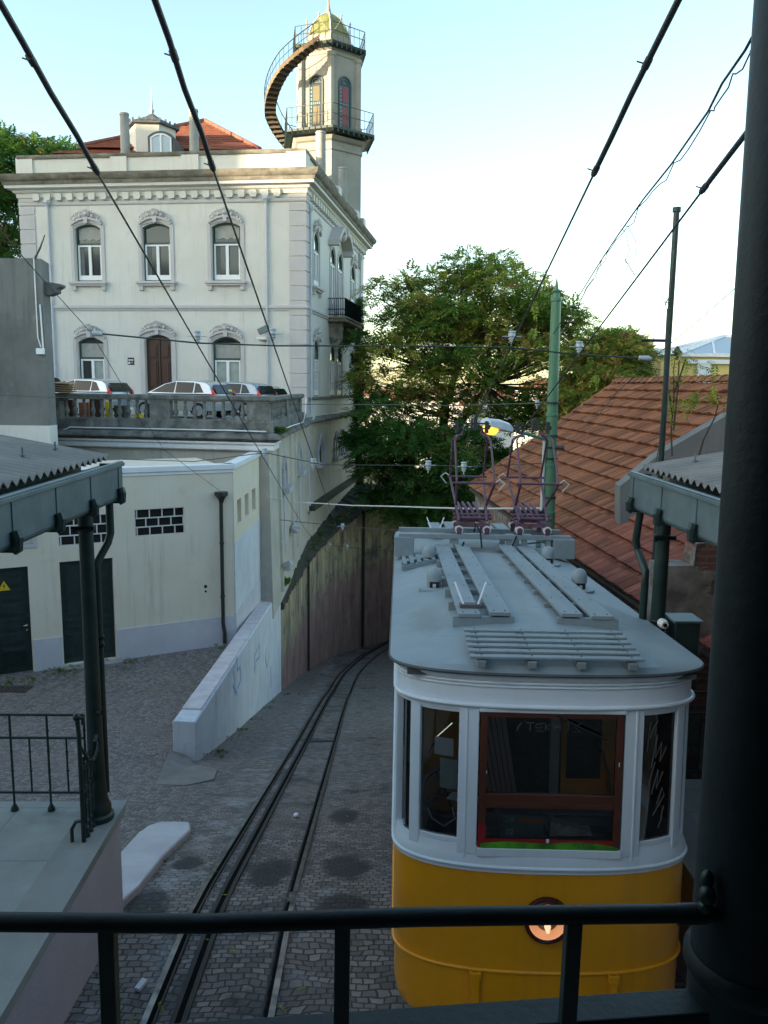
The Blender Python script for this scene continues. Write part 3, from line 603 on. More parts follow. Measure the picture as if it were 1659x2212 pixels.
tp = [(TB.x-6, TB.y+1.1), (TB.x, TB.y), (TA.x, TA.y), (HC.x, HC.y), (HF.x, HF.y)]
t = thing('terrace', 'raised car terrace on a peeling cream retaining wall with pointed niches', 'terrace', (-8, 30, -1.5))
b = MB(); b.add([(-26, 30.5, -1.33), (TB.x, TB.y+.1, -1.33), (TA.x-.1, TA.y+.1, -1.33), (HC.x-.05, HC.y, -1.33), (HF.x, HF.y, -1.33), (-8, 62, -1.33), (-26, 58, -1.33)], [tuple(range(7))]); b.build('floor', M['concrete'], t, fix=False)
b = MB(); run(b, tp, [(-.5, -1.9), (-.05, -1.9), (.10, -8.2), (-.5, -8.2)]); b.build('retaining_wall', M['niche_wall'], t)
led = MB(); run(led, tp, [(-.1, -1.62), (.10, -1.60), (.30, -1.66), (.40, -1.76), (.40, -1.82), (.28, -1.90), (.10, -1.92), (-.1, -1.92)]); led.build('stone_ledge', M['old_stone'], t, smooth=50)
b = MB(); run(b, tp[:3]+[(TA.x+.02, TA.y+1.2)], [(-.05, -1.92), (.26, -1.94), (.26, -2.0), (.18, -2.06), (.18, -2.2), (.14, -2.24), (-.05, -2.24)]); b.build('cornice_band', M['white_trim'], t, smooth=30)
# niches on the street side: pointed recesses with sills (local frame along the wall)
def side_frame(P0, P1):
    d = (P1-P0).normalized(); n = Vector((d.y, -d.x, 0)); return P0, d, n, (P1-P0).length
def on_wall(fr, s, z, out=0):
    P0, d, n, L_ = fr; batter = -.05+.15*(-1.9-z)/6.3; return P0+d*s+n*(batter+out)+Vector((0, 0, z))
def frame_at(px_, fr, z):
    lo, hi = 0, fr[3]
    for _ in range(40):
        m = (lo+hi)/2; p = on_wall(fr, m, z); X = (p.dot(_R)/p.dot(_F))*1745+829.5
        if X < px_: lo = m
        else: hi = m
    return m
frA = side_frame(TA, HC); frB = side_frame(HC, HF)
def arch_niche(fr, s, w, zt, zb):
    P = [(s-w/2, zb), (s-w/2, zt-.55*w), (s-w*.3, zt-.3*w), (s, zt), (s+w*.3, zt-.3*w), (s+w/2, zt-.55*w), (s+w/2, zb)]
    b = MB(); g = lambda a, z, o_: on_wall(fr, a, z, o_)
    b.add([g(a, z, .012) for a, z in P], [tuple(range(7))]); n_ = b.build('niche', M['niche_trim'], t, fix=False)
    b = MB(); b.rings([[g(a, z, .01), g(s+(a-s)*1.22, z+(.12 if z > zt-.6*w else 0), .01), g(s+(a-s)*1.22, z+(.12 if z > zt-.6*w else 0), .10), g(a, z, .10)] for a, z in P]); b.build('surround', M['niche_trim'], n_)
    b = MB(); q = [g(s-w*.75, zb, .0), g(s+w*.75, zb, .0), g(s+w*.75, zb, .3), g(s-w*.75, zb, .3)]; q2 = [p+Vector((0, 0, -.22)) for p in q]; b.rings([q2, q]); b.build('sill', M['niche_trim'], n_)
    if px_ < 650: b = MB(); b.rings([[g(s-w*.42, z, .0), g(s+w*.42, z, .0), g(s+w*.42, z, .03), g(s-w*.42, z, .03)] for z in (-6.6, zb-.2)]); b.build('panel', M['niche_trim'], n_)
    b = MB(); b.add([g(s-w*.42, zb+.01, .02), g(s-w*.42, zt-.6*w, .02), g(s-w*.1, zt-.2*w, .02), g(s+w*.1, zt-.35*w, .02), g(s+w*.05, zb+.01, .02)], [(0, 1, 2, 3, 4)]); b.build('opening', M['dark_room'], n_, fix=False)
for px_, zt, zb, w, fr in ((612, -2.85, -3.95, .9, frA), (645, -2.75, -3.9, 1.2, frA), (692, -2.75, -4.2, 1.5, frB), (726, -2.8, -4.2, 1.4, frB), (741, -2.8, -4.2, 1.4, frB)):
    arch_niche(fr, frame_at(px_, fr, zt), w, zt, zb)
# buttress pilasters and broken ledges below
for px_, z0, z1, fr in ((600, -2.1, -7.8, frA), (626, -2.1, -7.6, frA), (636, -2.1, -7.2, frA), (660, -2.1, -6.4, frA)):
    s = frame_at(px_, fr, -3); b = MB(); w = .2
    b.rings([[on_wall(fr, s-w, z, -.02), on_wall(fr, s+w, z, -.02), on_wall(fr, s+w*.7, z, .10), on_wall(fr, s-w*.7, z, .10)] for z in (z0, z1)]); b.build('pilaster', M['niche_wall'], t)
for px_, z, fr in ((608, -6.9, frA), (627, -5.9, frA)):
    s = frame_at(px_, fr, z); b = MB(); rr = random.Random(px_)
    for k in range(6):
        a = s+rr.uniform(-.35, .35); zz = z+rr.uniform(-.16, .14); p = on_wall(fr, a, zz, .1)
        b.beam(p, p+Vector((rr.uniform(.1, .35), rr.uniform(-.3, .3), rr.uniform(-.2, .2))), .18, .14)
    b.build('broken_sill', M['niche_trim'], t)
b = MB(); s0 = frame_at(668, frA, -4.3); s0 = frame_at(664, frA, -6.3); b.rings([[on_wall(frA, s0-.1, -6.4+q, .0), on_wall(frA, s0-.1, -6.4+q, .4), on_wall(frA, frA[3], -6.4+q, .4), on_wall(frA, frA[3], -6.4+q, 0)] for q in (0, .26)])
e1 = frame_at(765, frB, -3.2); b.rings([[on_wall(frB, 0, -6.4+q, .0), on_wall(frB, 0, -6.4+q, .4), on_wall(frB, e1, -6.3+q, .4), on_wall(frB, e1, -6.3+q, 0)] for q in (0, .26)]); b.build('mossy_string', M['moss'], t)
b = MB(); s0 = frame_at(677, frA, -2.5)
b.tube([on_wall(frA, s0, -1.55, .5), on_wall(frA, s0, -2.1, .1), on_wall(frA, s0+.1, -6.6, .12)], .06); b.build('rain_pipe', M['pipe_blue'], t, smooth=40)
# balustrade
t = thing('balustrade', 'weathered stone balustrade with turned balusters along the car terrace', 'balustrade', (TB.x, TB.y, -1.5))
bp = [Vector((TB.x, TB.y, 0)), Vector((TA.x, TA.y, 0)), TA.lerp(HC, .78)]
zc = -.36
b = MB(); run(b, [(p.x, p.y) for p in bp], [(-.16, zc-.2), (.14, zc-.2), (.2, zc-.14), (.2, zc-.03), (.12, zc), (-.16, zc), (-.24, zc-.06), (-.22, zc-.14)]); b.build('coping', M['old_stone'], t, smooth=35)
b = MB(); run(b, [(p.x, p.y) for p in bp], [(-.14, -1.5), (.16, -1.62), (.16, -1.25), (.10, -1.2), (-.12, -1.2)]); b.build('base_course', M['old_stone'], t)
def pier(p, d, w):
    b = MB(); a = p-d*w/2; c = p+d*w/2; n = Vector((d.y, -d.x, 0))
    b.rings([[a-n*.15, c-n*.15, c+n*.13, a+n*.13], [q+Vector((0, 0, .86)) for q in (a-n*.15, c-n*.15, c+n*.13, a+n*.13)]]); 
    for i in range(len(b.v)): b.v[i] = (b.v[i][0], b.v[i][1], b.v[i][2]-1.3)
    return b.build('pier', M['old_stone'], t, bevel=.02)
d1_ = (bp[1]-bp[0]).normalized(); L1 = (bp[1]-bp[0]).length
d2_ = (bp[2]-bp[1]).normalized(); L2 = (bp[2]-bp[1]).length
bal = MB(); bal.lathe([(.085, 0), (.085, .05), (.05, .07), (.04, .1), (.085, .2), (.095, .27), (.06, .36), (.045, .42), (.065, .45), (.045, .48), (.06, .6), (.05, .64), (.075, .66), (.075, .72)], (0, 0, 0), 10)
bo = None
def balusters(p0, d, s0, s1, n):
    global bo
    for k in range(n):
        p = p0+d*(s0+(s1-s0)*(k+.5)/n); q = (p.x, p.y, -1.22)
        if bo is None:
            bo = bal.build('baluster', M['old_stone'], t, local=True, smooth=50); o = bo
        else:
            o = bo.copy(); C.objects.link(o)
        o.location = WM(t).inverted()@Vector(q)
def px_s(px_):  # distance along the front balustrade for a picture column
    lo, hi = -2, L1+1
    for _ in range(40):
        m = (lo+hi)/2; p = bp[0]+d1_*m+Vector((0, 0, -.9)); X = (p.dot(_R)/p.dot(_F))*1745+829.5
        lo, hi = (m, hi) if X < px_ else (lo, m)
    return m
for a, c in ((100, 135), (326, 370), (535, 583)):
    sa, sc = px_s(a), px_s(c); pier(bp[0]+d1_*(sa+sc)/2, d1_, sc-sa)
balusters(bp[0], d1_, px_s(135), px_s(326), 10); balusters(bp[0], d1_, px_s(370), px_s(535), 8)
for s in (L2*.42, L2*.92): pier(bp[1]+d2_*s, d2_, .7)
balusters(bp[1], d2_, .3, L2*.42-.35, 12); balusters(bp[1], d2_, L2*.42+.35, L2*.92-.35, 14)
# conduit running on the ledge
t = thing('conduit', 'thin white conduit lying along the terrace ledge', 'cable', (TB.x, TB.y, -1.55))
P = [at(103, 935, 29.2), at(110, 942, 29.1)]+[bp[0]+d1_*s+Vector((d1_.y*.2, -d1_.x*.2-.0, -1.56+.012*math.sin(s*3))) for s in (1, 3, 5, 7, 8.2)]+[at(600, 933, 28.2), at(630, 920, 31), at(655, 912, 36), at(660, 890, 40), at(661, 862, 40.6), at(652, 855, 40.5), at(620, 853, 34)]
b = MB(); b.tube(P, .028, 6); b.build('cable', M['frame_white'], t, smooth=60)
# ---------------------------------------------------------------- street retaining wall
t = thing('street_wall', 'tall streaked brown and pink retaining wall curving down beside the tracks', 'retaining wall', (-3.4, 31, -12))
SW = [(-3.345, 30.6), (-3.3, 32.3), (-3.2, 34), (-2.95, 38), (-2.6, 41.8), (-1.7, 45.6), (-.35, 48.9), (1.6, 51.6), (4.5, 53.6), (9, 55)]
SWZ = [-8.5, -8.4, -8.35, -8.35, -8.35, -7.9, -7.5, -7.4, -7.3, -7.2]
b = MB(); rg = []
def offp(i, w):
    a = Vector(SW[max(i-1, 0)]); c = Vector(SW[min(i+1, len(SW)-1)]); d = (c-a).normalized(); return Vector(SW[i])+Vector((-d.y, d.x))*w
for i in range(len(SW)):
    x, y = SW[i]; o_ = offp(i, .5); rg.append([(x, y, TZ(y)-1.5), (x-.02, y, SWZ[i]), (o_.x, o_.y, SWZ[i]+.1), (o_.x, o_.y, TZ(y)-1.5)])
b.rings(rg); b.build('wall', M['street_wall'], t)
b = MB(); rg = []; rr = random.Random(12); Z2 = [-8.05, -7.95, -7.9, -7.9, -7.9, -7.5, -7.1, -6.9, -6.8, -6.8]
for j in range(0, 91):
    f_ = j/10; i = min(8, int(f_)); f_ -= i; x = SW[i][0]*(1-f_)+SW[i+1][0]*f_; y = SW[i][1]*(1-f_)+SW[i+1][1]*f_; zt = SWZ[i]*(1-f_)+SWZ[i+1]*f_; z2 = Z2[i]*(1-f_)+Z2[i+1]*f_
    xn = TA.x+(HC.x-TA.x)*(y-TA.y)/(HC.y-TA.y) if y < HC.y else HC.x+(HF.x-HC.x)*(y-HC.y)/(HF.y-HC.y)
    w1 = offp(i, 1)-Vector(SW[i]); w2 = offp(i+1, 1)-Vector(SW[i+1]); o1 = Vector((x, y))-(w1*(1-f_)+w2*f_)*(.07+rr.uniform(0, .09)); o3 = Vector((min(xn, x-.05)+.02, y+max(0, .6*(i+f_-4)))); o2 = o1*.6+o3*.4; o2b = o1*.3+o3*.7
    n1 = rr.uniform(-.07, .07); n2 = rr.uniform(-.09, .09)
    rg.append([(o1.x, o1.y, zt-.10-rr.uniform(0, .10)), (o1.x, o1.y, zt+.05+rr.uniform(-.03, .04)), (o2.x, o2.y, zt*.7+z2*.3+n1), (o2b.x, o2b.y, zt*.35+z2*.65+n2), (o3.x, o3.y, z2+rr.uniform(-.05, .1)), (o3.x-.6, o3.y, z2-.1), (o3.x-.6, o3.y, zt-.3)])
b.rings(rg); b.build('mossy_capping', M['moss'], t)
for i, z1 in ((3, -16), (6, -18)):
    x, y = SW[i]; o_ = offp(i, -.12); b = MB(); b.tube([(o_.x, o_.y, SWZ[i]+.1), (o_.x, o_.y, -10.2), (o_.x, o_.y, TZ(y))], .09 if i == 6 else .06); b.build('drain_pipe', M['black_iron'], t, smooth=40)
# ---------------------------------------------------------------- villa
ca, sa_ = math.cos(HA), math.sin(HA)
MH = Matrix(((ca, sa_, 0, HC.x), (-sa_, ca, 0, HC.y), (0, 0, 1, 0), (0, 0, 0, 1)))
MSd = MH@Matrix(((0, -1, 0, 0), (1, 0, 0, 0), (0, 0, 1, 0), (0, 0, 0, 1)))       # local X runs back along the side, local Y into the wall
house = thing('villa', 'pale two storey villa with carved window heads, dark cornice and roof parapet', 'villa', tuple(HC)+())
fw = [(-12.09, -10.69), (-8.46, -7.0), (-4.82, -3.33)]
fops = [(a, c, 5.2, 8.02, .22) for a, c in fw]+[(-12.2, -10.76, -1.0, 2.36, .26), (-8.5, -7.08, -1.3, 2.5, .26), (-4.89, -3.4, -1.0, 2.42, .26)]
b = MB(MH); wall_open(b, -15, 0, -1.6, 10, fops, .3)
b.build('front_wall', M['plaster'], house)
sops = [(1.75, 3.05, 5.16, 7.9, .65), (6.1, 7.55, 3.95, 7.85, .72), (8.4, 9.9, 3.95, 7.85, .72), (12.85, 14.4, 5.4, 7.85, .7),
        (1.73, 3.0, -.55, 2.4, .6), (6.1, 7.55, -.55, 2.35, .7), (8.2, 9.7, -.55, 2.35, .7), (12.85, 14.4, -.55, 2.35, .7)]
b = MB(MSd); wall_open(b, 0, 18.2, -1.6, 10, sops, .12); b.build('side_wall', M['plaster'], house)
b = MB(MH); b.quad((-15, 0, -1.6), (-15, 18.2, -1.6), (-15, 18.2, 10), (-15, 0, 10)); b.quad((-15, 18.2, -1.6), (0, 18.2, -1.6), (0, 18.2, 10), (-15, 18.2, 10)); b.quad((-15, 0, 10), (0, 0, 10), (0, 18.2, 10), (-15, 18.2, 10)); b.build('rear_wall', M['plaster'], house)
pth = lambda L_: [tuple(hl(*p).xy) for p in L_]
full = pth([(-15, 8), (-15, 0), (0, 0), (0, 18.2), (-6, 18.2)])
b = MB(); run(b, full, [(-.1, 9.32), (.10, 9.32), (.12, 9.50), (.22, 9.56), (.26, 9.66), (.5, 9.72), (.52, 9.86), (-.1, 9.88)]); b.build('bed_moulding', M['plaster'], house, smooth=30)
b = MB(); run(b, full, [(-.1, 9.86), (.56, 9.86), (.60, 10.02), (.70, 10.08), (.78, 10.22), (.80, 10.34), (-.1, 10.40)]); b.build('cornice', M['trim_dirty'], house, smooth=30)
b = MB(); run(b, full, [(-.35, 10.36), (-.06, 10.36), (-.06, 11.24), (-.35, 11.24)]); b.build('parapet', M['plaster'], house)
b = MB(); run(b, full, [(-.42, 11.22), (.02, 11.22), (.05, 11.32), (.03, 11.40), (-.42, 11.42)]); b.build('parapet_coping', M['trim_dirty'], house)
b = MB(MH); b.box(-15.1, -14.2, -.02, .3, 10.36, 11.28); b.box(-10.0, -9.15, -.03, .3, 10.4, 11.24); b.box(-6.3, -5.4, -.03, .3, 10.4, 11.24); b.box(-.95, .02, -.04, .9, 10.36, 11.27)
for y in (8.2, 14.8, 17.4): b.box(-.5, .1, y, y+.9, 10.36, 11.6)
each(b, 'parapet_pier', M['plaster'], house)
# modillions
b = MB(MH)
for k in range(22):
    x = -14.0+k*.6; b.prism([(x-.17, 9.5), (x-.17, 9.33), (x-.19, 9.32), (x-.13, 9.16), (x+.13, 9.16), (x+.19, 9.32), (x+.17, 9.33), (x+.17, 9.5)], -.2, .02)
for k in range(29):
    y = 1.1+k*.6; b.box(-.02, .2, y-.15, y+.15, 9.18, 9.5)
each(b, 'modillion', M['plaster'], house)
b = MB(); run(b, pth([(-15, 3), (-15, 0), (0, 0), (0, 18.2)]), [(-.05, 8.93), (.04, 8.93), (.07, 8.98), (.07, 9.06), (.04, 9.11), (-.05, 9.11)]); b.build('frieze_line', M['plaster_grey'], house)
b = MB(); run(b, pth([(-15, 3), (-15, 0), (0, 0), (0, 5.5)]), [(-.05, 3.72), (.05, 3.72), (.07, 3.8), (.12, 3.84), (.12, 3.95), (.05, 4.0), (-.05, 4.0)]); run(b, pth([(0, 11), (0, 18.2)]), [(-.05, 3.72), (.05, 3.72), (.12, 3.84), (.12, 3.95), (-.05, 4.0)]); b.build('string_course', M['plaster_grey'], house)
b = MB(); run(b, pth([(0, .3), (0, 18.2)]), [(-.05, -.72), (.12, -.72), (.16, -.66), (.12, -.58), (-.05, -.56)]); b.build('plinth_moulding', M['old_stone'], house)
for nm, x0, x1, y1 in (('quoins', -.82, .05, .82), ('quoins', -15.04, -14.2, .7)):
    b = MB(MH); z = -1.5
    while z < 8.9:
        h = min(.685, 8.9-z); b.box(x0, x1, -.05, y1, z, z+h-.028); z += .715
    b.box(x0, x1, -.05, y1, 9.12, 9.32)
    b.build(nm, M['plaster_grey'], house)
def ornament(mb, cx, zt, w, full=True):
    a = arch_pts(cx-w/2, cx+w/2, zt+.18, .3, 12)
    strip(mb, a, .10, -.16, 0)
    a2 = arch_pts(cx-w/2+.1, cx+w/2-.1, zt+.34, .34, 10)
    for i, p in enumerate(a2):
        r = .075+.035*math.sin(i*2.1); mb.sphere((p[0], -.1, p[1]), r, 7, 5)
    for s in (-1, 1):
        for k in range(5):
            t_ = k/4; x = cx+s*(.16+t_*.52); z = zt+.42-.26*t_*t_
            mb.tube([(x, -.12, z), (x+s*.07, -.18, z+.09), (x+s*.12, -.12, z-.02)], .028, 5)
    for k in range(7):
        an = math.pi*(k/6); mb.tube([(cx, -.14, zt+.32), (cx+.22*math.cos(an), -.17, zt+.36+.24*math.sin(an))], [.03, .05], 5)
    mb.sphere((cx, -.16, zt+.34), .11, 8, 6)
    mb.prism([(cx-.13, zt+.28), (cx+.13, zt+.28), (cx+.08, zt-.08), (cx-.08, zt-.08)], -.18, .0)
def window(x0, x1, z0, z1, rise, Mx, glass, sash='frame_white', transom=None, blind=False, deep=.2, sur=True, sill=True, orn=True, narrow=False, bars=False):
    b = MB(Mx); arc = arch_pts(x0, x1, z1, rise); b.prism([(x0, z0), (x1, z0)]+[(p[0], p[1]) for p in arc[::-1]], deep+.06, deep+.08)
    w = b.build('window', M[glass], house, fix=True)
    zt = transom if transom is not None else z1-.32*(z1-z0)+.1
    b = MB(Mx); strip(b, [(x0+.03, z0), (x0+.03, z1-rise)]+[(p[0]+(.03 if p[0] < (x0+x1)/2 else -.03), p[1]-.03) for p in arc[1:-1]]+[(x1-.03, z1-rise), (x1-.03, z0)], .11, deep-.02, deep+.06)
    b.box(x0, x1, deep-.02, deep+.06, zt-.05, zt+.05); b.box(x0, x1, deep-.02, deep+.06, z0, z0+.06); b.build('frame', M['frame_green'], w)
    c = (x0+x1)/2; b = MB(Mx)
    for a, e in ((x0+.07, c), (c, x1-.07)):
        b.box(a, a+.075, deep-.03, deep+.05, z0+.06, zt-.05); b.box(e-.075, e, deep-.03, deep+.05, z0+.06, zt-.05); b.box(a+.075, e-.075, deep-.025, deep+.05, zt-.13, zt-.05); b.box(a+.075, e-.075, deep-.025, deep+.05, z0+.06, z0+.3)
        if bars:
            for k in (1, 2): z = z0+.3+(zt-z0-.4)*k/3; b.box(a+.075, e-.075, deep-.02, deep+.05, z-.02, z+.02)
    b.build('sash', M[sash], w)
    if blind:
        b = MB(Mx); zz = zt+.1; P = [(x0+.12+i*(x1-x0-.24)/10, zz+.12+.05*math.cos(i*1.9)) for i in range(11)]; b.prism(P+[(x1-.12, z1-rise*.7), (c, z1-.12), (x0+.12, z1-rise*.7)], deep+.03, deep+.05); b.build('blind', M['blind'], w)
    if sur:
        b = MB(Mx); e = arch_pts(x0-.13, x1+.13, z1+.13, rise+.02)
        strip(b, [(x0-.13, z0-.02)]+[(x0-.13, z1-rise+.1)]+e[1:-1]+[(x1+.13, z1-rise+.1), (x1+.13, z0-.02)], .17, -.05, .02); b.build('surround', M['plaster_grey'], w)
    if orn:
        b = MB(Mx); ornament(b, c, z1+.08, (x1-x0)+.25); b.build('carved_head', M['plaster_grey'], w, smooth=60)
    if sill:
        b = MB(Mx); b.box(x0-.32, x1+.32, -.26, .02, z0-.16, z0-.04); b.box(x0-.24, x1+.24, -.18, .02, z0-.26, z0-.16)
        for q in (x0-.1, x1+.1): b.box(q-.11, q+.11, -.14, .02, z0-.48, z0-.26)
        b.build('sill', M['plaster_grey'], w, bevel=.012)
    return w
for i, (a, c) in enumerate(fw):
    w = window(a, c, 5.2, 8.02, .22, MH, 'glass_far', transom=7.05, blind=i != 1)
    b = MB(MH); cx = (a+c)/2; b.box(a+.14, a+.36, .245, .255, 5.5, 6.95); b.build('curtain', M['grey_wall'], w)
for (x0, x1, z0, z1, r) in (fops[3], fops[5]):
    w = window(x0, x1, z0, z1, r, MH, 'glass_far', transom=1.3, sill=False)
    b = MB(MH); b.box(x0+.08, x1-.08, .24, .25, 1.36, z1-.3); b.build('blind', M['blind'], w)
    b = MB(MH); b.box((x0+x1)/2+.05 if x0 < -8 else x0+.1, x1-.1, .25, .256, z0+.3, 1.2); b.build('curtain', mat('pale_curtain', (.36, .40, .38), .8, var=(.25, .29, .28), scale=2), w)
x0, x1, z0, z1, r = fops[4]; b = MB(MH); arc = arch_pts(x0, x1, z1, r)
b.prism([(x0, z0), (x1, z0)]+arc[::-1], .2, .28); d = b.build('door', M['door_brown'], house)
b = MB(MH); c = (x0+x1)/2
for a, e in ((x0+.1, c-.05), (c+.05, x1-.1)):
    for za, zb in ((z0+.2, z0+1.0), (z0+1.15, z0+2.5), (z0+2.65, z1-.45)): b.box(a+.05, e-.05, .16, .2, za, zb); b.box(a+.13, e-.13, .13, .16, za+.08, zb-.08)
b.box(c-.04, c+.04, .14, .2, z0, z1-.1); b.build('panelling', M['door_brown'], d, bevel=.01)
b = MB(MH); e = arch_pts(x0-.13, x1+.13, z1+.13, r+.02); strip(b, [(x0-.13, z0), (x0-.13, z1-r+.1)]+e[1:-1]+[(x1+.13, z1-r+.1), (x1+.13, z0)], .24, -.06, .02); b.build('surround', M['plaster_grey'], d)
b = MB(MH); ornament(b, c, z1+.1, 1.95); b.build('carved_head', M['plaster_grey'], d, smooth=60)
for i, (x0, x1, z0, z1, r) in enumerate(sops):
    window(x0, x1, z0, z1, r, MSd, 'glass_side', orn=i in (0, 3, 4), sill=i in (0, 3), deep=.03, bars=i > 3, transom=(6.95 if i in (0, 1, 2, 3) else 1.45))
# side balcony with iron rail and its broken pediment
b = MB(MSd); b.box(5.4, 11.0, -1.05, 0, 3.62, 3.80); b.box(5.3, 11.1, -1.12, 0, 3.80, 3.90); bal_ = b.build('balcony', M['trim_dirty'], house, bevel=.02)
b = MB(MSd)
for y in (6.0, 10.3):
    b.prism([(y-.2, 3.62), (y+.2, 3.62), (y+.2, 3.3), (y+.14, 2.7), (y-.14, 2.7), (y-.2, 3.3)], -.75, 0); b.sphere((y, -.55, 3.25), .28, 8, 6); b.sphere((y, -.25, 2.7), .24, 8, 6)
each(b, 'bracket', M['trim_dirty'], bal_, smooth=50)
b = MB(MSd)
for z in (4.02, 4.9, 4.3): b.beam((5.45, -1.0, z), (10.95, -1.0, z), .04, .04); b.beam((5.45, -1.0, z), (5.45, 0, z), .04, .04); b.beam((10.95, -1.0, z), (10.95, 0, z), .04, .04)
for k in range(61): y = 5.45+k*5.5/60; b.beam((y, -1.0, 3.9), (y, -1.0, 4.92), .06, .06)
for k in range(1, 8): b.beam((5.45, -k/8, 3.9), (5.45, -k/8, 4.92), .026, .026); b.beam((10.95, -k/8, 3.9), (10.95, -k/8, 4.92), .026, .026)
b.build('iron_rail', M['rail_iron'], bal_)
b = MB(MSd)
for s in (-1, 1):
    P = [(8-s*2.2, 8.05), (8-s*2.0, 8.3), (8-s*1.5, 8.65), (8-s*.9, 8.95), (8-s*.5, 9.0)]
    strip(b, P, .26, -.65, 0); b.tube([(8-s*.5, -.65, 8.9), (8-s*.5, 0, 8.9)], .2, 10); b.box(min(8-s*2.35, 8-s*1.9), max(8-s*2.35, 8-s*1.9), -.6, 0, 7.85, 8.15)
b.sphere((8, -.3, 8.7), .34, 9, 7); b.build('broken_pediment', M['plaster_grey'], house, smooth=50)
# rain pipes
for x in (-13.44, -1.96):
    b = MB(MH); b.cyl((x, -.1, -1.4), (x, -.1, 8.9), .06); b.lathe([(.07, 0), (.12, .12), (.2, .2), (.2, .32), (.15, .34)], (x, -.12, 8.85), 6)
    for z in (3.2, 5.9, 1): b.cyl((x, -.1, z), (x, -.1, z+.06), .085)
    p_ = b.build('rain_pipe', M['pipe_blue'], house, smooth=40)
    b = MB(MH); b.cyl((x, -.03, 9.28), (x, -.008, 9.28), .09); b.build('outlet', M['black'], p_)
for y in (.69, 16.2):
    b = MB(MSd); b.cyl((y, -.1, -1.4), (y, -.1, 8.6), .06); b.lathe([(.07, 0), (.12, .12), (.18, .2), (.18, .32)], (y, -.1, 8.55), 6); b.build('rain_pipe', M['pipe_blue'], house, smooth=40)
# lamp and small sign beside the door
t_ = thing('floodlight', 'small grey floodlight on an arm fixed to the villa front', 'floodlight', tuple(hl(-2, -.2, 2.9)))
b = MB(MH); b.tube([(-1.96, -.12, 2.7), (-2.0, -.5, 2.6), (-2.05, -.6, 2.75)], .03); b.build('arm', M['insul'], t_)
b = MB(MH); b.beam((-2.25, -.62, 2.62), (-1.75, -.62, 2.85), .3, .28); b.build('lamp_head', M['zinc'], t_)
b = MB(MH); b.box(-2.45, -1.95, -.35, -.05, 2.28, 2.4); b.build('bracket', M['frame_white'], t_)
t_ = thing('wall_sign', 'small black and white notice on the wall left of the brown door', 'sign', tuple(hl(-9.3, -.05, 1.3)))
b = MB(MH); b.box(-9.45, -9.12, -.03, 0, .98, 1.34); b.build('board', M['black'], t_)
b = MB(MH)
for k in range(3): b.box(-9.42, -9.15, -.036, -.03, 1.24-k*.035, 1.26-k*.035)
b.box(-9.42, -9.32, -.036, -.03, 1.02, 1.12); b.tube([(-9.28, -.036, 1.03), (-9.25, -.036, 1.1), (-9.2, -.036, 1.1), (-9.17, -.036, 1.03)], .01, 4); b.build('print', M['paper'], t_)
# chimneys, roof, dormer
for i, (x, z0, z1, y) in enumerate(((-9.33, 11.2, 13.36, .3), (-5.72, 11.2, 13.42, .3))):
    b = MB(MH); b.lathe([(.24, z0), (.22, z1-.12), (.24, z1-.1), (.23, z1)], (x, y, 0), 16); b.build('chimney', M['concrete'], house, smooth=40)
for p0, z1 in ((at(693, 300, 49), 14.35), (at(740, 362, 52), 13.2)):
    b = MB(); b.lathe([(.30, 9), (.28, z1-p0.z*0-.12), (.31, z1-.1), (.29, z1)], (p0.x, p0.y, 0), 16); b.build('chimney', M['concrete'], house, smooth=40)
def tiled(mb, a, b_, c_, n):  # triangle roof face with stepped courses
    A, B, Cc = map(Vector, (a, b_, c_))
    nr = (B-A).cross(Cc-A).normalized(); nr = nr if nr.z > 0 else -nr
    for k in range(n):
        t0, t1 = k/n, (k+1)/n; p, q = A.lerp(Cc, t0), B.lerp(Cc, t0); r, s = B.lerp(Cc, t1), A.lerp(Cc, t1)
        mb.add([p+nr*.07, q+nr*.07, r, s, p, q], [(0, 1, 2, 3), (4, 5, 1, 0)])
apx = at(442, 262, 50.5); bx0, bx1, by0, by1, bz = apx.x-5.6, apx.x+3.9, apx.y-5.2, apx.y+6, 12.3
b = MB(); q = [(bx0, by0, bz), (bx1, by0, bz), (bx1, by1, bz), (bx0, by1, bz)]
for i in range(4): tiled(b, q[i], q[(i+1) % 4], apx, 16)
roof = b.build('roof', M['roof_red'], house, fix=False)
b = MB()
for k in range(4): b.tube([Vector(q[k])+Vector((0, 0, .05)), apx+Vector((0, 0, .05))], .13, 6)
b.build('ridge_tiles', M['roof_red'], roof)
b = MB(); q = [at(226, 329, 46), at(415, 329, 46)]; bz = 11.5; p0 = at(345, 285, 48.5)
for A_, B_ in (((p0.x-4.2, 43.5, bz), (p0.x+3, 43.5, bz)), ((p0.x+3, 43.5, bz), (p0.x+3, 54, bz)), ((p0.x-4.2, 54, bz), (p0.x-4.2, 43.5, bz))): tiled(b, A_, B_, (p0.x-.4, 49.5, 13.5), 12)
b.build('roof', M['roof_red'], house, fix=False)
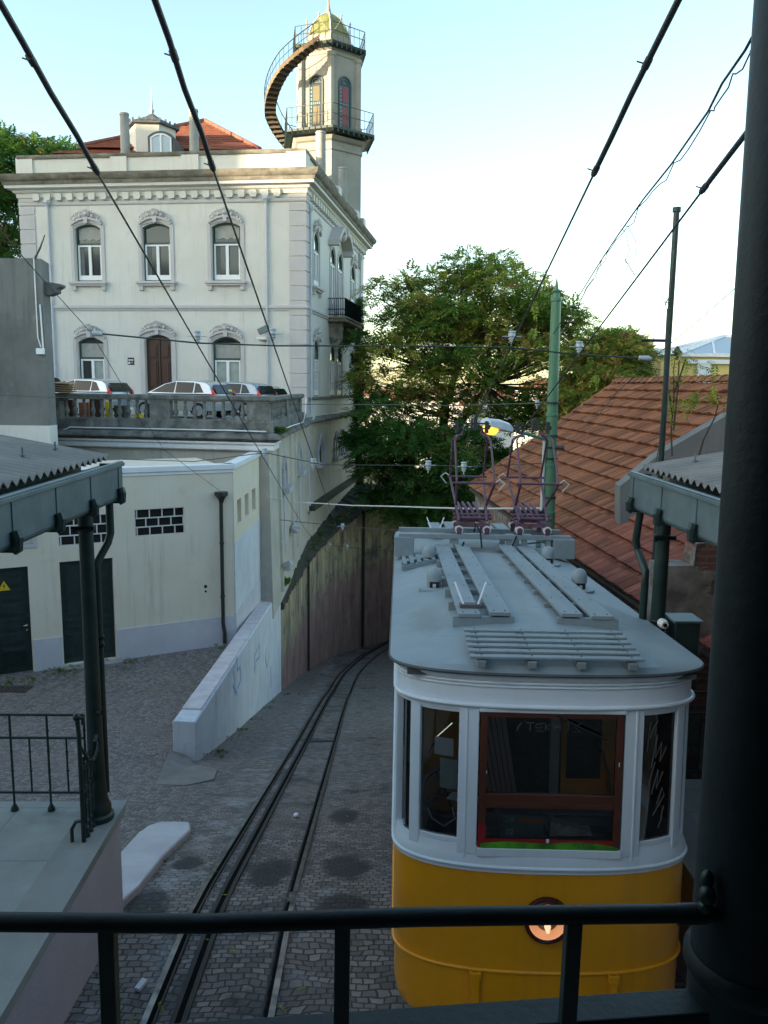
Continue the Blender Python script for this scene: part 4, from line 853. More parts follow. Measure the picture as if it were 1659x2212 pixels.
# dormer
a0 = at(320, 330, 43.2); a1 = at(376, 283, 43.2); x0, x1, z0, z1 = a0.x, a1.x, a0.z-.3, a1.z
Md = Matrix.Translation((0, 43.2, 0))
b = MB(Md); b.prism([(x0, z0), (x1, z0)]+arch_pts(x0, x1, z1, .28)[::-1], 0, 3.2); dm = b.build('dormer', M['slate'], house)
b = MB(Md); xi0, xi1, zi = x0+.14, x1-.14, z0+.1; b.prism([(xi0, zi), (xi1, zi)]+arch_pts(xi0, xi1, z1-.14, .2)[::-1], -.03, 0); w = b.build('window', M['grey_glass'], dm)
b = MB(Md); c = (xi0+xi1)/2
strip(b, [(xi0+.03, zi), (xi0+.03, z1-.34)]+arch_pts(xi0+.03, xi1-.03, z1-.17, .2)[1:-1]+[(xi1-.03, z1-.34), (xi1-.03, zi)], .07, -.07, -.02); b.box(c-.04, c+.04, -.08, -.02, zi, z1-.2); b.build('sash', M['frame_white'], w)
# hexagonal turret with slate cap
cc = at(330, 300, 46); zt = at(330, 276, 46).z; r_ = (at(387, 274, 46)-at(274, 274, 46)).x/2
b = MB(); b.lathe([(r_*.88, 11.5), (r_*.88, zt-.1)], (cc.x, 46, 0), 6); tu = b.build('turret', M['plaster'], house)
b = MB(); b.lathe([(r_*1.04, zt-.1), (r_*1.04, zt), (r_*.6, zt+.27), (r_*.3, zt+.47), (.05, zt+.72)], (cc.x, 46, 0), 6); b.build('cap', M['slate'], tu)
b = MB(); b.tube([(cc.x, 46, zt+.7), (cc.x, 46, zt+1.3), (cc.x, 46, zt+2.1)], [.09, .04, .01], 6); b.sphere((cc.x, 46, zt+.85), .13, 8, 6); b.build('finial', M['plaster_grey'], tu)
b = MB()
for k in range(24): an = k/24*2*math.pi; rr = r_*(1.0-.10*(abs(((an/(math.pi/3)) % 1)-.5)*-2+1)); b.beam((cc.x+rr*math.cos(an), 46+rr*math.sin(an), zt), (cc.x+rr*math.cos(an), 46+rr*math.sin(an), zt+.16), .09, .05)
b.build('cresting', M['slate'], tu)
# ---------------------------------------------------------------- tower
TC = Vector((-2.93, 58, 0)); VA = R(-82)
tower = thing('tower', 'hexagonal rendered tower with green dome, two iron galleries and stained glass windows', 'tower', (TC.x, TC.y, 10))
def hexr(r, z, n=6): return [(TC.x+r*math.cos(VA+k*math.pi/3), TC.y+r*math.sin(VA+k*math.pi/3), z) for k in range(n)]
def Zt(v, x=720): return at(x, v, 58).z
def hexloft(prof): b = MB(); b.rings([hexr(r, z) for r, z in prof]); return b
zl, zu = Zt(303), Zt(121)
hexloft([(2.42, 8), (2.42, Zt(345)), (2.52, Zt(343)), (2.52, Zt(338)), (2.42, Zt(336)), (2.42, Zt(326)), (2.6, Zt(323)), (2.8, Zt(316))]).build('lower_shaft', M['tower'], tower)
gal = hexloft([(2.9, Zt(312)), (3.34, Zt(307)), (3.34, zl), (3.0, zl+.02)]).build('gallery', M['green_dark'], tower); gal['label'] = 'lower iron gallery'
gal2 = hexloft([(2.3, Zt(131)), (2.62, Zt(126)), (2.68, zu), (2.4, zu+.02)]).build('gallery', M['green_dark'], tower); gal2['label'] = 'upper iron gallery'
hexloft([(2.14, zl), (2.14, Zt(143)), (2.2, Zt(142)), (2.22, Zt(139)), (2.14, Zt(138)), (2.16, Zt(134)), (2.3, Zt(131))]).build('upper_shaft', M['tower'], tower)
b = MB()
for k in range(6):
    x, y, _ = hexr(2.12, 0)[k]; b.lathe([(.30, zl), (.30, zl+.5), (.24, zl+.6), (.24, Zt(150)), (.3, Zt(147)), (.3, Zt(140))], (x, y, 0), 8)
b.build('corner_pilasters', M['tower'], tower)
for k in range(6):      # face windows
    a, c = Vector(hexr(2.14, 0)[k]), Vector(hexr(2.14, 0)[(k+1) % 6]); d = (c-a).normalized(); n = Vector((d.y, -d.x, 0)); m = (a+c)/2
    if (m-Vector((TC.x, TC.y, 0))).dot(n) < 0: n = -n
    MF = Matrix(((d.x, -n.x, 0, m.x), (d.y, -n.y, 0, m.y), (0, 0, 1, 0), (0, 0, 0, 1)))
    z0, z1 = zl+.05, Zt(184); w = .46
    b = MB(MF); b.prism([(-w, z0), (w, z0)]+arch_pts(-w, w, z1, w)[::-1], -.02, .1); wn = b.build('window', M['glass_far'], tower)
    b = MB(MF); strip(b, [(-w, z0), (-w, z1-w)]+arch_pts(-w, w, z1, w)[1:-1]+[(w, z1-w), (w, z0)], .1, -.07, .02); strip(b, [(-w*.6, z1-w), *arch_pts(-w*.6, w*.6, z1-.2, w*.6)[1:-1], (w*.6, z1-w)], .05, -.06, .0)
    b.box(-w, w, -.06, .0, z1-w-.05, z1-w+.02); b.build('frame', M['frame_green'], wn)
    H_ = z1-w-z0; b = MB(MF)
    b.box(-.22, .26, -.045, -.02, z0+.62*H_, z0+.93*H_); b.box(-.22, .26, -.045, -.02, z0+.16*H_, z0+.52*H_); b.build('pane', M['stained_red'] if k != 5 else M['stained_amber'], wn)
    b = MB(MF)
    for q in range(12): z = z0+.05+H_*.93*q/12; b.box(-.40, -.27, -.045, -.02, z, z+H_*.05)
    for q in range(4): b.box(-.2+.13*q, -.11+.13*q, -.05, -.02, z0+.55*H_, z0+.6*H_)
    b.build('border', M['stained_teal'], wn)
def hexrail(parent, r, z0, h, gap=None, per=9):
    b = MB(); P = [Vector(p) for p in hexr(r, z0)]
    for k in range(6):
        a, c = P[k], P[(k+1) % 6]
        for q in (.02, h*.55, h): b.beam(a+Vector((0, 0, q)), c+Vector((0, 0, q)), .035, .035)
        for j in range(per): p = a.lerp(c, j/per); b.beam(p, p+Vector((0, 0, h)), .028 if j else .05, .028 if j else .05, up=(1, 0, 0))
    return b.build('railing', M['black_iron'], parent)
hexrail(gal, 3.28, zl, Zt(257)-Zt(303)); hexrail(gal2, 2.62, zu, Zt(82)-Zt(121), per=6)
b = MB()
for r, z, n_ in ((3.34, zl, 48), (2.68, zu, 42)):
    H_ = hexr(r, z)
    for k in range(n_):
        e = k/n_*6; i = int(e); p = Vector(H_[i]).lerp(Vector(H_[(i+1) % 6]), e-i); b.beam(p+Vector((0, 0, -.32)), p+Vector((0, 0, .02)), .07, .05)
each(b, 'fringe_tooth', M['green_dark'], gal)
# drum, dome, ribs, spire
hexloft([(1.8, zu), (1.8, Zt(105)), (1.66, Zt(104)), (1.62, Zt(92))]).build('drum', M['tower'], tower)
zd0, zd1 = Zt(92), Zt(29)
prof = [(r_*1.56, zd0+(zd1-zd0)*t_) for t_, r_ in [(0, 1), (.15, .96), (.3, .88), (.45, .785), (.6, .66), (.72, .55), (.82, .42), (.9, .29), (.96, .17), (1, .08)]]
dome = hexloft(prof+[(.05, zd1+.05)]).build('dome', M['dome'], tower)
b = MB()
for k in range(6): b.tube([Vector(hexr(r+.02, z)[k]) for r, z in prof], .035, 6)
b.build('rib', M['white_trim'], dome)
b = MB(); b.tube([(TC.x, TC.y, zd1-.05), (TC.x, TC.y, zd1+.3), (TC.x, TC.y, zd1+.5), (TC.x, TC.y, zd1+1.7)], [.2, .12, .07, .012], 8)
for k in range(6):
    a = Vector(hexr(1.55, zd0)[k]); c = Vector(hexr(1.55, zd0)[(k+1) % 6]); m = (a+c)/2; o_ = (m-Vector((TC.x, TC.y, zd0))).normalized(); m = m+o_*0
    ap = m+Vector((0, 0, 1.0))-o_*.02
    for q in (a, c): b.tube([q+o_*.05, (q+ap)/2+o_*.10-Vector((0, 0, .12)), ap+o_*.12], .022, 5)
    b.tube([ap+o_*.12, ap+o_*.14+Vector((0, 0, .36))], [.06, .02], 6); b.sphere(tuple(ap+o_*.13+Vector((0, 0, .22))), .07, 6, 5)
each(b, 'finial', M['tower'], dome)
# spiral stair
n_ = 26; b = MB(); P0, P1 = [], []
for k in range(n_+1):
    t1 = k/n_; ph = R(132+t1*130); ro = lerp([(0, 3.9), (.35, 4.3), (.7, 4.0), (1, 3.3)], t1); ri = ro-.75; z = zl-.25+(zu+.1-zl)*t1
    P0.append(Vector((TC.x+ri*math.cos(ph), TC.y+ri*math.sin(ph), z))); P1.append(Vector((TC.x+ro*math.cos(ph), TC.y+ro*math.sin(ph), z)))
for k in range(n_):
    dz = (zu-zl)/n_; a, c, d, e = P0[k], P1[k], P1[k+1], P0[k+1]; up = Vector((0, 0, 1))
    f = lambda p, q: Vector((p.x, p.y, q.z))
    b.rings([[a-up*.03, c-up*.03, f(d, c)-up*.03, f(e, a)-up*.03], [a, c, f(d, c), f(e, a)]])
    b.rings([[f(e, a), f(d, c), f(d, c)-(d-c).normalized()*.03, f(e, a)-(e-a).normalized()*.03], [e, d, Vector((d.x, d.y, d.z))-(d-c).normalized()*.03, e-(e-a).normalized()*.03]])
st = b.build('spiral_stair', mat('stair_iron', (.07, .055, .035), .8, var=(.035, .03, .022), scale=3), tower)
b = MB(); up = Vector((0, 0, 1))
for P in (P0, P1): b.rings([[p-up*.15, p+up*.08, p+up*.08+(p-TC).normalized()*.04*Vector((1, 1, 0)).length, p-up*.15+(p-TC).normalized()*.05] for p in P])
b.build('stringer', mat('rusty_stringer', (.16, .11, .06), .8, var=(.08, .06, .04), scale=3), st)
b = MB(); b.tube([p+up*.98 for p in P1], .03, 5); b.tube([p+up*.98 for p in P0[:14]], .03, 5); b.tube([p+up*.5 for p in P1], .018, 4)
for k in range(0, n_+1): b.beam(P1[k], P1[k]+up*.98, .022, .022, up=(1, 0, 0))
for k in range(0, 14, 3): b.beam(P0[k], P0[k]+up*.98, .02, .02, up=(1, 0, 0))
b.build('handrail', M['black_iron'], st)
# ---------------------------------------------------------------- grey building on the left
gb = thing('cement_building', 'windowless grey cement building with a cream painted base at the left edge', 'building', (-10.2, 26, -4))
x1 = -10.16
b = MB(); b.rings([[(-20, 26, -8), (x1, 26, -8), (x1-.0, 26.62, -8), (-20, 29.2, -8)], [(-20, 26, 3.78), (x1, 26, 3.78), (x1-.0, 26.62, 3.72), (-20, 29.2, 3.72)]]); b.build('wall', M['grey_wall'], gb)
b = MB(); b.box(-20, x1+.012, 25.985, 26.63, -8, -1.35); b.build('painted_base', M['plaster'], gb)
p = at(100, 605, 29.1); b = MB(); b.prism([(x1-.05, 3.12), (x1+.50, 3.05), (x1+.50, 2.98), (x1+.36, 2.9), (x1+.36, 2.8), (x1+.1, 2.7), (x1-.05, 2.72)], 26.15, 26.6); b.build('eaves', M['slate'], gb)
b = MB(); b.tube([(x1-.2, 25.96, 3.78), (x1-.2, 25.96, 1.4), (x1-.12, 25.96, 1.1)], .02, 5); b.tube([(x1-.08, 25.96, 2.4), (x1-.05, 25.96, 1.05)], .025, 5); b.box(x1-.25, x1-.02, 25.88, 26, .88, 1.06); b.build('cable', M['frame_white'], gb)
b = MB(); b.tube([(x1-.2, 26, 3.75), (x1-.05, 26.1, 4.1), (x1+.12, 26.1, 4.5)], [.03, .03, .015], 5); b.build('aerial', M['black_iron'], gb)
# ---------------------------------------------------------------- cars
def car(label, paint, loc, rz, group='cars parked on the terrace'):
    """hatchback: local X forward, 4.0 m long"""
    t = thing('parked_car', label, 'car', loc, group, (0, 0, rz))
    hw = .84
    side = [(-1.95, .30), (-2.0, .55), (-1.98, .85), (-1.92, .98), (1.0, .98), (1.55, .86), (1.93, .72), (2.0, .5), (1.95, .28)]
    b = MB(); rg = []
    for y in [-hw, -hw*.97, -hw*.6, 0, hw*.6, hw*.97, hw]:
        k = abs(y)/hw; sq = .06*k**3
        rg.append([(x*(1-.05*k**4), y, z-(sq if z > .8 else 0)) for x, z in side])
    b.rings(rg); body = b.build('body', M[paint], t, local=True, smooth=35, bevel=.03)
    cab = [(-1.93, .95), (-1.72, 1.33), (-1.52, 1.44), (-.9, 1.50), (-.1, 1.50), (.45, 1.38), (1.25, .95)]
    b = MB(); rg = []
    for y in [-1, -.93, -.5, 0, .5, .93, 1]:
        k = abs(y); rg.append([(x*(1-.03*k**3), y*(hw-.02 if z < 1 else hw-.02-(z-.95)*.36), z-(.04*k**3 if z > 1.2 else 0)) for x, z in cab])
    b.rings(rg); b.build('roof', M[paint], body, local=True, smooth=40, bevel=.02)
    b = MB()
    for s in (-1, 1):
        yy = lambda z: s*(hw-.02-(z-.95)*.36+.012)
        for q in ([(-1.45, 1.02), (-1.2, 1.34), (-1.02, 1.39), (-1.02, 1.0)], [(-.95, 1.0), (-.95, 1.40), (-.15, 1.42), (-.15, 1.0)], [(-.08, 1.0), (-.08, 1.42), (.35, 1.33), (.98, 1.02)]):
            b.add([(x, yy(z), z) for x, z in q]+[(x, yy(z)-s*.03, z) for x, z in q], [(0, 1, 2, 3), (4, 5, 6, 7)]+[(i, (i+1) % 4, (i+1) % 4+4, i+4) for i in range(4)])
    rw = [(-1.945, 1.0, .66), (-1.86, 1.15, .64), (-1.755, 1.33, .56)]
    b.rings([[(x-.03, -w, z), (x-.03, w, z), (x+.02, w, z), (x+.02, -w, z)] for x, z, w in rw])
    b.rings([[(x+.03, -w, z), (x+.03, w, z), (x, w, z), (x, -w, z)] for x, z, w in ((1.22, 1.0, .72), (.83, 1.2, .66), (.50, 1.37, .58))])
    b.build('window', M['car_glass'], t, local=True)
    for s in (-1, 1):
        b = MB(); b.rings([[(-2.0, s*.84, .62), (-1.99, s*.62, .66), (-1.80, s*.845, .68)], [(-1.93, s*.80, 1.02), (-1.96, s*.68, .95), (-1.70, s*.80, .98)], [(-1.80, s*.73, 1.16), (-1.86, s*.68, 1.10), (-1.72, s*.74, 1.10)]]); b.build('tail_lamp', M['tail'], t, local=True)
        for x in (-1.25, 1.3):
            b = MB(); b.tube([(x, s*.62, .31), (x, s*.86, .31)], .31, 20); w = b.build('wheel', M['tyre'], t, local=True, smooth=40)
            b = MB(); b.tube([(x, s*.85, .31), (x, s*.875, .31)], .2, 16)
            for k in range(7): a = k*2*math.pi/7; b.beam((x, s*.88, .31), (x+.19*math.cos(a), s*.88, .31+.19*math.sin(a)), .045, .02, up=(0, 1, 0))
            b.build('rim', M['car_silver'], w, local=True)
    b = MB(); b.box(-2.03, -1.97, -.26, .26, .62, .72); b.build('number_plate', M['paper'], t, local=True)
    return t
ZF = -1.32
pc = at(395, 860, 33.0); c1 = car('silver hatchback with a yellow sticker in its rear window, nearest the balustrade', 'car_silver', (pc.x, 33.2, ZF), R(158))
b = MB(); b.rings([[(-1.965, -.5, 1.06), (-1.965, -.22, 1.06), (-1.955, -.22, 1.06), (-1.955, -.5, 1.06)], [(-1.925, -.5, 1.14), (-1.925, -.22, 1.14), (-1.915, -.22, 1.14), (-1.915, -.5, 1.14)]]); b.build('sticker', M['sign_yellow'], c1, local=True)
pc = at(497, 860, 36.5); car('blue grey hatchback parked behind the silver one with the sticker', 'car_blue', (pc.x, 36.6, ZF-.03), R(158))
pc = at(528, 860, 38.6); car('dusty tan car half hidden behind the blue grey hatchback', 'car_tan', (pc.x, 38.8, ZF-.15), R(158))
pc = at(172, 860, 34.5); car('pale silver car with red tail lamps parked beside the grey cement building', 'car_silver', (pc.x, 35.0, ZF+.02), R(160))
# cardboard pile on the balustrade end
t = thing('cardboard_pile', 'flattened brown cardboard boxes piled on the balustrade beside the grey building', 'cardboard', (-11, 29.4, -.3))
rr = random.Random(3)
for k in range(5):
    p = at(130, 847, 29.3); b = MB(); z = -.32+k*.075; b.rings([[(p.x-.55+rr.uniform(-.1, .1), p.y-.25, z+rr.uniform(0, .03)), (p.x+.45+rr.uniform(-.15, .1), p.y-.3, z-.04), (p.x+.5, p.y+.3, z), (p.x-.5, p.y+.3, z+.05)], [(p.x-.55, p.y-.25, z+.04), (p.x+.45, p.y-.3, z), (p.x+.5, p.y+.3, z+.04), (p.x-.5, p.y+.3, z+.09)]]); b.build('sheet', M['card'], t)
b = MB(); p = at(115, 825, 29.6); b.sphere((p.x, p.y, p.z), .28, 9, 6, .6); b.build('bag', M['tyre'], t, smooth=60)
t = thing('planter', 'yellow and dark boxes standing behind the left balusters', 'boxes', (-9, 30.5, -1.5))
for i, (px_, m_, w, h) in enumerate(((150, 'door_brown', .4, .9), (185, 'orange', .35, .8), (210, 'door_brown', .4, .95), (236, 'sign_yellow', .16, .85), (262, 'moss', .4, .7), (300, 'sign_yellow', .28, .4))):
    p = at(px_, 900, 30.4+.3*(i % 2)); b = MB(); b.box(p.x-w/2, p.x+w/2, p.y-.2, p.y+.2, -1.5, -1.5+h); b.build('box', M[m_], t, bevel=.02)
# ---------------------------------------------------------------- tiled building on the right
EN = Vector((3.55+.0, 10, -2.72)); ed = Vector((math.sin(R(-3.35)), math.cos(R(-3.35)), 0)); er = Vector((ed.y, -ed.x, 0))
def ep(s, w, z=0): return Vector((EN.x, EN.y, 0))+ed*s+er*w+Vector((0, 0, z))
rb = thing('tiled_building', 'long low building with a mossy clay tile roof sloping towards the tramcar', 'building', tuple(ep(0, 0, -5)))
SL = 12.15; WR = 3.98; HR = 2.86; PL = math.hypot(WR, HR)
n_u = int((SL+7.5)/.021); rows = 14
b = MB(); vs = []; ncol = n_u+1; rr = random.Random(7)
rowoff = [rr.uniform(-.02, .02) for _ in range(rows)]
lines = []
for k in range(rows):
    for q, hh in ((0, .062), (.0, .0), (.97, .008)):
        if q == 0 and hh == 0 and k == 0: continue
        lines.append((k, (k+q)/rows, hh))
lines = []
for k in range(rows): lines += [(k, k/rows-.008, .092), (k, (k+.5)/rows, .052), (k, (k+.985)/rows, .006)]
jit = [[rr.uniform(-.016, .016) for _ in range(200)] for _ in range(rows)]
for k, t_, h0 in lines:
    for i in range(ncol):
        u = -7.5+i*.021; c = int((u+7.5)/.21); ph = ((u+7.5) % .105)/.105
        prof = .050*math.sin(math.pi*ph)**.8+.008*((u+7.5) % .21 < .105)
        sag = .025*math.sin(u*.5+k*.25)*math.sin(t_*3.1)
        h = h0+prof+jit[k][c % 200]+sag
        a = t_*PL; p = ep(u, t_*WR-h*HR/PL, EN.z+t_*HR+h*WR/PL); vs.append(p)
fs = [(j*ncol+i, j*ncol+i+1, (j+1)*ncol+i+1, (j+1)*ncol+i) for j in range(len(lines)-1) for i in range(ncol-1)]
b.add(vs, fs); rf = b.build('roof', M['tiles'], rb, fix=False, smooth=50)
b = MB()
for k in range(58):      # ridge tiles
    s = -7.5+k*.34
    if s > SL: break
    b.rings([[ep(s+q, WR+.13*math.cos(a), EN.z+HR+.03+.12*math.sin(a)+r_) for a in [math.pi*j/6 for j in range(7)]] for q, r_ in ((0, .05), (.37, .012))])
b.build('ridge_tile', M['tiles'], rf, smooth=50)
b = MB()
for k in range(16):   # verge tiles
    t0 = k/14.5; b.rings([[ep(SL+.09*math.cos(a), (t0+q)*WR, EN.z+(t0+q)*HR+.05+.085*math.sin(a)+r_) for a in [math.pi*j/6 for j in range(7)]] for q, r_ in ((0, .04), (.075, .01)) if t0 < .97])if t0 < .97 else None
b.build('verge_tile', M['tiles'], rf, smooth=50)
b = MB(); 
b.rings([[ep(s, w, z) for w, z in ((.12, -13), (.12, EN.z+.03), (WR, EN.z+HR-.1), (WR*2-.1, EN.z-.0), (WR*2-.1, -13))] for s in (-7.4, SL-.05)]); b.build('wall', M['brick'], rb)
b = MB(); b.add([ep(-7.5, WR, EN.z+HR-.02), ep(SL, WR, EN.z+HR-.02), ep(SL, WR*2, EN.z-.02), ep(-7.5, WR*2, EN.z-.02)], [(0, 1, 2, 3)]); b.build('rear_roof', M['tiles'], rf, fix=False)
b = MB(); b.tube([ep(s, -.02, EN.z-.05) for s in (-7.4, -2, 3, SL)], .04, 6); b.build('eaves_board', M['bark'], rf)
# gable gray parapet walls in front (broken render over brick)
pw = thing('ruined_wall', 'broken grey rendered wall with exposed brick behind the right hand canopy', 'wall', (4.2, 9, -5))
b = MB(); Y0 = 8.3
pA = [at(*q, Y0) for q in ((1420, 1240), (1424, 1222), (1498, 1222), (1505, 1175), (1560, 1168), (1600, 1150), (1640, 1130))]
b.prism([(p.x, p.z) for p in pA]+[(6.5, -5.6), (3.2, -5.6)], Y0, Y0+.3); b.build('wall', M['brick'], pw)
pB = [at(*q, 12.6) for q in ((1340, 1050), (1420, 985), (1470, 955), (1575, 895), (1650, 860))]
b = MB(); b.prism([(p.x, p.z) for p in pB]+[(9, -8), (4.4, -8)], 12.6, 12.9); b.build('gable', M['grey_wall'], pw)
b = MB(); rr = random.Random(4)
for (s_, t0) in ((2.2, .42), (2.45, .42), (7.4, .5), (4.0, .36), (1.4, .21), (1.7, .22), (6.4, .28)):
    b.rings([[ep(s_+q, t0*WR-.1, EN.z+t0*HR+.10+zz), ep(s_+q+.05, (t0+.07)*WR-.1, EN.z+(t0+.07)*HR+.14+zz)] for q in (0, .2) for zz in (0,)] and [[ep(s_, t0*WR-.08, EN.z+t0*HR+.08), ep(s_+.2, t0*WR-.08, EN.z+t0*HR+.10), ep(s_+.26, (t0+.075)*WR-.08, EN.z+(t0+.075)*HR+.12), ep(s_+.06, (t0+.075)*WR-.08, EN.z+(t0+.075)*HR+.10)], [ep(s_, t0*WR-.10, EN.z+t0*HR+.12), ep(s_+.2, t0*WR-.10, EN.z+t0*HR+.14), ep(s_+.26, (t0+.075)*WR-.1, EN.z+(t0+.075)*HR+.16), ep(s_+.06, (t0+.075)*WR-.1, EN.z+(t0+.075)*HR+.14)]])
pass
# ---------------------------------------------------------------- yellow buildings beyond the roof ridge
yb = thing('yellow_building', 'yellow building with a glazed pyramid rooflight beyond the tiled roof', 'building', tuple(at(1530, 830, 46)))
f = lambda px_, v, y: at(px_, v, y)
x0 = f(1470, 770, 46).x; x1 = f(1660, 770, 46).x; z1 = f(1530, 768, 46).z
b = MB(); b.box(x0, x1+3, 46, 56, -12, z1); b.build('wall', M['yellow_far'], yb)
b = MB(); za = f(1530, 777, 45.9).z; zb = f(1530, 786, 45.9).z; b.box(x0+.25, x1+3, 45.75, 46.1, zb, za); b.box(f(1503, 800, 46).x, f(1532, 800, 46).x, 45.8, 46.1, -12, zb); b.box(x0-.1, x1+3, 45.7, 46, z1-.08, z1+.12); b.build('white_band', M['white_trim'], yb)
ap = f(1565, 726, 49); b = MB(); q = [(x0-.1, 45.7, z1+.1), (x1+3, 45.7, z1+.1), (x1+3, 54, z1+.1), (x0-.1, 54, z1+.1)]
b.add(q+[tuple(ap)], [(0, 1, 4), (1, 2, 4), (2, 3, 4), (3, 0, 4)]); rl = b.build('rooflight', M['grey_glass'], yb)
b = MB()
for p in q: b.tube([p, ap], .13, 5)
for k in range(7): t_ = (k+1)/8; b.tube([Vector(q[0]).lerp(Vector(q[3]), t_), Vector(q[0]).lerp(ap, 0.0).lerp(ap, 1-abs(1-2*t_)*0)*1.0], .05, 4) if k % 3 == 1 else None
b.tube([((q[0][0]+ap.x)/2, 45.7, z1+.1), Vector(q[0]).lerp(ap, .72)], .06, 4); b.build('glazing_bar', M['frame_white'], rl)
b = MB(); b.box(x0-1.1, x0-.1, 46, 47, -12, z1-.2); b.build('side_wing', M['yellow_far'], yb)
yc = thing('yellow_building', 'plain yellow wall with a grey parapet band behind the tree', 'building', tuple(at(1400, 830, 52)))
x0, x1 = f(1366, 780, 52).x, f(1446, 780, 52).x; b = MB(); b.box(x0, x1, 52, 60, -12, f(1400, 752, 52).z); b.build('wall', M['yellow_far'], yc)
b = MB(); b.box(x0+.8, x1+.1, 51.8, 60, f(1400, 762, 52).z, f(1400, 752, 52).z); b.build('parapet_band', M['white_trim'], yc)
b = MB(); b.box(x0-.3, x1-1.0, 52.2, 60, f(1400, 752, 52).z, f(1400, 735, 52).z); b.build('upper_storey', M['yellow_far'], yc)
wl_ = thing('wall_lantern', 'small black wall lantern on the corner of the yellow building', 'lantern', tuple(at(1466, 780, 45)))
p = at(1463, 762, 45.5); b = MB(); b.lathe([(.05, .35), (.3, .0), (.16, -.05), (.1, -.35), (.03, -.4)], tuple(p), 6); b.tube([p+Vector((.0, 0, .3)), p+Vector((.2, .3, .35))], .03, 4); b.build('lamp', M['black_iron'], wl_)
# distant houses across the valley, lit by the low sun
rr = random.Random(11)
for k in range(16):
    y = rr.uniform(210, 520); px_ = 760+k*42+rr.uniform(-14, 14); p = at(px_, 850, y); w = rr.uniform(9, 18)*y/330; h = rr.uniform(7, 15)
    zb = -24; zt = p.z+rr.uniform(-12, 2)*y/400
    cols = ('pale pink', 'cream', 'white', 'ochre')[k % 4]
    t = thing('distant_house', ['narrow pale house', 'broad pale house', 'tall pale house', 'low pale house'][k % 4]+' across the valley, glimpsed through the tree, '+['far left', 'left of the trunk', 'behind the trunk', 'right of the trunk', 'behind the pantographs', 'behind the street lamp', 'behind the green pole', 'right of the green pole'][k//2]+(', nearer' if k % 2 else ', farther'), 'house', (p.x, y, zb), 'houses across the valley')
    b = MB(); b.box(p.x-w/2, p.x+w/2, y, y+w*.8, zb, zt); b.build('wall', M['plaster'], t)
    b = MB(); b.rings([[(p.x-w/2-.4, y-.4, zt), (p.x+w/2+.4, y-.4, zt), (p.x+w/2+.4, y+w*.8+.4, zt), (p.x-w/2-.4, y+w*.8+.4, zt)], [(p.x-w*.2, y+w*.35, zt+2.4), (p.x+w*.2, y+w*.35, zt+2.4), (p.x+w*.2, y+w*.45, zt+2.4), (p.x-w*.2, y+w*.45, zt+2.4)]]); b.build('roof', M['roof_red'], t)
    b = MB()
    for i in range(4):
        for j in range(2): x = p.x-w/2+w*(i+.5)/4; z = zt-2.2-j*3.4; b.box(x-.5, x+.5, y-.06, y, z-.9, z+.9)
    b.build('window', M['glass_side'], t)
# ---------------------------------------------------------------- unseen buildings around the photographer, added to shade the alley
nv = Vector((-math.cos(R(SUN_AZ)), math.sin(R(SUN_AZ)), 0)); sv = Vector((math.sin(R(SUN_AZ)), math.cos(R(SUN_AZ)), 0))
qv = lambda p: p.dot(nv)
if qv(hl(0, 20)) < qv(hl(0, 0)): nv = -nv
tanE = math.tan(R(SUN_EL))
q_split = nv.dot(hl(-3.15, 0)); q_r = nv.dot(hl(0, 0)); q_l = nv.dot(hl(-15, 0))
DIST = 62
def blocker(label, q0, q1, zthr, dist, m_, depth=14):
    H = zthr+(dist+13.2)*tanE
    a = nv*q0+sv*dist; c = nv*q1+sv*dist; d = c+sv*depth; e = a+sv*depth
    t = thing('sun_blocker', label, 'building', (a.x, a.y, -10)); up = Vector((0, 0, 1))  # added unseen block, its roofline set to shape the sun patch
    b = MB(); b.rings([[p-up*12 for p in (a, c, d, e)], [p+up*H for p in (a, c, d, e)]]); b.build('wall', M[m_], t)
    b = MB(); L_ = (c-a).length; dr = (c-a).normalized(); n_ = int(L_/3)
    for i in range(n_):
        for j in range(max(1, int((H+4)/3.2))):
            p = a+dr*(i+.5)*L_/n_-sv*.03+up*(-3+j*3.2)
            b.rings([[p-dr*.6, p+dr*.6, p+dr*.6+sv*.02, p-dr*.6+sv*.02], [q_+up*1.8 for q_ in (p-dr*.6, p+dr*.6, p+dr*.6+sv*.02, p-dr*.6+sv*.02)]])
    b.build('windows', M['glass_far'], t)
lo_, hi_ = sorted((q_split, q_l))
blocker('added unseen cream block left of the street, shaping the sun patch on the villa', -60, nv.dot(hl(-3.1, 0)), 9.35, DIST, 'plaster')
blocker('taller added unseen cream block keeping the rest of the villa front in shade', nv.dot(hl(-3.1, 0)), 90, 12.6, DIST, 'plaster')
t = thing('shade_house', 'unseen shelter and wall added around the viewpoint to darken the foreground', 'building', (0, -5, -5))  # unseen, added and sized to darken the near pillar, handrail and tram front
b = MB(); b.box(-16, 16, -19, -11, -6, 1.5); b.build('rear_wall', M['dirty_wall'], t)
b = MB(); b.box(-1.9, 1.5, -1.7, 1.5, -2.15, -1.97); b.build('floor', M['concrete'], t)
b = MB(); b.box(-1.9, 1.5, -1.7, 1.30, .98, 1.14); b.build('ceiling', M['dark_room'], t)
b = MB(); b.box(-1.9, 1.5, -1.7, -1.6, -1.97, .98); b.box(-1.9, -1.8, -1.6, .9, -1.97, .98); b.box(1.4, 1.5, -1.6, 1.0, -1.97, .98); each(b, 'shade_wall', M['dark_room'], t)
b = MB(); b.cyl((-1.1, -1.3, -6), (-1.1, -1.3, -2.15), .12); b.cyl((1.3, -1.3, -6), (1.3, -1.3, -2.15), .12); each(b, 'support', M['green_dark'], t)
t = thing('shade_block', 'added unseen block left of the street that shades the alley', 'building', (-12, 6, -6))  # unseen, added to close in the alley and darken it
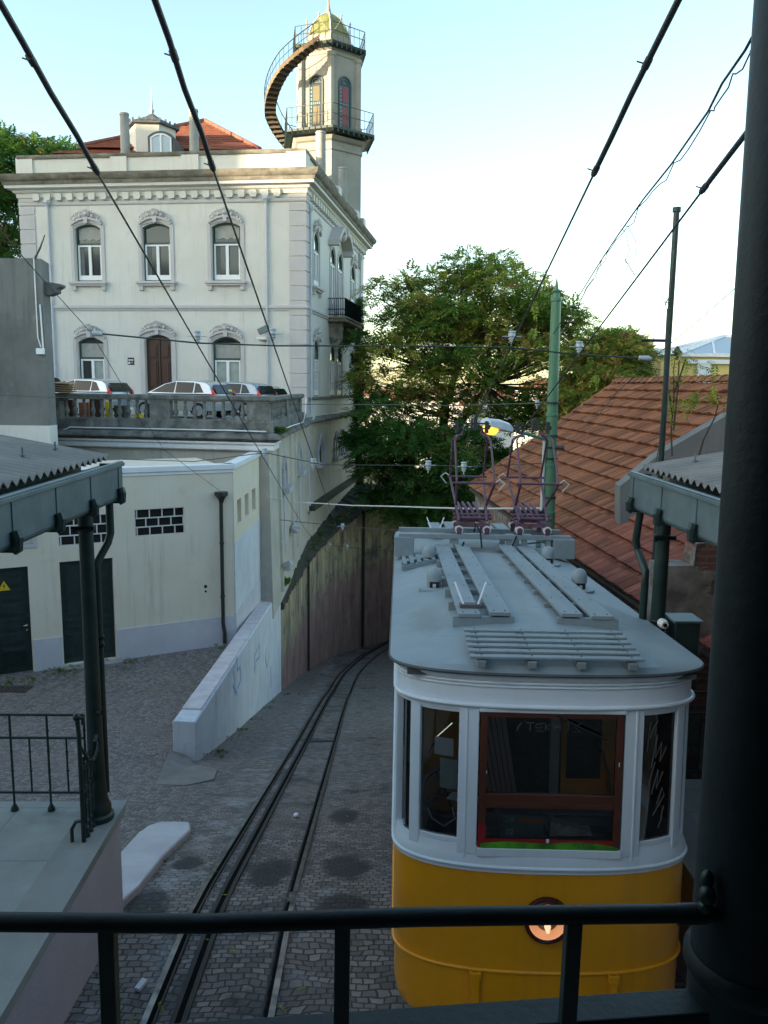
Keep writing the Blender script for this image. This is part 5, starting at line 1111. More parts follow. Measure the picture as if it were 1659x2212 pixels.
b = MB(); b.box(-24, -13, -8, 9, -6, 4.5); b.build('wall', M['plaster'], t)
t = thing('shade_block', 'added unseen block on the right that shades the alley', 'building', (8, 2, -6))  # unseen, added on this side too for a darker alley
b = MB(); b.box(7.2, 16, -8, 4.5, -6, 4); b.build('wall', M['grey_wall'], t)
# ---------------------------------------------------------------- tramcar
TO = Vector((1.31, 5.2, -5.05)); TR = (R(-3.5), 0, R(-2.2))
tram = thing('tramcar', 'yellow and white funicular tramcar with a grey planked roof', 'tram', tuple(TO), None, (0, 0, 0))
tram.rotation_euler = (Matrix.Rotation(R(-2.2), 3, 'Z')@Matrix.Rotation(R(-3.5), 3, 'X')).to_euler()
LEN = 8.6
def outline(w, inset=0, b_=.50, n=2.6, nn=13):
    """closed plan outline, front at y=0"""
    P = []
    f = []
    for i in range(nn*2+1):
        a = math.pi*i/(nn*2); c, s = math.cos(a), math.sin(a)
        x = -w*math.copysign(abs(c)**(2/n), c); y = b_*(1-abs(s)**(2/n)); f.append((x, y))
    P = [(x, y+inset) for x, y in f]+[(x, LEN-inset-y) for x, y in f[::-1]]
    return P
def ringz(P, z): return [(x, y, z) for x, y in P]
WT = 1.10
def shell(mb, levels):
    mb.rings([ringz(outline(w, ins), z) for w, ins, z in levels])
b = MB(); shell(b, [(WT-.10, .10, .33), (WT-.03, .02, .42), (WT-.008, .0, .55), (WT-.008, 0, .86), (WT, 0, .87), (WT+.002, 0, 1.64)]); b.f = b.f[:-1]; body = b.build('body', M['t_yellow'], tram, local=True, smooth=35)
def moulding(mb, z, r, w, ins=0): mb.tube([(x, y, z) for x, y in outline(w, ins, nn=20)], r, 8, closed=True)
b = MB(); moulding(b, .865, .014, WT+.004); b.build('bead', M['t_yellow'], body, local=True, smooth=60)
b = MB()
for x in (-.50, .50): b.box(x-.03, x+.03, -.012, .03, .42, .86); b.box(x-.04, x+.04, -.016, .03, .80, .86)
each(b, 'bumper_strip', M['t_yellow'], body, local=True, bevel=.006)
# white waist belt, pillars, fascia
b = MB(); shell(b, [(WT-.06, .06, 1.62), (WT+.012, -.012, 1.62), (WT+.014, -.014, 1.70), (WT-.0, 0, 1.74), (WT-.01, .01, 1.80), (WT-.075, .075, 1.805), (WT-.08, .08, 1.62)]); b.f = b.f[:-2]; b.build('waist_belt', M['t_white'], tram, local=True, smooth=35)
b = MB(); moulding(b, 1.66, .014, WT+.014, -.014); b.build('bead', M['t_white'], tram, local=True, smooth=60)
b = MB(); P1 = outline(WT+.0, 0, nn=20); P2 = outline(WT-.055, .055, nn=20)
b.rings([ringz(outline(w, i_), z) for w, i_, z in ((WT-.055, .055, 2.80), (WT, 0, 2.80), (WT, 0, 3.02), (WT+.03, -.03, 3.05), (WT+.04, -.04, 3.09), (WT-.055, .055, 3.09))], cap=False); b.build('fascia', M['t_white'], tram, local=True, smooth=35)
b = MB(); moulding(b, 2.845, .017, WT+.012, -.012); moulding(b, 2.985, .008, WT+.004, -.004); moulding(b, 3.01, .008, WT+.006, -.006); b.build('fascia_bead', M['t_white'], tram, local=True, smooth=60)
# roof, slightly arched
_n = M['t_roof'].node_tree.nodes; _L = M['t_roof'].node_tree.links; _p = _n['Principled BSDF']; _src = _p.inputs['Base Color'].links[0].from_socket
_g = _n.new('ShaderNodeTexCoord'); _z = _n.new('ShaderNodeTexNoise'); _z.inputs['Scale'].default_value = 4; _z.inputs['Detail'].default_value = 9; _L.new(_g.outputs['Object'], _z.inputs[0])
for _x, _y, _rx, _ry, _am in ((-.1, 4.95, .75, .28, .75), (.45, 5.0, .5, .3, .7), (.0, 2.6, .12, 2.2, .25), (-.85, 1.2, .18, .5, .35), (.85, 1.6, .2, .4, .3), (0, -.2, .9, .12, .3)):
    _m = _n.new('ShaderNodeMapping'); _m.inputs['Location'].default_value = (-_x/_rx, -_y/_ry, 0); _m.inputs['Scale'].default_value = (1/_rx, 1/_ry, 0); _L.new(_g.outputs['Object'], _m.inputs[0])
    _l = _n.new('ShaderNodeVectorMath'); _l.operation = 'LENGTH'; _L.new(_m.outputs[0], _l.inputs[0]); _a = _n.new('ShaderNodeMath'); _a.operation = 'MULTIPLY_ADD'; _a.inputs[1].default_value = 1.6; _L.new(_z.outputs[0], _a.inputs[0]); _L.new(_l.outputs['Value'], _a.inputs[2])
    _r2 = _n.new('ShaderNodeMapRange'); _r2.inputs[1].default_value = 1.2; _r2.inputs[2].default_value = 2.0; _r2.inputs[3].default_value = _am; _r2.inputs[4].default_value = 0; _L.new(_a.outputs[0], _r2.inputs[0])
    _x2 = _n.new('ShaderNodeMix'); _x2.data_type = 'RGBA'; _L.new(_r2.outputs[0], _x2.inputs[0]); _L.new(_src, _x2.inputs[6]); _x2.inputs[7].default_value = (.085, .075, .062, 1); _src = _x2.outputs[2]
_L.new(_src, _p.inputs['Base Color'])
def roofz(x, y):
    k = min(1, abs(x)/1.14); yy = min(y, LEN-y); e = smooth01(-.05, .9, yy); return 3.105+.16*(1-k**2.2)*(.25+.75*e)
b = MB(); vs = []; fs = []
out = outline(WT+.05, -.05, nn=16)
lev = [1, .985, .9, .75, .55, .3, .1]
cy = LEN/2
ringsv = []
for s in lev:
    r_ = []
    for x, y in out:
        x2 = x*s; y2 = cy+(y-cy)*(1-(1-s)*.5) if s > .0 else cy
        r_.append((x2, y2, roofz(x2, y2)+(0 if s < 1 else -.0)))
    ringsv.append(r_)
ringsv = [[(x*1.0, y, 3.085) for x, y in out], [(x*1.006, y-(.006 if y < cy else -.006), 3.10) for x, y in out]]+[[(x, y, z) for x, y, z in r_] for r_ in ringsv[1:]]
b.rings(ringsv, cap=True); roof = b.build('roof', M['t_roof'], tram, local=True, smooth=30)
b = MB(); b.tube([(x, y, 3.088) for x, y in outline(WT+.055, -.055, nn=20)], .014, 6, closed=True); b.build('rain_strip', M['slate'], roof, local=True)
# front windows
def curve_at(u, w=WT, b_=.5, n=2.6):
    c, s = math.cos(u), math.sin(u); return (-w*math.copysign(abs(c)**(2/n), c), b_*(1-abs(s)**(2/n)))
def u_for_x(x, w=WT):
    lo, hi = 0, math.pi
    for _ in range(50):
        m = (lo+hi)/2
        if curve_at(m, w)[0] < x: lo = m
        else: hi = m
    return m
def wrap(mb, ua, ub, z0, z1, t0, t1, n=6, w=WT):
    """curved slab following the nose between two outline angles; t0,t1: inset of outer and inner face"""
    rg = []
    for i in range(n+1):
        u = ua+(ub-ua)*i/n; x, y = curve_at(u, w); x2, y2 = curve_at(u+.01, w); d = Vector((x2-x, y2-y)).normalized(); nn_ = Vector((d.y, -d.x))
        if nn_.y > 0 and y < .2: nn_ = -nn_
        a = Vector((x, y))-nn_*t0; c = Vector((x, y))-nn_*t1
        rg.append([(a.x, a.y, z0), (c.x, c.y, z0), (c.x, c.y, z1), (a.x, a.y, z1)])
    mb.rings(rg)
def at_x(xa, xb, *a, **k): return (u_for_x(xa), u_for_x(xb))
UC = [u_for_x(-.64), u_for_x(-.51), u_for_x(.51), u_for_x(.64), u_for_x(-.985), u_for_x(-.935), u_for_x(.935), u_for_x(.985)]
b = MB()
for xa, xb in ((-.655, -.515), (.515, .655)): wrap(b, u_for_x(xa), u_for_x(xb), 1.74, 2.82, -.004, .06)
for xa, xb in ((-1.0, -.93), (.93, 1.0)): wrap(b, u_for_x(xa), u_for_x(xb), 1.74, 2.82, .0, .06)
for s in (-1, 1): b.box(s*(WT-.055), s*(WT-.0), .42, .56, 1.74, 2.82); b.box(s*(WT-.055), s*(WT-.0), LEN-.56, LEN-.42, 1.74, 2.82)
for s in (-1, 1):
    for y in (1.5, 2.5, 3.5, 4.5, 5.5, 6.5, 7.3): b.box(s*(WT-.055), s*WT, y-.06, y+.06, 1.74, 2.82)
each(b, 'pillar', M['t_white'], tram, local=True, bevel=.006)
b = MB()
for xa, xb in ((-.93, -.655), (.655, .93)):
    ua, ub = u_for_x(xa), u_for_x(xb); wrap(b, ua, ub, 1.80, 1.84, .012, .05); wrap(b, ua, ub, 2.775, 2.81, .012, .05)
b.box(-.515, .515, .0, .04, 1.74, 1.80); b.box(-.515, .515, .004, .04, 2.80, 2.83)
for x in (-.60, .60): wrap(b, u_for_x(x-.008), u_for_x(x+.008), 1.70, 2.82, -.012, 0, 2)
b.build('window_trim', M['t_white'], tram, local=True, bevel=.004)
# brown sashes of the middle window
b = MB()
for x0, x1, z0, z1 in ((-.505, -.455, 1.80, 2.80), (.455, .505, 1.80, 2.80), (-.455, .455, 2.76, 2.80), (-.455, .455, 2.13, 2.20), (-.455, .455, 2.095, 2.135)):
    b.box(x0, x1, .015, .055, z0, z1)
sash = b.build('sash', M['t_wood'], tram, local=True, bevel=.004)
b = MB(); b.box(-.455, .455, .02, .055, 1.825, 1.86); b.box(-.507, -.453, .011, .02, 1.80, 1.97); b.build('red_rail', M['t_red'], sash, local=True)
b = MB(); b.rings([[(x, .006, 1.80), (x, .02, 1.80), (x, .02, 1.80+h), (x, .006, 1.80+h)] for x, h in ((-.49, .03), (-.3, .045), (-.05, .035), (.2, .05), (.35, .042), (.49, .02))]); b.build('green_strip', M['t_green'], sash, local=True)
b = MB(); b.box(-.02, .0, .0, .012, 1.85, 1.875); b.box(-.46, -.455, .008, .014, 2.35, 2.37); b.box(.475, .482, .008, .014, 2.42, 2.45); b.build('catch', M['porcelain'], sash, local=True)
# glass
b = MB(); b.box(-.455, .455, .034, .038, 1.86, 2.10); b.box(-.455, .455, .034, .038, 2.20, 2.76); g = b.build('window', M['t_glass'], tram, local=True)
for xa, xb in ((-.93, -.655), (.655, .93)):
    b = MB(); wrap(b, u_for_x(xa), u_for_x(xb), 1.84, 2.775, .028, .033); b.build('corner_window', M['t_glass'], tram, local=True, smooth=60)
for s in (-1, 1):
    b = MB(); wrap(b, (u_for_x(-1.0) if s < 0 else u_for_x(1.0)), (.28 if s < 0 else math.pi-.28), 1.80, 2.80, .028, .033, 4); b.box(s*(WT-.03), s*(WT-.026), .56, LEN-.56, 1.80, 2.80); b.build('side_window', M['t_glass'], tram, local=True, smooth=60)
# scratched tag on the right corner pane
def squiggle(xs, name='scratched_and_reflected_tag'):
    b = MB()
    for st in xs:
        rg = []
        for x, z in st:
            u = u_for_x(x); X, Y = curve_at(u); X2, Y2 = curve_at(u+.01); d = Vector((X2-X, Y2-Y)).normalized(); n_ = Vector((d.y, -d.x))
            if n_.y > 0: n_ = -n_
            p = Vector((X, Y))-n_*.024; rg.append((p.x, p.y, z))
        b.tube(rg, .005, 4)
    return b.build(name, M['graf_grey'], tram, local=True)
squiggle([[(.70, 2.50), (.72, 2.72), (.78, 2.73), (.74, 2.66), (.72, 2.60)], [(.74, 2.38), (.78, 2.62), (.77, 2.45), (.82, 2.56), (.81, 2.42), (.86, 2.52)], [(.72, 2.24), (.77, 2.42)], [(.75, 2.18), (.80, 2.36), (.79, 2.22), (.84, 2.34)], [(.80, 2.10), (.84, 2.22), (.86, 2.16), (.81, 2.08)], [(.77, 2.02), (.83, 2.12)], [(.84, 2.00), (.86, 2.08)], [(.82, 1.92), (.85, 2.0)]])
b = MB()
for i, st in enumerate([[(0, .02), (.03, .05), (.0, .0)], [(.0, .05), (.05, .05), (.025, .05), (.025, 0)], [(.05, .05), (.0, .04), (.0, .02), (.04, .025), (.0, .0), (.05, 0)], [(0, .05), (0, 0), (0, .025), (.04, .05), (0, .025), (.04, 0)], [(0, .05), (0, 0), (0, .025), (.035, .025), (.035, .05), (.035, 0)], [(0, .05), (.05, .05), (.025, .05), (.02, 0)], [(.04, .05), (0, .03), (.04, .0), (0, .0)]]):
    ox = -.25+i*.068; b.tube([(ox+x*1.1, .033, 2.66+z*1.2) for x, z in st], .0028, 4)
b.build('scratched_and_reflected_tag', M['graf_grey'], tram, local=True)  # strokes imitating graffiti reflected in the middle pane
# cab interior: floor, ceiling, far partition, side benches
b = MB(); b.box(-WT+.1, WT-.1, .3, LEN-.3, .9, .95); b.build('floor', M['t_wood'], tram, local=True)
b = MB(); b.box(-WT+.07, WT-.07, .12, LEN-.12, 3.03, 3.06); b.build('ceiling', M['t_dark'], tram, local=True)
b = MB(); b.box(-WT+.07, -.38, 1.9, 1.95, .95, 3.03); b.box(.38, WT-.07, 1.9, 1.95, .95, 1.95); b.box(.38, .52, 1.9, 1.95, 1.95, 3.03); b.box(-.38, .38, 1.9, 1.95, 2.75, 3.03); b.build('partition', M['t_dark'], tram, local=True)
b = MB(); b.box(-.38, .36, 1.93, 1.96, .95, 2.76); b.build('dark_gap_panel', M['dark_room'], tram, local=True)  # dark sheet across the partition opening, standing in for the gloom behind it
b = MB(); b.box(.36, .44, 1.86, 1.9, 1.0, 2.95); b.box(.44, 1.0, 1.86, 1.9, 2.28, 2.36); b.box(-1.0, -.36, 1.86, 1.9, 2.28, 2.36); b.box(-.95, .95, LEN-.3, LEN-.25, 1.7, 1.82); b.build('interior_trim', mat('worn_inside_trim', (.50, .48, .48), .6), tram, local=True)
b = MB(); b.box(.46, 1.0, 1.84, 1.87, 1.2, 2.26); b.box(-1.0, -.46, 1.84, 1.87, 1.2, 2.26); b.build('interior_panel', M['t_yellow'], tram, local=True)
b = MB(); b.box(.50, .82, 1.82, 1.86, 1.55, 2.12); b.build('switch_box', M['black'], tram, local=True)
for s, nm in ((1, 0), (-1, 1)):
    b = MB(); x0 = .54 if s > 0 else -.92; b.box(x0, x0+.36, 1.81, 1.84, 2.42, 2.70); ps = b.build('notice', M['paper'], tram, local=True)
    b = MB(); b.box(x0, x0+.36, 1.802, 1.81, 2.65, 2.70); b.box(x0, x0+.36, 1.802, 1.81, 2.42, 2.46); b.box(x0+.2, x0+.25, 1.802, 1.81, 2.54, 2.63); b.box(x0+.28, x0+.32, 1.802, 1.81, 2.49, 2.56); b.build('print', M['blue'], ps, local=True)
    b = MB(); b.box(x0+.03, x0+.1, 1.802, 1.81, 2.5, 2.57); b.build('red_print', M['t_red'], ps, local=True)
b = MB()
for s in (-1, 1):
    b.box(s*.55, s*1.0, 2.1, LEN-2.1, 1.32, 1.38); b.box(s*.95, s*1.02, 2.1, LEN-2.1, 1.38, 1.8)
b.build('bench', M['t_wood'], tram, local=True)
# mauve slats standing in for the saloon ceiling's reflection in the glass
b = MB()
for k in range(8): b.rings([[(-.66+k*.055, 1.82, 3.0), (-.615+k*.055, 1.82, 3.0), (-.615+k*.055, 1.85, 3.0), (-.66+k*.055, 1.85, 3.0)], [(-.30+k*.046, 1.82, 1.3), (-.262+k*.046, 1.82, 1.3), (-.262+k*.046, 1.85, 1.3), (-.30+k*.046, 1.85, 1.3)]])
b.build('ceiling_reflection', mat('mauve_reflection', (.42, .29, .30), .7), tram, local=True)
# console
b = MB(); b.box(-.62, .62, .16, .45, 1.3, 1.86); cons = b.build('console', M['t_dark'], tram, local=True, bevel=.01)
b = MB(); b.box(-.34, -.02, .09, .2, 1.83, 2.01); bx = b.build('route_box', M['teal_box'], cons, local=True, bevel=.006)
b = MB(); b.box(-.215, -.03, .084, .09, 1.955, 1.995); b.build('orange_label', M['orange'], bx, local=True)
def text(s, size, loc, mat_, parent, name, depth=.002):
    cu = bpy.data.curves.new('lettering', 'FONT'); cu.body = s; cu.size = size; cu.extrude = depth; cu.align_x = 'CENTER'; cu.align_y = 'CENTER'
    o = bpy.data.objects.new('lettering', cu); C.objects.link(o); dg = bpy.context.evaluated_depsgraph_get(); me = bpy.data.meshes.new_from_object(o.evaluated_get(dg))
    bpy.data.objects.remove(o); me.transform(Matrix.Translation(loc)@Matrix.Rotation(R(90), 4, 'X')); me.materials.clear(); me.materials.append(mat_)
    n_ = bpy.data.objects.new(name, me); C.objects.link(n_); n_.parent = parent; return n_
text('62E', .045, (-.275, .085, 1.972), M['paper_grey'], bx, 'lettering'); text('02', .06, (-.27, .085, 1.885), M['paper_grey'], bx, 'lettering')
b = MB(); b.box(-.36, .48, .14, .24, 1.995, 2.01); b.box(-.02, .55, .18, .3, 1.9, 1.96); b.build('shelf', M['zinc'], cons, local=True)
b = MB(); b.rings([[(.02, .1, 1.85), (.34, .12, 1.85), (.34, .24, 1.87), (.02, .22, 1.87)], [(.03, .1, 1.96), (.3, .14, 1.885), (.3, .24, 1.9), (.04, .22, 1.97)]]); b.build('newspaper', mat('newsprint', (.50, .46, .42), .9, var=(.30, .22, .20), scale=18), cons, local=True)
b = MB(); b.rings([[(.22, .22, 2.03), (.26, .22, 2.03), (.26, .24, 2.03), (.22, .24, 2.03)], [(.44, .26, 1.99), (.48, .26, 1.99), (.48, .28, 1.99), (.44, .28, 1.99)]]); b.cyl((.3, .25, 1.96), (.3, .25, 2.1), .012); b.cyl((.42, .25, 1.96), (.42, .25, 2.09), .012); b.cyl((.2, .25, 1.96), (.2, .25, 2.06), .015); b.build('levers', M['chrome'], cons, local=True, smooth=40)
b = MB(); b.rings([[(-.72, .22, 2.06), (-.36, .12, 2.05), (-.34, .3, 2.02), (-.66, .42, 2.02)], [(-.72, .22, 2.068), (-.36, .12, 2.058), (-.34, .3, 2.028), (-.66, .42, 2.028)]]); b.build('paper', M['paper'], cons, local=True)
b = MB(); b.tube([(-.72+.17*math.cos(a), .42+.05*math.sin(a)*0, 2.02+.20*math.sin(a)) for a in [2*math.pi*k/20 for k in range(20)]], .016, 6, closed=True)
for k in range(4): a = k*math.pi/2+.5; b.tube([(-.72, .42, 2.02), (-.72+.17*math.cos(a), .42, 2.02+.2*math.sin(a))], .011, 5)
b.cyl((-.72, .42, 2.02), (-.72, .7, 1.9), .03); b.build('hand_wheel', M['black_iron'], cons, local=True, smooth=60)
b = MB(); b.tube([(-.86, .24, 1.98), (-.83, .2, 1.92), (-.74, .16, 1.88), (-.66, .18, 1.93), (-.68, .22, 2.0)], .006, 5); b.build('cord', M['paper_grey'], cons, local=True)
b = MB(); b.box(-.86, -.70, .105, .108, 2.46, 2.58) if 0 else wrap(b, u_for_x(-.84), u_for_x(-.70), 2.43, 2.56, .045, .05, 3); b.build('sticker', M['paper'], tram, local=True)
b = MB(); wrap(b, u_for_x(-.80), u_for_x(-.67), 2.18, 2.40, .06, .065, 3); b.build('sticker', M['paper_grey'], tram, local=True)
b = MB(); wrap(b, .44, .36, 2.42, 2.54, .034, .04, 2); b.build('sticker', mat('green_sticker', (.35, .55, .45), .6), tram, local=True)
b = MB(); b.tube([(-.86, .3, 2.38), (-.80, .24, 2.52), (-.69, .16, 2.66)], .009, 6); b.build('mirror_arm', M['chrome'], tram, local=True)
b = MB(); b.tube([(.02, .02, 2.79), (.15, .0, 2.72), (.28, -.005, 2.66), (.36, .0, 2.52), (.40, .008, 2.38), (.42, .012, 2.21)], .008, 6); b.tube([(.02, .02, 2.79), (.2, -.008, 2.70), (.38, -.004, 2.62)], .006, 5); b.build('wiper', M['black'], tram, local=True)
# headlamp
b = MB(); b.rings([[(r_*math.cos(2*math.pi*k/28), y, 1.285+r_*math.sin(2*math.pi*k/28)) for k in range(28)] for r_, y in ((.165, .03), (.165, -.04), (.15, -.058), (.135, -.05), (.135, .0))], cap=False); hl_ = b.build('headlamp', mat('lamp_ring', (.05, .008, .01), .3), tram, local=True, smooth=40)
prof = [(.136, -.046), (.125, -.03), (.09, -.018), (.065, -.012)]
b = MB(); b.rings([[(r_*math.cos(2*math.pi*k/24), y-.004, 1.285+r_*math.sin(2*math.pi*k/24)) for k in range(24)] for r_, y in prof], cap=False); rf_ = b.build('reflector', M['head_on'], hl_, local=True, smooth=60, fix=False)
b = MB(); b.rings([[(r_*math.cos(2*math.pi*k/24), y-.004, 1.285+r_*math.sin(2*math.pi*k/24)) for k in range(24)] for r_, y in ((.078, -.022), (.05, -.010), (.002, -.006))], cap=False); b.build('bulb_holder', mat('dull_brass', (.16, .10, .06), .5), hl_, local=True, smooth=60, fix=False)
for v_ in hl_.data.vertices: pass
b = MB(); b.rings([[(r_*math.cos(2*math.pi*k/24), y, 1.285+r_*math.sin(2*math.pi*k/24)) for k in range(24)] for r_, y in ((.14, -.056), (.165, -.05), (.165, -.02))], cap=False); b.build('rim', mat('lamp_rim', (.05, .008, .01), .3), hl_, local=True, smooth=60)
b = MB(); b.tube([(0, -.01, 1.285), (0, -.05, 1.25), (0, -.072, 1.215)], [.018, .024, .010], 10); b.build('bulb', M['filament'], hl_, local=True, smooth=60)
# roof planks, slats, ventilators
def plank(xa, xb, ya, yb, z0=None, th=.03):
    b = MB(); n_ = 10; rg = []
    for i in range(n_+1):
        y = ya+(yb-ya)*i/n_; xm = (xa+xb)/2; z = max(roofz(xa, y), roofz(xb, y))+.05
        rg.append([(xa, y, z), (xb, y, z), (xb, y, z+th), (xa, y, z+th)])
    b.rings(rg); return b.build('walk_plank', M['t_plank'], roof, local=True, bevel=.004)
for s in (-1, 1):
    for xa, xb in ((.20, .37), (.44, .62)): plank(min(s*xa, s*xb), max(s*xa, s*xb), .82, 5.0)
b = MB()
for s in (-1, 1):
    for k in range(8):
        y = .86+k*.58; b.box(min(s*.17, s*.66), max(s*.17, s*.66), y-.03, y+.03, roofz(.62, y)-.02, roofz(.4, y)+.048)
each(b, 'batten', M['t_plank'], roof, local=True)
for s in (-1, 1):
    for xa, xb in ((.20, .37), (.44, .62)): plank(min(s*xa, s*xb), max(s*xa, s*xb), 6.2, 8.0)
slat = []
for k in range(6):
    y = -.04+k*.112; b = MB(); rg = []
    for x in [-.60+1.2*i/8 for i in range(9)]: z = 3.205+.010*k; rg.append([(x, y-.036, z), (x, y+.036, z), (x, y+.036, z+.018), (x, y-.036, z+.018)])
    b.rings(rg); b.build('step_slat', M['t_plank'], roof, local=True, bevel=.004)
b = MB(); rr = random.Random(6)
for s in (-1, 1):
    for xa in (.24, .33, .48, .58):
        for k in range(8): y = .88+k*.58; b.sphere((s*xa, y+rr.uniform(-.01, .01), max(roofz(.20 if xa < .4 else .44, y), roofz(.37 if xa < .4 else .62, y))+.080), .0065, 5, 3)
for k in range(6):
    for x in (-.52, -.17, .17, .52): b.sphere((x, -.04+k*.112, 3.224+.010*k), .006, 5, 3)
each(b, 'bolt', M['black_iron'], roof, local=True)
b = MB()
for x in (-.52, -.17, .17, .52): b.beam((x, -.085, 3.168), (x, .58, 3.225), .06, .05)
each(b, 'batten', M['t_plank'], roof, local=True, bevel=.004)
b = MB()   # small ladder of slats near the gantry, left
for k in range(6): x = -1.02+k*.085; b.beam((x, 3.98+.02*k, 3.21+.012*k), (x-.02, 4.3+.02*k, 3.25+.012*k), .045, .025)
b.beam((-1.06, 3.97, 3.17), (-.56, 4.12, 3.25), .04, .05); b.beam((-1.06, 4.25, 3.17), (-.56, 4.40, 3.27), .04, .05); b.build('ladder', M['t_plank'], roof, local=True)
for x, y in ((-.74, 2.55), (.735, 2.6), (-.735, 4.2), (.72, 4.25)):
    z = roofz(x, y)-.02; b = MB(); b.lathe([(.155, 0), (.155, .025), (.12, .035)], (x, y, z), 20); b.lathe([(.072, .03), (.074, .09)], (x, y+.02, z), 16)
    b.lathe([(.078, .09), (.080, .15), (.07, .195), (.045, .225), (.01, .238)], (x, y, z), 18); v_ = b.build('ventilator', M['t_roof'], roof, local=True, smooth=40)
    b = MB(); b.box(x-.045, x+.045, y-.078, y-.02, z+.035, z+.095); b.build('opening', M['black'], v_, local=True)
    b = MB(); b.box(x-.016, x+.016, y-.083, y-.078, z+.04, z+.075); b.build('label', M['paper_grey'], v_, local=True)
for y, x in ((1.07, -.50), (6.6, -.55)):
    zz = roofz(x, y)+.085; b = MB(); b.box(x-.09, x+.09, y-.05, y+.05, zz, zz+.03); bb = b.build('pole_socket', M['t_dark'], roof, local=True)
    b = MB()
    for s in (-1, 1): b.tube([(x+s*.05, y-.02, zz), (x+s*.13, y+.06, zz+.2)], .009, 6)
    b.build('forked_prong', M['paper'], bb, local=True)
b = MB(); b.tube([(.125, y_, z_) for y_, z_ in ()] or [(-.34, 4.9, 3.3), (-.30, 4.75, 3.29), (-.27, 4.72, 3.4)], .012, 5); b.build('loose_cable', M['black'], roof, local=True)
# gantry
b = MB()
for y in (5.05, 5.75): b.box(-1.10, 1.16, y-.05, y+.05, 3.40, 3.46)
g_ = b.build('gantry', M['t_plank'], roof, local=True, bevel=.006)
b = MB(); b.box(-1.16, -.90, 4.95, 5.25, 3.16, 3.42); b.box(.92, 1.2, 4.95, 5.25, 3.16, 3.42); each(b, 'gantry_box', M['t_plank'], g_, local=True, bevel=.01)
b = MB()
for x in (-.35, .35, .55, .86):
    for y in (5.05, 5.75): b.box(x-.035, x+.035, y-.03, y+.03, 3.2, 3.4)
b.beam((.35, 5.4, 3.26), (.9, 5.1, 3.38), .06, .02); each(b, 'gantry_leg', M['t_plank'], g_, local=True)
# pantographs
def pantograph(x0, x1, xt, label):
    """base between x0..x1, contact head centred at xt"""
    p = MB(); yb, yf = 5.08, 5.72; zb = 3.56; zt = 4.85
    for y in (yb, yf): p.box(x0-.04, x1+.04, y-.02, y+.02, zb, zb+.045)
    for x in (x0+.02, x1-.02): p.box(x-.02, x+.02, yb, yf, zb, zb+.045)
    for k, y in enumerate((yb+.12, yb+.28, yf-.12)): p.cyl((x0-.06, y, zb+.1+.03*k), (x1+.08, y, zb+.1+.03*k), .022, n=8)
    for k in range(4): xx = x0+.07+k*.075; p.tube([(xx, yb+.2, zb+.10), (xx-.02, yb+.45, zb+.20), (xx-.05, yf+.05, zb+.26)], [.012, .026, .02], 6)
    fr = p.build('pantograph', M['t_panto'], tram, local=True, smooth=40); fr['label'] = label
    b = MB(); xo = .05
    # lower arms from front shaft and rear shaft to knees
    kn = [(xt-.225, 4.8, 4.15), (xt+.26, 4.8, 4.15)]; kr = [(xt-.24, 6.0, 4.175), (xt+.235, 6.0, 4.175)]
    top = [(xt-.13, 5.38, zt-.02), (xt+.13, 5.38, zt-.02)]
    for i, x in enumerate((x0, x1)):
        b.tube([(x, yf, zb+.08), kn[i]], .017, 7); b.tube([(x, yb, zb+.08), kr[i]], .017, 7)
        s = -1 if i == 0 else 1
        for K in (kn[i], kr[i]):
            q = Vector(K); tt = Vector(top[i]); f_ = -1 if K is kn[i] else 1; b.tube([q, Vector((xt+s*.235, 5.39+f_*.20, zt-.15)), Vector((xt+s*.20, 5.39+f_*.15, zt-.10)), Vector((xt+s*.145, 5.39+f_*.06, zt-.085)), Vector((xt+s*.13, 5.39+f_*.03, zt-.05)), tt], .0145, 7)
    b.cyl((kn[0][0]-.05, kn[0][1], kn[0][2]), (kn[1][0]+.05, kn[1][1], kn[1][2]), .016); b.cyl((kr[0][0]-.03, kr[0][1], kr[0][2]), (kr[1][0]+.05, kr[1][1], kr[1][2]), .016)
    b.build('arm', M['t_panto'], fr, local=True, smooth=50)
    b = MB(); b.beam((xt-.24, 5.36, zt), (xt+.24, 5.36, zt), .03, .02); b.beam((xt-.24, 5.42, zt+.07), (xt+.24, 5.42, zt+.07), .03, .02)
    for s in (-1, 1): b.box(xt+s*.2-.02, xt+s*.2+.02, 5.33, 5.44, zt-.06, zt+.1); b.sphere((xt+s*.23, 5.36, zt+.03), .025, 6, 5)
    b.box(xt+.03, xt+.07, 5.35, 5.43, zt-.02, zt+.16); b.box(xt-.01, xt+.01, 5.35, 5.43, zt-.02, zt+.13); b.build('contact_head', M['black_iron'], fr, local=True)
    for x in (x0, x1):
        for y in (yb, yf):
            b = MB(); b.cyl((x, y-.05, 3.52), (x, y+.05, 3.52), .055, n=16); b.cyl((x, y-.065, 3.52), (x, y-.05, 3.52), .035); io = b.build('insulator', M['porcelain'], fr, local=True, smooth=40)
            b = MB(); b.box(x-.03, x+.03, y-.055, y+.055, 3.44, 3.52); b.cyl((x, y-.075, 3.52), (x, y+.055, 3.52), .037); b.build('clamp', M['t_panto'], io, local=True)
    b = MB(); kx = kn[1]
    for K, s in ((kn[1], 1), (kr[0], -1)): b.tube([K, (K[0]+s*.06, K[1], K[2]+.05), (K[0]+s*.13, K[1], K[2]+.0), (K[0]+s*.05, K[1]+.02, K[2]-.1)], .009, 5)
    b.build('jumper', M['wire_pale'], fr, local=True)
pantograph(-.31, .055, -.145, 'left pantograph with bent arms'); pantograph(.485, .85, .67, 'right pantograph with bent arms')
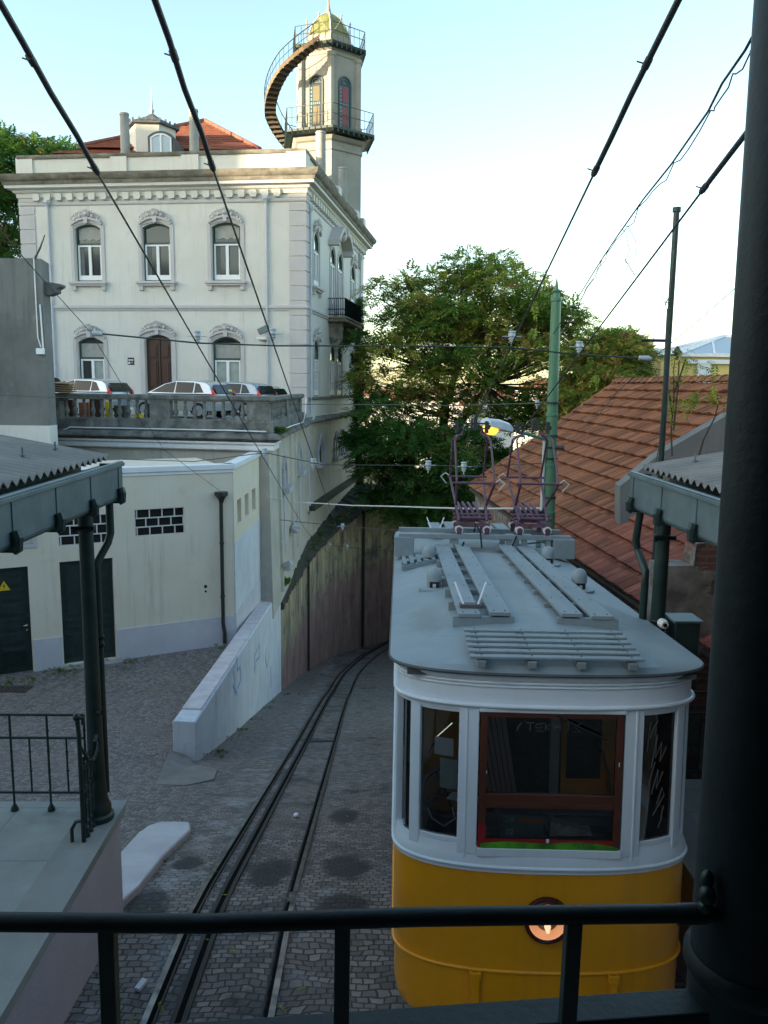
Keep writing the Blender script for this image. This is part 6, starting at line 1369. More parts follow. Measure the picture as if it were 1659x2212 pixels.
b = MB(); b.tube([(-.12, 5.0, 3.5), (-.10, 4.95, 3.6), (-.04, 4.93, 3.5), (-.02, 4.9, 3.3)], .012, 5); b.tube([(.44, 5.0, 3.45), (.38, 4.9, 3.35), (.36, 4.85, 3.27)], .012, 5); b.build('power_cable', M['black'], roof, local=True)
# undercarriage
b = MB(); b.box(-.7, .7, .6, LEN-.6, .18, .4)
for y in (1.6, LEN-1.6):
    for s in (-1, 1): b.tube([(s*.44, y, .22), (s*.54, y, .22)], .28, 18)
b.build('undercarriage', M['black_iron'], tram, local=True)
b = MB(); b.box(-WT-.03, -WT, 1.9, 2.9, 2.45, 3.0); b.build('side_board', M['t_yellow'], tram, local=True)
# ---------------------------------------------------------------- platforms
PZ = -3.9
def platform(label, x0, x1, y0, y1, edge):
    t = thing('stone_platform', label, 'platform', ((x0+x1)/2, y1, PZ), 'raised passenger platforms')
    b = MB(); b.box(x0, x1, y0, y1, -6.6, PZ-.10); b.build('base', mat('platform_side', (.55, .50, .54), .88, var=(.47, .43, .46), scale=1.3, streak=((.3, .27, .28), .3), stain=((.3, .28, .28), 4, .66, .4), bump=.004), t)
    e = .05*edge
    b = MB(); b.box(min(x0, x0+e if edge < 0 else x0), max(x1, x1+e if edge > 0 else x1), y0, y1+.05, PZ-.10, PZ); b.build('paving', M['flag'], t, bevel=.012)
    xe = x1 if edge > 0 else x0
    b = MB(); b.box(*sorted((xe-edge*.30, xe+edge*.06)), y0, y1+.06, PZ-.002, PZ+.006); k = b.build('edge_stone', M['concrete'], t, bevel=.003)
    b = MB()
    y = y0+.4
    while y < y1: b.box(x0+.05, x1-.05, y-.006, y+.006, PZ, PZ+.0022); y += .85
    for x in (xe-edge*.9, xe-edge*1.6): b.box(x-.005, x+.005, y0, y1, PZ, PZ+.0024)
    b.build('paving_joints', M['concrete'], t)
    return t
platform('grey stone platform left of the tracks with iron railing and canopy post', -7.5, -2.31, -1, 7.12, 1)
platform('dark stone platform on the right behind the tramcar', 2.72, 6.5, 1.5, 7.6, -1)
# ---------------------------------------------------------------- canopies
def canopy(label, s, xg, y_far, xpost, ypost, zg, rdir):
    """s=-1 left, +1 right; gutter runs along y at x=xg"""
    t = thing('platform_canopy', label, 'canopy', (xpost, ypost, PZ), 'corrugated platform canopies')
    rise = .175; W_ = 3.2; y0 = -.6 if s < 0 else 1.0
    b = MB(); n_ = int((y_far-y0)/.022); vs = []
    for w in (0, W_*.5, W_):
        for h in (0,):
            for i in range(n_+1):
                y = y_far-i*.022; ph = i*.022/.132*2*math.pi; vs.append((xg+s*(.12+w), y, zg+.05+rise*w+.022*math.cos(ph)))
    m = n_+1
    vs2 = [(x, y, z-.012) for x, y, z in vs]
    fs = [(j*m+i, j*m+i+1, (j+1)*m+i+1, (j+1)*m+i) for j in range(2) for i in range(n_)]
    fs += [tuple(q+3*m for q in f_[::-1]) for f_ in fs[:]]+[(i, i+1, i+1+3*m, i+3*m) for i in range(n_)]+[(2*m+i, 2*m+i+1, 2*m+i+1+3*m, 2*m+i+3*m) for i in range(n_)]
    b.add(vs+vs2, fs); b.build('roof_sheet', M['corrugated'], t, fix=False, smooth=60)
    b = MB()
    y = y_far-.35
    while y > y0:
        for w in (.35, 1.3, 2.4): b.cyl((xg+s*(.12+w), y+.1*w, zg+.06+rise*w), (xg+s*(.12+w), y+.1*w, zg+.14+rise*w), .008, n=6); b.cyl((xg+s*(.12+w), y+.1*w, zg+.072+rise*w), (xg+s*(.12+w), y+.1*w, zg+.085+rise*w), .022, n=8)
        y -= .66
    b.build('fixing_bolts', M['zinc'], t)
    # box gutter, seamed
    b = MB(); y0g = y0; b.box(xg, xg+s*.012, y0g, y_far, zg-.30, zg-.01); b.box(xg, xg+s*.2, y_far-.012, y_far, zg-.30, zg-.01); b.box(xg, xg+s*.2, y0g, y_far, zg-.305, zg-.29)
    b.box(xg+s*.0, xg-s*.022, y0g, y_far+.01, zg-.03, zg); b.box(xg+s*.18, xg+s*.2, y0g, y_far, zg-.3, zg-.03); b.box(xg-s*.01, xg+s*.03, y0g, y_far+.005, zg, zg+.012)
    g = b.build('gutter', M['zinc'], t, bevel=.003)
    b = MB(); y = y_far-.12; k = 0
    while y > y0g: b.box(xg-s*.008, xg, y-.012, y+.012, zg-.30, zg-.03); y -= .72
    each(b, 'seam', M['zinc'], g)
    y = y_far-.14
    while y > y0g:
        b = MB(); b.box(xg-s*.03, xg+s*1.4, y-.03, y+.03, zg-.35, zg-.30); b.tube([(xg-s*.01, y, zg-.335), (xg-s*.03, y, zg-.33), (xg-s*.035, y, zg-.26), (xg-s*.02, y, zg-.215)], .036, 8); b.build('bracket', M['green_dark'], t); y -= .72
    b = MB(); b.box(xg+s*.0, xg+s*.2, y0, y_far-.1, zg-.32, zg-.306)
    b.box(xg+s*.35, xg+s*.42, y0, y_far-.05, zg-.12, zg-.0); b.box(xg+s*2.2, xg+s*2.3, y0, y_far-.05, zg+.22, zg+.36); b.build('beam', M['green_dark'], t)
    # posts
    for yy in (ypost, ypost-4.1, ):
        if yy < -.2: continue
        if s > 0 and yy < 4: continue
        b = MB(); zt = zg-.30
        b.lathe([(.135, PZ), (.135, PZ+.05), (.115, PZ+.07), (.115, PZ+.13), (.10, PZ+.16), (.085, PZ+.22), (.072, PZ+.45), (.066, PZ+1.2), (.060, zt-.25), (.075, zt-.24), (.075, zt-.21), (.062, zt-.2), (.062, zt)], (xpost, yy, 0), 20)
        p_ = b.build('post', M['green_dark'], t, smooth=35)
    b = MB(); xa = xg+s*.07; dp = [(xa, y_far-.18, zg-.29), (xa, y_far-.18, zg-.62), (xa+s*.02, y_far-.2, zg-.70), (xpost-s*.04, ypost+.12, zg-.86), (xpost-s*.035, ypost+.12, zg-.95), (xpost-s*.035, ypost+.12, PZ+.2)]
    if s > 0: dp = [(xa, y_far-.16, zg-.29), (xa-.01, y_far-.1, zg-.62), (xa+.015, y_far-.1, zg-.72), (xpost-.10, ypost+.1, zg-.86), (xpost-.10, ypost+.1, zg-.98), (xpost-.10, ypost+.1, PZ+.2)]
    b.tube(dp, .034, 10); b.build('rain_pipe', M['green_dark'], t, smooth=40)
    b = MB()
    for z in (zg-1.55, zg-1.62): b.cyl((xpost-s*.035, ypost+.12, z), (xpost-s*.035, ypost+.12, z+.03), .045)
    b.tube([(xpost+.05, ypost-.07, PZ+1.05), (xpost+.10, ypost-.1, PZ+1.05)], .018, 6); b.tube([(xpost-.08, ypost-.05, zg-.55), (xpost-.10, ypost-.06, zg-.52), (xpost+.09, ypost-.06, zg-.52)], .02, 6); b.build('clips', M['green_iron'], t)
    return t
canopy('corrugated canopy with zinc gutter on the left platform, its post beside the iron railing', -1, -2.22, 7.3, -2.415, 6.86, -.70, 1)
canopy('corrugated canopy with zinc gutter on the right platform, above the tiled roof', 1, 2.42, 7.4, 2.60, 6.95, -.75, -1)
# box and horn on the right post
t = thing('control_cabinet', 'dark green metal control cabinet beside the right canopy post', 'cabinet', (2.9, 6.9, -2.2))
p = at(1470, 1335, 6.9); b = MB(); b.box(p.x-.10, p.x+.12, 6.75, 6.98, p.z-.62, p.z+.0); b.build('cabinet', M['green_dark'], t, bevel=.012)
b = MB(); b.box(p.x-.12, p.x+.14, 6.73, 7.0, p.z-.0, p.z+.02); b.build('lid', M['zinc'], t, bevel=.004)
b = MB(); b.box(p.x-.04, p.x+.06, 6.8, 6.92, PZ, p.z-.62); b.build('stand', M['green_dark'], t)
t = thing('bell', 'small round chrome signal bell on the right canopy post', 'bell', (2.72, 6.85, -2.0))
q = at(1433, 1348, 6.82); b = MB(); b.tube([(q.x, 6.86, q.z), (q.x, 6.80, q.z), (q.x, 6.78, q.z)], [.042, .042, .03], 18); b.build('bell', M['porcelain'], t, smooth=40)
b = MB(); b.tube([(q.x, 6.785, q.z), (q.x, 6.772, q.z)], .018, 12); b.tube([(q.x, 6.86, q.z), (q.x-.08, 6.92, q.z)], .014, 6); b.build('striker', M['black'], t)
# ---------------------------------------------------------------- left railing
def fence(label, pts, posts_lab, zb, h, group=None, gate=None):
    t = thing('iron_railing', label, 'railing', tuple(pts[0]), group)
    for a, c in zip(pts, pts[1:]):
        a, c = Vector(a), Vector(c)
        for q in (h, h-.22, .18): b = MB(); b.beam(a+Vector((0, 0, q)), c+Vector((0, 0, q)), .022, .022); b.build('rail', M['green_dark'], t, bevel=.003)
        L_ = (c-a).length; n_ = max(1, round(L_/.165))
        for k in range(n_+1):
            p = a.lerp(c, k/n_); tall = k % 2 == 0
            b = MB(); b.tube([p+Vector((0, 0, 0 if tall else .18)), p+Vector((0, 0, h-(0 if tall else .22)))], .011 if tall else .009, 8)
            if tall: b.lathe([(.035, 0), (.034, .02), (.016, .06)], tuple(p), 10)
            for z in ((.42, .62, .84) if tall else (.42, .62)): b.sphere(tuple(p+Vector((0, 0, z*h))), .016, 6, 5)
            b.build('bar', M['green_dark'], t, smooth=50)
    return t
zf = PZ
fence('black iron railing across the far end of the left platform', [(-4.9, 7.0, zf), (-2.56, 7.0, zf)], None, zf, .93)
t = thing('gate_post', 'scrolled iron railing end with a curved foot beside the left canopy post', 'railing', (-2.46, 6.2, zf))
g0 = atz(157, 1822, zf); g1 = atz(195, 1790, zf)
b = MB(); yg = g0.y+.02; xg = g0.x+.09
b.tube([(xg, yg, zf), (xg, yg, zf+.98), (xg-.01, yg, zf+1.12)], .020, 8); b.sphere((xg-.012, yg, zf+1.13), .035, 8, 6); b.build('post', M['green_dark'], t, smooth=50)
b = MB(); b.tube([(xg-.10, yg, zf), (xg-.10, yg, zf+.12), (xg-.06, yg, zf+.19), (xg, yg, zf+.20)], .016, 8); b.build('curved_foot', M['green_dark'], t, smooth=50)
b = MB(); b.tube([(xg, yg+.02, zf+.86), (xg+.03, yg+.1, zf+.70), (xg+.05, yg+.18, zf+.66), (xg+.06, yg+.26, zf+.72), (xg+.06, yg+.30, zf+.80), (xg+.06, yg+.24, zf+.86), (xg+.06, yg+.2, zf+.82)], .013, 7); b.tube([(xg-.01, yg, zf+1.13), (xg+.03, yg+.02, zf+1.11), (xg+.03, yg+.02, zf+1.06)], .016, 6); b.build('scroll', M['green_dark'], t, smooth=50)
for z in (.44, .66, .12): b = MB(); b.beam((xg, yg, zf+z), (-2.42, 6.80, zf+z+.0), .02, .03); b.build('rail', M['green_dark'], t)
for k in range(1, 4):
    f_ = k/4; p = Vector((xg, yg, zf)).lerp(Vector((-2.42, 6.8, zf)), f_); b = MB(); b.tube([p, p+Vector((0, 0, .74))], .010, 8); b.lathe([(.03, 0), (.03, .02), (.014, .05)], tuple(p), 8)
    for z in (.3, .48, .62): b.sphere(tuple(p+Vector((0, 0, z))), .017, 6, 5)
    b.build('bar', M['green_dark'], t, smooth=50)
fence('dark iron railing at the far end of the right platform', [(2.8, 7.45, PZ), (5.2, 7.45, PZ)], None, PZ, 1.0)
# ---------------------------------------------------------------- foreground rail and pillar
t = thing('foreground_railing', 'thick dark painted handrail with square uprights crossing the foreground', 'railing', (0, 1.4, -2))
zr_ = [(-2.2, -1.012), (-.69, -1.008), (.64, -.990), (.72, -.989)]
b = MB(); b.tube([(x, 1.4, z) for x, z in [(-2.4, -1.02), (-1.2, -1.012), (-.69, -1.006), (-.3, -1.010), (.1, -.996), (.64, -.988), (.75, -.987)]], .0175, 14); b.build('handrail', M['green_iron'], t, smooth=50)
b = MB(); q = at(1490, 2185, 1.4); q0 = at(1040, 2216, 1.4); dz = (q.z-q0.z)/(q.x-q0.x); b.beam((-2.4, 1.43, q.z-dz*(q.x+2.4)-.04), (.8, 1.43, q.z-dz*(q.x-.8)-.04), .07, .075); b.build('bottom_rail', M['green_iron'], t, bevel=.004)
for px_ in (235, 740, 1235, -270):
    p = at(px_, 2060, 1.4); b = MB(); b.beam((p.x, 1.4, -1.0), (p.x-.003, 1.4, -1.4), .030, .030, up=(0, 1, 0)); b.build('upright', M['green_dark'], t, bevel=.003)
b = MB(); p = at(1500, 1972, 1.4); b.lathe([(.02, 0)], (0, 0, 0)) if 0 else b.tube([(p.x-.035, 1.4, -.99), (p.x+.02, 1.4, -.989)], .0195, 12); b.build('socket', M['green_iron'], t, smooth=50)
pl = thing('cast_iron_pillar', 'near black painted iron pillar filling the right edge', 'pillar', (.70, 1.4, -2))
X0 = at(1524, 1950, 1.42).x; X1 = at(1652, 30, 1.42).x; rp = .11
xc = lambda z: X0+rp+(X1-X0)*(z+.97)/(1.56)
b = MB(); b.tube([(xc(z), 1.45, z) for z in (-1.97, -1.2, -.8, 0, .8, .98)], [rp+.006, rp+.004, rp, rp-.002, rp-.004, rp-.006], 40); b.build('shaft', M['green_iron'], pl, smooth=50)
b = MB(); b.tube([(xc(z), 1.45, z) for z in (-1.155, -1.14, -1.12, -1.105)], [rp+.006, rp+.015, rp+.015, rp+.006], 40); b.build('collar', M['green_iron'], pl, smooth=50)
b = MB(); p = at(1503, 1900, 1.4); b.sphere((p.x+.022, 1.40, p.z), .013, 10, 8, 1.5); b.sphere((p.x+.02, 1.39, p.z-.026), .016, 10, 8, 1.3); b.sphere((p.x+.018, 1.39, p.z-.05), .014, 8, 6); b.build('rail_boss', M['green_dark'], pl, smooth=60)
# ---------------------------------------------------------------- poles and street lamp
t = thing('tramway_pole', 'green tapering tramway pole with a pointed finial carrying the street lamp', 'pole', (2.95, 13, -6.8))
zt = lambda v: at(1192, v, 13).z
X = lambda v: lerp([(600, at(1203, 600, 13).x), (1150, at(1184, 1150, 13).x)], v)
def pr(v, r): return (Vector((X(v), 13, zt(v))), r)
L_ = [pr(1900, .115), pr(1150, .105), pr(1112, .104), pr(1111, .108), pr(1105, .108), pr(1104, .098), pr(1010, .096), pr(1009, .104), pr(1002, .104), pr(1001, .092), pr(900, .09), pr(899, .10), pr(894, .10), pr(893, .088), pr(700, .078), pr(652, .076), pr(650, .088), pr(646, .088), pr(640, .055), pr(632, .045), pr(630, .07), pr(627, .07), pr(625, .035), pr(600, .006)]
b = MB(); b.tube([p for p, r in L_], [r for p, r in L_], 18); b.build('shaft', M['pole_green'], t, smooth=35)
b = MB()
for v in (872, 943, 968, 992, 1076): p, _ = pr(v, 0); b.tube([p, p+Vector((0, 0, .03))], .112, 14)
b.cyl((X(990), 12.85, zt(965)), (X(990)+.16, 12.8, zt(965)), .03); each(b, 'clamp', M['black_iron'], t)
b = MB(); b.tube([(X(1000)-.12, 12.97, zt(945)), (X(1000)-.12, 12.97, -4.2)], .028, 8); b.build('conduit', M['wire_pale'], t)
lm = thing('street_lamp', 'lit orange sodium street lamp with a pale flat housing on the green pole', 'street lamp', tuple(at(1180, 950, 12.8)))
A, B_ = at(1046, 912, 12.2), at(1122, 934, 12.75)
b = MB(); ax = (B_-A).normalized(); sd = ax.cross(Vector((0, 0, 1))).normalized(); up = sd.cross(ax)
b.rings([[A+ax*l+sd*w-up*h0, A+ax*l-sd*w-up*h0, A+ax*l-sd*w*.9+up*h1, A+ax*l-sd*w*.45+up*(h1+.035), A+ax*l+sd*w*.45+up*(h1+.035), A+ax*l+sd*w*.9+up*h1] for l, w, h0, h1 in ((0, .05, .02, .01), (.03, .11, .05, .03), (.25, .15, .055, .06), (.5, .13, .05, .05), (.62, .075, .04, .02))]); b.build('housing', M['lamp_shell'], lm, bevel=.006)
b = MB(); c = A+ax*.17-up*.055; b.rings([[c+ax*.155*math.cos(a)*k+sd*.095*math.sin(a)*k-up*dz_*.8 for a in [2*math.pi*i/16 for i in range(16)]] for k, dz_ in ((1, 0), (.96, .05), (.75, .10), (.35, .13), (.05, .135))]); b.build('glowing_bowl', M['lamp_on'], lm, smooth=60)
b = MB(); b.tube([B_-ax*.05, B_+Vector((.12, .1, -.02)), Vector((X(950)-.08, 12.95, zt(950))), Vector((X(1000)-.10, 12.98, zt(1010)))], .03, 8); b.build('arm', M['pole_green'], lm, smooth=50)
t = thing('steel_pole', 'slender dark steel pole rising behind the right hand canopy', 'pole', (3.46, 9.5, -3))
a_, c_ = at(1462, 452, 9.5), at(1427, 1010, 9.5); d_ = (c_-a_)/(a_.z-c_.z)
b = MB(); b.tube([a_+d_*4.6, c_, a_], .034, 12); b.tube([a_-Vector((0, 0, .03)), a_+Vector((0, 0, .02))], .047, 12); b.build('shaft', M['green_dark'], t, smooth=40)
m_ = at(1445, 736, 9.5); b = MB(); b.tube([m_, at(1385, 735, 9.5)], .018, 8); b.tube([at(1404, 738, 9.5), at(1404, 736, 9.5)], .03, 6); b.build('cross_arm', M['green_dark'], t)
b = MB(); b.tube([at(*q, 9.46) for q in ((1456, 540), (1446, 640), (1436, 660), (1441, 668), (1437, 740), (1432, 860), (1424, 960), (1415, 1010))], .006, 5); b.tube([at(*q, 9.44) for q in ((1446, 655), (1438, 652), (1441, 645), (1430, 640), (1440, 660))], .005, 4); b.build('loose_wire', M['wire'], t)
# ---------------------------------------------------------------- overhead wires
def wire(name, label, cat, pts, r, m_='wire', group=None, n_=6):
    t = thing(name, label, cat, tuple(pts[0]), group); b = MB(); b.tube(pts, r, n_); b.build('cable', M[m_], t, smooth=60); return t
wx = [lambda y: -1.69-.0152*(y-4), lambda y: -.989, lambda y: 1.38+.0184*(y-4), lambda y: 2.07+.0205*(y-4)]
wz = [.401, .435, .444, .350]
wl = ['outer overhead trolley wire of the left track, leftmost of the four', 'inner overhead trolley wire of the left track, second from the left', 'overhead trolley wire running down to the left pantograph', 'overhead trolley wire running down to the right pantograph']
def bendp(y): return lerp([(0, 0), (26, 0), (34, .35), (44, 1.4), (50, 2.4)], y)
for i in range(4):
    sl = .2886; z = lambda y: wz[i]+sl*(8.46-y)-.0*(y-8.46)
    ye = 40 if i < 2 else 13.0
    P = [(wx[i](y)+bendp(y), y, z(y)) for y in [1.0+1.5*k for k in range(40)] if y <= ye]
    t = wire('trolley_wire', wl[i], 'trolley wire', P, .0078, 'wire', 'overhead trolley wires')
    rr = random.Random(i); P = [(wx[i](y)+rr.uniform(-.006, .006), y, z(y)+rr.uniform(-.006, .006)) for y in [1.0+.36*k for k in range(12)]]+[(wx[i](5.35), 5.35, z(5.35))]
    b = MB(); b.tube(P, .0165, 10)
    for y in (5.3, 4.35, 3.3): b.tube([(wx[i](y), y-.03, z(y-.03)), (wx[i](y), y+.03, z(y+.03))], .021, 8); b.tube([(wx[i](y)-.02, y, z(y)), (wx[i](y)-.05, y+.01, z(y)+.012)], .004, 4)
    b.build('rubber_sleeve', M['sheath'], t, smooth=60)
def insul(parent, p, s=1.0):
    b = MB(); b.lathe([(.02, -.09), (.04, -.085), (.03, -.06), (.055, -.05), (.055, -.03), (.035, -.02), (.06, 0), (.06, .03), (.05, .045), (.05, .06), (.06, .07), (.055, .09), (.01, .095)], (0, 0, 0), 12)
    b.beam((-.16, 0, 0), (.16, 0, 0), .03, .014); b.tube([(0, 0, -.09), (0, 0, -.15)], .014, 6)
    b.v = [tuple(Vector(v)*s+Vector(p)) for v in b.v]; b.build('insulator', M['insul'], parent, smooth=45)
def span(label, P, r, ins, s=1.0):
    t = wire('span_wire', label, 'span wire', P, r, 'wire', 'span wires holding the trolley wires')
    for p in ins: insul(t, p, s)
    return t
Y1 = 8.46
pA, pB = at(197, 719, Y1), at(1408, 775, Y1)
mid = [at(x, v, Y1) for x, v in ((197, 719), (427, 741), (597, 744), (850, 750), (1103, 754), (1250, 767), (1408, 775))]
mid = [at(x, v, Y1) for x, v in ((197, 719), (427, 741), (597, 747), (850, 747), (1103, 751), (1250, 766), (1408, 775))]
s1 = span('near span wire with four grey insulators crossing in front of the villa and tree', mid, .009, [tuple(Vector((wx[i](Y1), Y1, wz[i]+.085))) for i in range(4)], .62)
b = MB()
for p, q in ((pA, at(222, 722, Y1)), (pB, at(1380, 773, Y1))): b.tube([p, p.lerp(q, .3), q], [.012, .03, .022], 8)
b.build('turnbuckle', M['insul'], s1, smooth=50)
def guy(label, P, r=.004): wire('guy_wire', label, 'guy wire', P, r, 'wire', 'thin guy wires')
guy('thin guy wire slanting down across the villa at the far left', [at(-10, 485, 5.8), at(60, 567, 6.6), at(197, 719, 8.46), at(272, 846, 10.6), at(355, 972, 14), at(480, 1064, 17)])
guy('thin guy wire running from the near span wire down over the tiled roof', [at(1600, 612, 7.2), at(1500, 700, 7.9), at(1408, 775, 8.46), at(1330, 850, 9.6), at(1290, 900, 10.5)])
y3 = 14.4
s3 = span('middle span wire with small insulators running from the cream building to the green pole', [at(265, 992, 16), at(420, 997, 15.2)]+[Vector((wx[0](y3)+bendp(y3), y3, wz[0]+.2886*(8.46-y3)+.13)), at(700, 1004, 14.1), at(978, 1006, 13.4), at(1000, 1010, 13.3), at(1178, 1000, 13)], .008,
     [(wx[0](y3), y3, wz[0]+.2886*(8.46-y3)+.13), tuple(at(677, 1000, 14.2)), tuple(at(925, 1005, 13.5)), tuple(at(1002, 1008, 13.3))], .85)
span('sagging double span wire from the grey building to the green pole', [at(-10, 853, 26), at(100, 858, 25), at(400, 866, 21), at(655, 873, 18), at(1000, 876, 14.5), at(1120, 872, 13.3), at(1176, 870, 13)], .010, [tuple(at(1160, 871, 13.15))], .6)
span('far thin span wire low over the bend in the street', [at(605, 1123, 30), at(740, 1137, 26), at(900, 1148, 22)], .011, [tuple(at(740, 1137, 26)), tuple(at(633, 1127, 29))], 1.0)
span('farthest thin span wire against the streaked street wall', [at(690, 1175, 40), at(760, 1183, 36), at(860, 1192, 32)], .012, [tuple(at(712, 1177, 39)), tuple(at(750, 1181, 37))], 1.0)
t = wire('white_cable', 'kinked white cable strung from the cream building corner towards the pantographs', 'cable', [at(576, 1064, 27.8), at(580, 1076, 27.8), at(592, 1080, 27.5), at(606, 1077, 27), at(640, 1085, 25.5), at(700, 1088, 23), at(760, 1092, 20.5), at(850, 1094, 17.5), at(940, 1097, 15), at(1010, 1099, 13.8), at(1180, 1098, 13)], .016, 'wire_pale')
P = [at(1625, 80, 3.6), at(1610, 108, 3.7), at(1560, 180, 4.2), at(1530, 240, 4.6), at(1450, 355, 5.6), at(1390, 430, 6.6), at(1337, 505, 7.6), at(1300, 560, 8.6), at(1255, 632, 10), at(1215, 690, 11.5), at(1196, 720, 12.9)]
t = wire('twisted_cable', 'loosely twisted pair of thin cables with dangling loops above the green pole', 'cable', P, .007)
rr = random.Random(2); b = MB(); P2 = []
for a, c in zip(P, P[1:]):
    for k in range(4): P2.append(a.lerp(c, k/4)+Vector((rr.uniform(0, .035), 0, rr.uniform(-.05, .01))))
b.tube(P2, .004, 5); b.tube([at(x, v, 7.4) for x, v in ((1345, 495), (1352, 505), (1360, 540), (1358, 550), (1352, 560), (1350, 566), (1365, 572), (1375, 545), (1373, 520), (1358, 490), (1350, 488))], .003, 4)
b.tube([at(x, v, 7.4) for x, v in ((1350, 560), (1362, 580), (1372, 596))], .004, 4); b.tube([at(x, v, 8.5) for x, v in ((1305, 550), (1285, 600), (1268, 622), (1240, 680), (1210, 725))], .004, 4); b.build('loose_strand', M['wire'], t)
# small litter and weeds
t = thing('paper_litter', 'crumpled white paper lying between the tram rails', 'litter', tuple(atz(640, 1753, -5.75)))
p = atz(640, 1753, TZ(10)); z = TZ(p.y); p = atz(640, 1753, z); z = TZ(p.y); b = MB(); b.sphere((p.x, p.y, z+.035), .045, 6, 4, .6); b.build('paper', M['paper'], t)
t = thing('plastic_litter', 'pale plastic scrap in the rail groove in front of the handrail', 'litter', tuple(atz(305, 2135, -4.95)))
p = atz(305, 2135, -4.93); b = MB(); b.beam((p.x-.02, p.y-.05, TZ(p.y)+.03), (p.x+.02, p.y+.05, TZ(p.y)+.04), .05, .03); b.build('scrap', M['paper'], t)
# ---------------------------------------------------------------- foliage
def leaf_mesh(name, material, C_, N_, U_, L_, Wd, cols, parent, per=6, kind='frond'):
    """C_: base points, N_: frond directions, U_: side vectors; each frond carries leaflets on both sides"""
    n = len(C_); rng = np.random.default_rng(len(C_))
    V = []; 
    k = np.arange(per)
    verts = []
    side = np.cross(N_, U_); side /= np.linalg.norm(side, axis=1)[:, None]+1e-9
    nrm = np.cross(side, N_)
    out = np.zeros((n, per*2+1, 4, 3)); 
    for j in range(per):
        t = (j+.6)/per
        base = C_+N_*(L_*t)[:, None]-np.array([0, 0, 1.0])*(L_*.28*t*t)[:, None]
        ll = (Wd*(1.15-.55*abs(t-.4)*1.6))[:, None]
        for s in (0, 1):
            sg = 1 if s else -1
            d = side*sg*.9+N_*.45+nrm*rng.uniform(-.35, .35, (n, 1)); d[:, 2] -= .18
            d /= np.linalg.norm(d, axis=1)[:, None]; w = np.cross(d, nrm); w /= np.linalg.norm(w, axis=1)[:, None]+1e-9; ww = ll*.20
            q = out[:, j*2+s]; q[:, 0] = base; q[:, 1] = base+d*ll*.45+w*ww; q[:, 2] = base+d*ll; q[:, 3] = base+d*ll*.45-w*ww
    tip = C_+N_*L_[:, None]-np.array([0, 0, 1.0])*(L_*.28)[:, None]; d = N_.copy(); d[:, 2] -= .4; w = side*(Wd*.2)[:, None]
    q = out[:, -1]; q[:, 0] = tip; q[:, 1] = tip+d*(Wd*.45)[:, None]+w; q[:, 2] = tip+d*Wd[:, None]; q[:, 3] = tip+d*(Wd*.45)[:, None]-w
    verts = out.reshape(-1, 3); m = len(verts)//4
    if parent is not None:
        inv = np.array(WM(parent).inverted()); verts = verts@inv[:3, :3].T+inv[:3, 3]
    me = bpy.data.meshes.new(name); me.vertices.add(m*4); me.vertices.foreach_set('co', verts.astype(np.float32).ravel())
    me.loops.add(m*4); me.loops.foreach_set('vertex_index', np.arange(m*4, dtype=np.int32)); me.polygons.add(m)
    me.polygons.foreach_set('loop_start', np.arange(0, m*4, 4, dtype=np.int32)); me.polygons.foreach_set('loop_total', np.full(m, 4, dtype=np.int32)); me.update(); me.validate()
    at_ = me.attributes.new('leafcol', 'FLOAT', 'FACE'); c = np.repeat(cols, per*2+1)+rng.normal(0, .05, m); at_.data.foreach_set('value', np.clip(c, 0, 1).astype(np.float32))
    me.materials.append(material); o = bpy.data.objects.new(name, me); C.objects.link(o); o.parent = parent; return o
def inpoly(x, y, P):
    c = False
    for (x1, y1), (x2, y2) in zip(P, P[1:]+P[:1]):
        if (y1 > y) != (y2 > y) and x < (x2-x1)*(y-y1)/(y2-y1)+x1: c = not c
    return c
def edge_d(x, y, P):
    m = 1e9
    for (x1, y1), (x2, y2) in zip(P, P[1:]+P[:1]):
        dx, dy = x2-x1, y2-y1; t = max(0, min(1, ((x-x1)*dx+(y-y1)*dy)/(dx*dx+dy*dy))); m = min(m, math.hypot(x-x1-t*dx, y-y1-t*dy))
    return m
